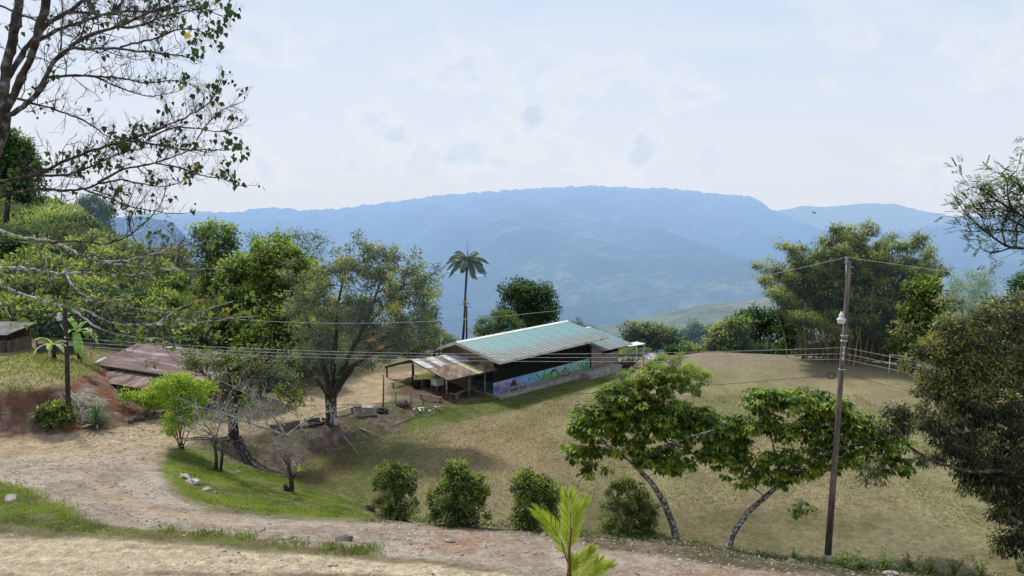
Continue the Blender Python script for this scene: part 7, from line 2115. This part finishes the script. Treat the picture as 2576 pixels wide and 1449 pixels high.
# leaves on that tree: lime sprays at the right and olive vine in the crown
rng = np.random.default_rng(46)
ch = [o for o in bpy.data.objects if o.name == 'mossy_tree'][0]
for nm, bl, mt_, n, bs in (('leaf_spray', [(740, 1000, 30, 22, 14, -1), (700, 985, 30, 18, 8, -1), (620, 1000, 30, 20, 6, -1)], L_LIME, 34, .5), ('vine', [(690, 945, 46, 30, 40), (650, 925, 40, 24, 24), (720, 960, 30, 24, 18)], L_OLIVE, 60, .55), ('crown', [(560, 910, 50, 24, 26), (610, 900, 50, 26, 24), (500, 900, 46, 26, 26), (560, 950, 60, 24, 14)], L_BRIGHT, 36, .45)):
    cl, od, _ = clump_points([(c - B3, r, k) for c, r, k in pxblobs(bl, B3[1], .8)], rng, .5)
    lf = MB(); foliage(lf, cl, od, rng, n, .42, .15, .08, base=bs, var=.35, lit=.25, droop=.3)
    if nm != 'crown': lf.build(nm, mt_, ch)
    else: lf.build('crown', mt_, ch)
rt = MB()
for q in range(26):
    p0 = np.array((rng.normal(0, .35), rng.normal(-.2, .2), -.05)); pts = [p0]
    ddx = rng.normal(0.35, .5)
    for i in range(1, 7):
        x, y = p0[0] + ddx * i * .55, p0[1] - i * .42
        z = float(gz(B3[0] + x, B3[1] + y)) - B3[2] + .03
        pts.append(np.array((x + rng.normal(0, .06), y, z)))
    rt.tubes(np.array(pts)[None], np.linspace(.055, .012, 7)[None], 5)
rt.build('root', BARK_GREY, ch)

# bright lime shrub beside the junction + its low neighbour
def shrub(name, label, px, py, bl, leafm, seed, n=50, cr=.3, L=.11, W=.055, stems=7, base=.5, bark=BARK_DARK, cat='shrub', group=None, alt=.0, sr=.035, **kw):
    B = G(px, py); rng = np.random.default_rng(seed)
    t = thing(name, label, cat, B, 0, group)
    blw = [(c - B, r, k) for c, r, k in pxblobs(bl, B[1], .9)]
    sk = Skel(rng); cen = np.mean([c for c, _, _ in blw], 0)
    for q in range(stems):
        e = cen * rng.uniform(.35, .6) + rng.normal(size=3) * np.array((.25, .25, .05)) * cen[2] * .5; e[2] = abs(e[2])
        sk.trunk([np.array((rng.normal(0, .08), rng.normal(0, .08), -.1)), e * .5 + rng.normal(size=3) * .04, e], [sr, sr * .8, sr * .5], -1, .25)
    cl, od, _ = clump_points(blw, rng, .55)
    sk.grow(cl, .3, .08, rise=.15); wd = MB(); sk.mesh(wd, .006, .42, 4); wd.build('trunk', bark, t)
    lf = MB(); foliage(lf, cl, od, rng, n, cr, L, W, base=base, alt=alt, **kw); lf.build('crown', leafm, t)
    return t


shrub('shrub_tree', 'lime green small leafy tree with several thin dark stems beside the road junction', 458, 1130, [(450, 1000, 40, 36, 34), (430, 960, 36, 22, 18), (480, 1020, 40, 40, 34), (450, 1050, 40, 30, 26), (400, 975, 30, 22, 14), (510, 985, 30, 26, 14), (425, 1080, 22, 18, 8), (470, 960, 30, 20, 12)], L_LIME, 51, n=60, cr=.42, L=.13, W=.07, base=.48, alt=.02, lit=.25, var=.3)
shrub('shrub', 'low wide lime green shrub in front of the rusty roofed house', 370, 1040, [(350, 995, 44, 16, 22), (400, 985, 40, 22, 22), (320, 990, 26, 12, 8), (385, 1010, 40, 18, 16), (430, 970, 30, 22, 12)], L_LIME, 52, n=56, cr=.42, L=.14, W=.075, base=.42, lit=.3)
shrub('shrub', 'round dull green shrub on the red bank at the foot of the left lamp pole', 138, 1068, [(140, 1030, 34, 22, 30), (120, 1045, 26, 18, 16), (160, 1045, 26, 20, 16), (140, 1055, 40, 16, 18), (105, 1045, 18, 12, 6)], L_BUSH, 53, n=46, cr=.36, L=.20, W=.085, base=.5, lit=.3)
shrub('shrub', 'dark red leaved shrub beside the road behind the bank, left of the spreading tree', 722, 985, [(720, 975, 34, 14, 20), (740, 985, 26, 12, 12), (700, 965, 26, 14, 10)], L_RED, 54, n=44, cr=.4, L=.2, W=.09, base=.5, lit=.3)


def agave():
    B = G(243, 1072); rng = np.random.default_rng(6)
    t = thing('agave_plant', 'dark spiky agave plant with long stiff leaves at the foot of the red bank', 'agave', B)
    for q in range(40):
        lf = MB()
        a = rng.random() * 2 * PI; el = rng.uniform(.12, 1.45); L = rng.uniform(1.0, 1.6)
        d = np.array((math.cos(a) * math.cos(el), math.sin(a) * math.cos(el), math.sin(el))); p = np.array((0, 0, .1)); pts = []
        for i in range(7):
            pts.append(p.copy()); d = unit(d - np.array((0, 0, .07))); p = p + d * L / 6
        pts = np.array(pts); s = unit(np.cross(d, (0, 0, 1))); w_ = .075 * np.array((.7, 1, 1, .9, .7, .4, .02))[:, None]; up = unit(np.cross(s, d)) * .03
        v = np.concatenate([pts + s * w_ + up, pts, pts - s * w_ + up]); i = np.arange(6)
        lf.add(v, np.concatenate([np.stack([i, i + 1, i + 8, i + 7], -1), np.stack([i + 7, i + 8, i + 15, i + 14], -1)]), np.clip(rng.uniform(.2, .8) + (.3 if el < .35 else 0), 0, 1), True)
        lf.build('leaf', L_AGAVE, t)
    m_ = MB(); m_.lathe([(.14, -.1), (.15, .1), (.08, .3), (0, .34)], sides=8); m_.build('stem', BARK_DARK, t)


agave()
# heap of dry straw on the bank
rng = np.random.default_rng(61); sb = MB(); n = 1500
c = np.array([G(200 + rng.normal() * 18 + k_ * 28, 1000 + k_ * 45 + rng.normal() * 12) for k_ in rng.random(70)])
ci = rng.integers(0, 70, n)
p = c[ci] + np.stack([rng.normal(0, .25, n), rng.normal(-.1, .15, n), .12 + .22 * rng.random(n)], -1)
add_leaves(sb, p, np.stack([rng.normal(.3, .5, n), rng.normal(-.3, .3, n), -rng.random(n) * 1.1], -1), rdir(n, rng), .55 + .35 * rng.random(n), .035, .35 + .6 * rng.random(n), 'lance')
tag(sb.build('straw_heap', L_STRAW), 'heap of dry grey straw hanging down the red bank between lamp pole and agave', 'straw', kind='stuff')
# dead brown tufts on the top edge of the red bank
for k, (px, py, lab) in enumerate([(30, 992, 'dead brown weed tuft on the bank edge at the left edge of the photo'), (80, 990, 'dead brown weed tuft on the bank edge second from left'), (125, 985, 'dead brown weed tuft on the bank edge left of the lamp pole'), (215, 952, 'dead brown weed tuft on the bank edge right of the lamp pole'), (255, 940, 'dead brown weed tuft at the right end of the bank edge'), (232, 965, 'dead dry weed tuft low on the bank right of the lamp pole')]):
    B = G(px, py); m_ = MB(); rng = np.random.default_rng(k); n = 90
    d = unit(rng.normal(size=(n, 3)) * (.8, .8, .3) + (0, 0, .7)); 
    add_leaves(m_, np.stack([rng.normal(0, .22, n), rng.normal(0, .15, n), np.full(n, -.03)], -1), d, rdir(n, rng), .25 + .4 * rng.random(n), .025, .1 + .4 * rng.random(n), 'lance')
    o = m_.build('dead_weed', L_LITTER); o.location = tuple(B); tag(o, lab, 'weed', 'dead weeds along the bank edge')

# ================================================================== small things beside the road
def stone(px, py, r, label, sq=(1.2, .9, .6), mat=STONE, seed=0, group=None, name='stone', sub=2):
    B = G(px, py); rng = np.random.default_rng(seed + int(px * 7 + py)); m_ = MB(); m_.rock((0, 0, r * sq[2] * .35), r, sq, rng, .5 + .3 * (rng.random() - .5), sub)
    o = m_.build(name, mat); o.location = tuple(B); return tag(o, label, name.replace('_', ' '), group)


stone(1013, 1022, .52, 'big brown boulder among the fence posts left of the shelter', (1.1, .9, .8), STONE_DARK, 1, name='boulder', sub=2)
stone(28, 1258, .26, 'pale flat stone in the grass at the left edge', (1.5, .8, .45))
stone(465, 1203, .28, 'grey stone at the upper end of the stick on the green grass')
stone(486, 1216, .30, 'grey stone at the lower end of the stick on the green grass')
stone(520, 1234, .19, 'small whitish stone on the green grass right of the stick')
stone(597, 1190, .16, 'small stone half sunk in the grass below the twin stemmed bare tree')
stone(543, 1178 + 62, .10, 'tiny pale stone in the lower middle of the green grass corner')
stone(930, 1283, .30, 'grey stone at the tip of the green grass beside the first bush', (1.1, .8, .8), STONE_DARK)
stone(865, 1360, .22, 'dark brown stone on the gravel between the two roads', (1.6, .9, .4), STONE_DARK)
stone(1995, 1432 - 14, .18, 'stone in the leaf litter left of the utility pole foot', (1.3, .9, .5), STONE_DARK)
stone(2240, 1410 + 38, .2, 'pale stone among the weeds right of the utility pole', (1.4, .9, .5))
p0, p1 = G(456, 1200), G(486, 1218)
m_ = MB(); m_.tube([p0 - p0 + (0, 0, .12), (p1 - p0) * .5 + (0, 0, .16), p1 - p0 + (0, 0, .14)], [.05, .055, .045], 7); o = m_.build('stick', WOOD_PALE); o.location = tuple(p0); tag(o, 'pale stick lying between two stones on the green grass', 'stick')
rng = np.random.default_rng(9)
for k in range(18):
    px = 330 + k * 5 + rng.normal() * 2; py = 1066 - k * .9 - rng.random() * 14
    stone(px, py, rng.uniform(.16, .30), 'dark loose rock in the row of rocks along the road below the red bank', (1.2, .9, .75), STONE_DARK, k, 'row of rocks below the red bank', name='rock', sub=1)
for k in range(60):
    px = rng.uniform(620, 1500); py = np.interp(px, [620, 950, 1250, 1500], [1330, 1345, 1362, 1392]) + rng.normal() * 16
    stone(px, py, rng.uniform(.05, .12) if k % 6 else .17, 'pale angular loose stone lying on the middle gravel road', (1.4, .9, .35), STONE_ROAD, k, 'loose stones on the gravel road', sub=1)

# logs and seats by the spreading tree
def beam(label, pa, pb, w, h, mat=WOOD_OLD, name='log', cat='log', lift=.0):
    a, b_ = G(*pa), G(*pb); c_ = (a + b_) / 2
    m_ = MB(); m_.bar(a - c_ + (0, 0, h / 2 + lift), b_ - c_ + (0, 0, h / 2 + lift), w, h)
    o = m_.build(name, mat); o.location = tuple(c_); return tag(o, label, cat)


beam('big squared grey timber lying at the road edge between the two dark trunked trees', (684, 1084), (750, 1072), .42, .42)
beam('short dark plank lying in front of the spreading tree trunk', (760, 1076), (815, 1066), .22, .10, WOOD_DARK, 'plank', 'plank')
bench('pale plank bench right behind the spreading tree trunk', (G(838, 1050) + G(888, 1038)) / 2, math.atan2(*(G(888, 1038) - G(838, 1050))[[1, 0]]), 2.1, .40, .24, 2, WOOD_PALE)
B = G(920, 1044); t = thing('concrete_block', 'broken grey concrete block leaning on the roadside right of the plank bench', 'block', B, .35)
m_ = MB(); v = np.array([(-.85, -.3, -.05), (.85, -.3, -.05), (.85, .3, -.05), (-.85, .3, -.05), (-.72, -.25, .62), (.55, -.25, .55), (.6, .28, .58), (-.7, .28, .66)]); m_.add(v, [[3, 2, 1, 0], [4, 5, 6, 7], [0, 1, 5, 4], [1, 2, 6, 5], [2, 3, 7, 6], [3, 0, 4, 7]]); m_.build('body', CONCRETE, t)
m_ = MB(); m_.box(-.9, -.3, -.28, .25, .63, .72); m_.build('cap_slab', STONE_DARK, t)
B = G(960, 1038); t = thing('rubber_ring', 'old black tyre lying flat at the roadside below the leaning post', 'tyre', B)
m_ = MB(); a = np.linspace(0, 2 * PI, 10)[:-1]; prof = [(.40 + .13 * math.cos(x), .14 + .13 * math.sin(x)) for x in np.linspace(0, 2 * PI, 11)]; m_.lathe(prof, sides=26); m_.build('tread', RUBBER, t)
for k, (px, py, s, lab) in enumerate([(780, 1062, .3, 'dark root lump left of the spreading tree trunk'), (795, 1060, .22, 'small dark root lump nearest the spreading tree trunk')]):
    B = G(px, py); m_ = MB(); rng = np.random.default_rng(k)
    for q in range(5): m_.rock((rng.normal(0, .25), rng.normal(0, .1), .12 + rng.random() * .1), s * rng.uniform(.5, 1), (1.2, .8, .7), rng)
    o = m_.build('stump', WOOD_DARK); o.location = tuple(B); tag(o, lab, 'stump')
for k, (px, py, ty, r, lab) in enumerate([(964, 1024, 942, .065, 'tall grey fence post leaning beside the tyre'), (1018 + 57 - 42, 1030, 985, .05, 'thin fence post just right of the boulder'), (995, 1018, 985, .045, 'short fence post just left of the boulder'), (1064, 1020, 996, .04, 'short thin stake right of the rubbish heap'), (1083, 985, 955, .04, 'short dark stake on the grass behind the shelter')]):
    B = G(px, py); H = P(px + 1, ty, B[1]) - B; m_ = MB(); m_.tube([(0, 0, -.15), H * .5 + (.01, 0, 0), H], [r, r * .95, r * .8], 7)
    o = m_.build('fence_post', WOOD_OLD); o.location = tuple(B); tag(o, lab, 'post')
# rubbish heap
B = G(1045, 1028); rng = np.random.default_rng(3)
m_ = MB()
for q in range(22): m_.rock((rng.normal(0, .6), rng.normal(0, .3), .03), rng.uniform(.05, .14), (1.3, 1, .35), rng)
o = m_.build('litter_heap', WHITE_PAINT); o.location = tuple(B); tag(o, 'scattered white rubbish on the ground right of the boulder', 'rubbish')
m_ = MB()
for q in range(14):
    a = rng.random() * 6.28; p = np.array((rng.normal(.5, .9), rng.normal(0, .3), .05)); m_.tube([p, p + (math.cos(a) * .7, math.sin(a) * .4, .1 + .25 * rng.random())], [.025, .012], 5)
o = m_.build('brushwood', WOOD_PALE); o.location = tuple(B); tag(o, 'pale broken branches lying by the fence posts left of the shelter', 'branches')
for k, (pa, pb, lab) in enumerate([((905, 1080), (955, 1100), 'dry fallen branch on the leafy bank below the concrete block'), ((862, 1100), (905, 1150), 'long thin fallen branch on the shaded bank below the spreading tree'), ((985, 1075), (1040, 1050), 'fallen branch on the bank edge below the boulder')]):
    a, b_ = G(*pa), G(*pb); m_ = MB(); m_.tube([a - a + (0, 0, .06), (b_ - a) * .5 + (0, 0, .1), b_ - a + (0, 0, .05)], [.04, .03, .012], 6)
    m_.tube([(b_ - a) * .4 + (0, 0, .08), (b_ - a) * .6 + (.2, .3, .12)], [.02, .008], 5); o = m_.build('fallen_branch', WOOD_PALE); o.location = tuple(a); tag(o, lab, 'branch')
# wooden gate posts and dark hut behind the spreading tree
for k, (px, py, ty, lab) in enumerate([(905, 952, 925, 'crooked fence post behind the spreading tree, left of the group'), (918, 950, 922, 'crooked fence post behind the spreading tree, right of the group'), (745, 962, 915, 'thick dark gate post across the road left of the spreading tree')]):
    B = P(px, py, 72); B[2] = float(gz(B[0], 72)); H = P(px + 2, ty, 72) - B; m_ = MB(); m_.tube([(0, 0, -.2), H], [.10 if k == 2 else .07, .06], 7); o = m_.build('fence_post', WOOD_DARK); o.location = tuple(B); tag(o, lab, 'post')

# ================================================================== ground cover
def scatter(n, pick, rng, box):
    X = rng.uniform(box[0], box[1], n); Yv = rng.uniform(box[2], box[3], n)
    Z = gz(X, Yv); c, g_, v_, W, fl = ground_color(X, Yv, Z)
    k = rng.random(n) < pick(W, fl, X, Yv, Z)
    return np.stack([X, Yv, Z], -1)[k], c[k]


rng = np.random.default_rng(71)
gpts, gc_ = scatter(170000, lambda W, fl, X, Y, Z: np.clip(W['green'] * 1.0 + W['verge'] * np.where(X > -13.5, .28, .9), 0, 1) * (.25 + .75 * sm(fbm(X * .6, Y * .6, 90, 3), .35, .6)), rng, (-30, 2, 22, 46))
N = len(gpts); ggm = MB()
hgt_ = np.where(gpts[:, 1] < 30.5, .085, .06) * (.6 + .9 * rng.random(N)) * (.7 + .9 * sm(fbm(gpts[:, 0] * .5, gpts[:, 1] * .5, 14, 3), .5, .75))
d = unit(rng.normal(size=(N, 3)) * .45 + (0, 0, 1.0))
tn = .05 + .95 * fbm(gpts[:, 0] * .7, gpts[:, 1] * .7, 95, 3) + .3 * (rng.random(N) - .5); tn = np.where(rng.random(N) < .06, 1, tn)
add_leaves(ggm, gpts - (0, 0, .01), d, rdir(N, rng) * (1, 1, .2), hgt_ * 1.5, .022, tn)
tag(ggm.build('grass', L_GRASS), 'short bright green grass on the roadside corner and verge', 'grass', kind='stuff')
# taller grass tufts
tuft = MB()
tl_ = [(10, 1222), (30, 1228), (60, 1238), (95, 1250), (120, 1258), (150, 1270), (185, 1280)] + [(rng.uniform(400, 930), 0) for _ in range(26)] + [(rng.uniform(820, 960), 1382 + rng.normal() * 5) for _ in range(10)] + [(rng.uniform(560, 900), 1290 + rng.normal() * 5) for _ in range(12)]
for px, py in tl_:
    if py == 0: py = np.interp(px, [400, 600, 760, 930], [1336, 1352, 1374, 1392]) + rng.normal() * 5
    B = G(px, py); n = 50
    add_leaves(tuft, B + np.stack([rng.normal(0, .22, n), rng.normal(0, .14, n), np.full(n, -.02)], -1), unit(rng.normal(size=(n, 3)) * .4 + (0, 0, 1)), rdir(n, rng), .08 + .15 * rng.random(n) * (2 if px < 200 else 1), .022, (.35 if px < 200 else .15) + .6 * rng.random(n))
tag(tuft.build('grass_tuft', L_GRASS), 'taller tufts of grass along the strip between the two dirt roads', 'grass', kind='stuff')
# plateau and lawn grass
gpts, gc_ = scatter(60000, lambda W, fl, X, Y, Z: np.clip(W['plateau'] * .9 + W['lawn'] * .8 + W['lawn2'] * .8, 0, 1), rng, (-36, 12, 42, 68))
N = len(gpts); g2 = MB(); lawn = gpts[:, 0] > -16
add_leaves(g2, gpts - (0, 0, .01), unit(rng.normal(size=(N, 3)) * .5 + (0, 0, .8)), rdir(N, rng), np.where(lawn, .10, .28) * (.6 + .8 * rng.random(N)), np.where(lawn, .05, .05), np.where(lawn, .25 + .4 * rng.random(N), np.where(rng.random(N) < .35, 1.0, .15 + .5 * rng.random(N))))
tag(g2.build('grass', L_GRASS), 'rough grass on the mound at left and along the hall', 'grass', kind='stuff')
# dry field stubble: sparse straw coloured blades
gpts, gc_ = scatter(230000, lambda W, fl, X, Y, Z: fl * (1 - np.clip(W['lawn'], 0, 1)) * .85 * (.25 + .75 * sm(fbm(X * .5, Y * .5, 33, 3), .25, .75)), rng, (-14, 30, 30, 62))
N = len(gpts); g3 = MB()
add_leaves(g3, gpts - (0, 0, .01), unit(rng.normal(size=(N, 3)) * .8 + (0, 0, .5)), rdir(N, rng), .08 + .10 * rng.random(N), .04, np.clip(-.1 + 1.1 * rng.random(N) * fbm(gpts[:, 0] * 1.3, gpts[:, 1] * 1.3, 37, 3) * 1.8, 0, 1))
STUB = leaf_mat('field_stubble', [(0, (.080, .078, .030)), (.4, (.115, .103, .047)), (.75, (.142, .122, .062)), (1, (.185, .158, .092))], .2)
tag(g3.build('dry_grass', STUB), 'dry straw coloured stubble over the playing field', 'grass', kind='stuff')
# gravel on the roads
gpts, gc_ = scatter(60000, lambda W, fl, X, Y, Z: np.clip(W['second'] * .8 + W['near'] * .55, 0, 1) * sm(fbm(X * .35, Y * .5, 44, 3), .38, .6) * (1 - W['track'] * .8), rng, (-32, 16, 18, 56))
gv = MB(); v0, f0 = ICO[1]; N = len(gpts)
sc = (.018 + .05 * rng.random(N) ** 4) * (.8 + gpts[:, 1] / 60)
ro = rng.random((N, len(v0))) * .5 + .7
ang = rng.random(N) * 6.28
vv = v0[None] * ro[..., None] * np.array((1.25, .85, .5))
vv = np.stack([vv[..., 0] * np.cos(ang)[:, None] - vv[..., 1] * np.sin(ang)[:, None], vv[..., 0] * np.sin(ang)[:, None] + vv[..., 1] * np.cos(ang)[:, None], vv[..., 2]], -1) * sc[:, None, None] + gpts[:, None]
gv.add(vv.reshape(-1, 3), (np.arange(N)[:, None, None] * len(v0) + f0[None]).reshape(-1, 3), np.repeat(rng.random(N), len(v0)))
tag(gv.build('gravel', STONE_ROAD), 'loose gravel scattered over the dirt roads', 'gravel', kind='stuff')
# dead leaves
gpts, gc_ = scatter(60000, lambda W, fl, X, Y, Z: np.clip(W['litter'] * .9 + W['edge'] * .9 + W['verge'] * .08 + W['red'] * .35 + W['near'] * .004, 0, 1), rng, (-32, 24, 18, 58))
N = len(gpts); dl = MB()
add_leaves(dl, gpts + (0, 0, .012), rdir(N, rng) * (1, 1, .25), unit(rdir(N, rng) * .4 + (0, 0, 1)), .09 + .08 * rng.random(N), .06, rng.random(N) ** 1.3)
tag(dl.build('leaf_litter', L_LITTER), 'dry fallen leaves covering the shaded bank and road edge', 'leaf litter', kind='stuff')
# weeds at bottom right
for k, (px, py, s, lab) in enumerate([(2125, 1420, .25, 'small weed at the right foot of the utility pole'), (2170, 1425, .3, 'leafy green weed clump right of the utility pole'), (2225, 1432, .3, 'broad leaved weed left of the pale stone'), (2290, 1425, .45, 'tall thin weed with small leaves at bottom right'), (2340, 1435, .4, 'bushy weed beside the tall thin weed'), (2400, 1440, .45, 'loose weed clump under the dark tree at bottom right'), (2470, 1442, .4, 'pale weed near the bottom right corner'), (2560, 1430, .5, 'weed with paired leaflets at the bottom right corner'), (1998, 1398, .16, 'small dark weed on the edge left of the utility pole')]):
    B = G(px, min(py + 8, 1449)); rng = np.random.default_rng(k + 100); t = thing('weed', lab, 'weed', B, 0, 'weeds along the road edge at bottom right')
    st_m, lf = MB(), MB(); lp = []
    for q in range(9):
        e = np.array((rng.normal(0, .3), rng.normal(0, .2), s * rng.uniform(.7, 2.2))); pts = np.array([(0, 0, -.05), e * .5 + rng.normal(size=3) * .03, e]); st_m.tubes(pts[None], np.array([[.008, .006, .003]]), 4)
        for h in np.linspace(.25, 1, 9): lp.append(e * h + rng.normal(size=3) * .03)
    lp = np.repeat(np.array(lp), 3, 0); n = len(lp)
    add_leaves(lf, lp, rdir(n, rng) * (1, 1, .5), rdir(n, rng) + (0, 0, 1), .08 + .07 * rng.random(n), .045, .4 + .4 * rng.random(n), 'lance')
    st_m.build('stem', BARK_DARK, t); lf.build('foliage', L_BUSH if k % 2 else L_BRIGHT, t)
# low creeping plants along the road edge strip
cr_ = MB(); rng = np.random.default_rng(91)
for q in range(480):
    px = rng.uniform(930, 2560); py = np.interp(px, [930, 1150, 1380, 1700, 2081, 2560], [1306, 1318, 1336, 1366, 1424, 1466]) + rng.normal() * 6
    if py > 1460: continue
    B = G(px, py); n = 10
    add_leaves(cr_, B + np.stack([rng.normal(0, .18, n), rng.normal(0, .12, n), .03 + .08 * rng.random(n)], -1), rdir(n, rng), rdir(n, rng) + (0, 0, 1), .07 + .05 * rng.random(n), .045, .1 + .5 * rng.random(n))
tag(cr_.build('ground_cover', L_BUSH), 'low creeping weeds in the dry leaves along the road edge', 'ground cover', kind='stuff')
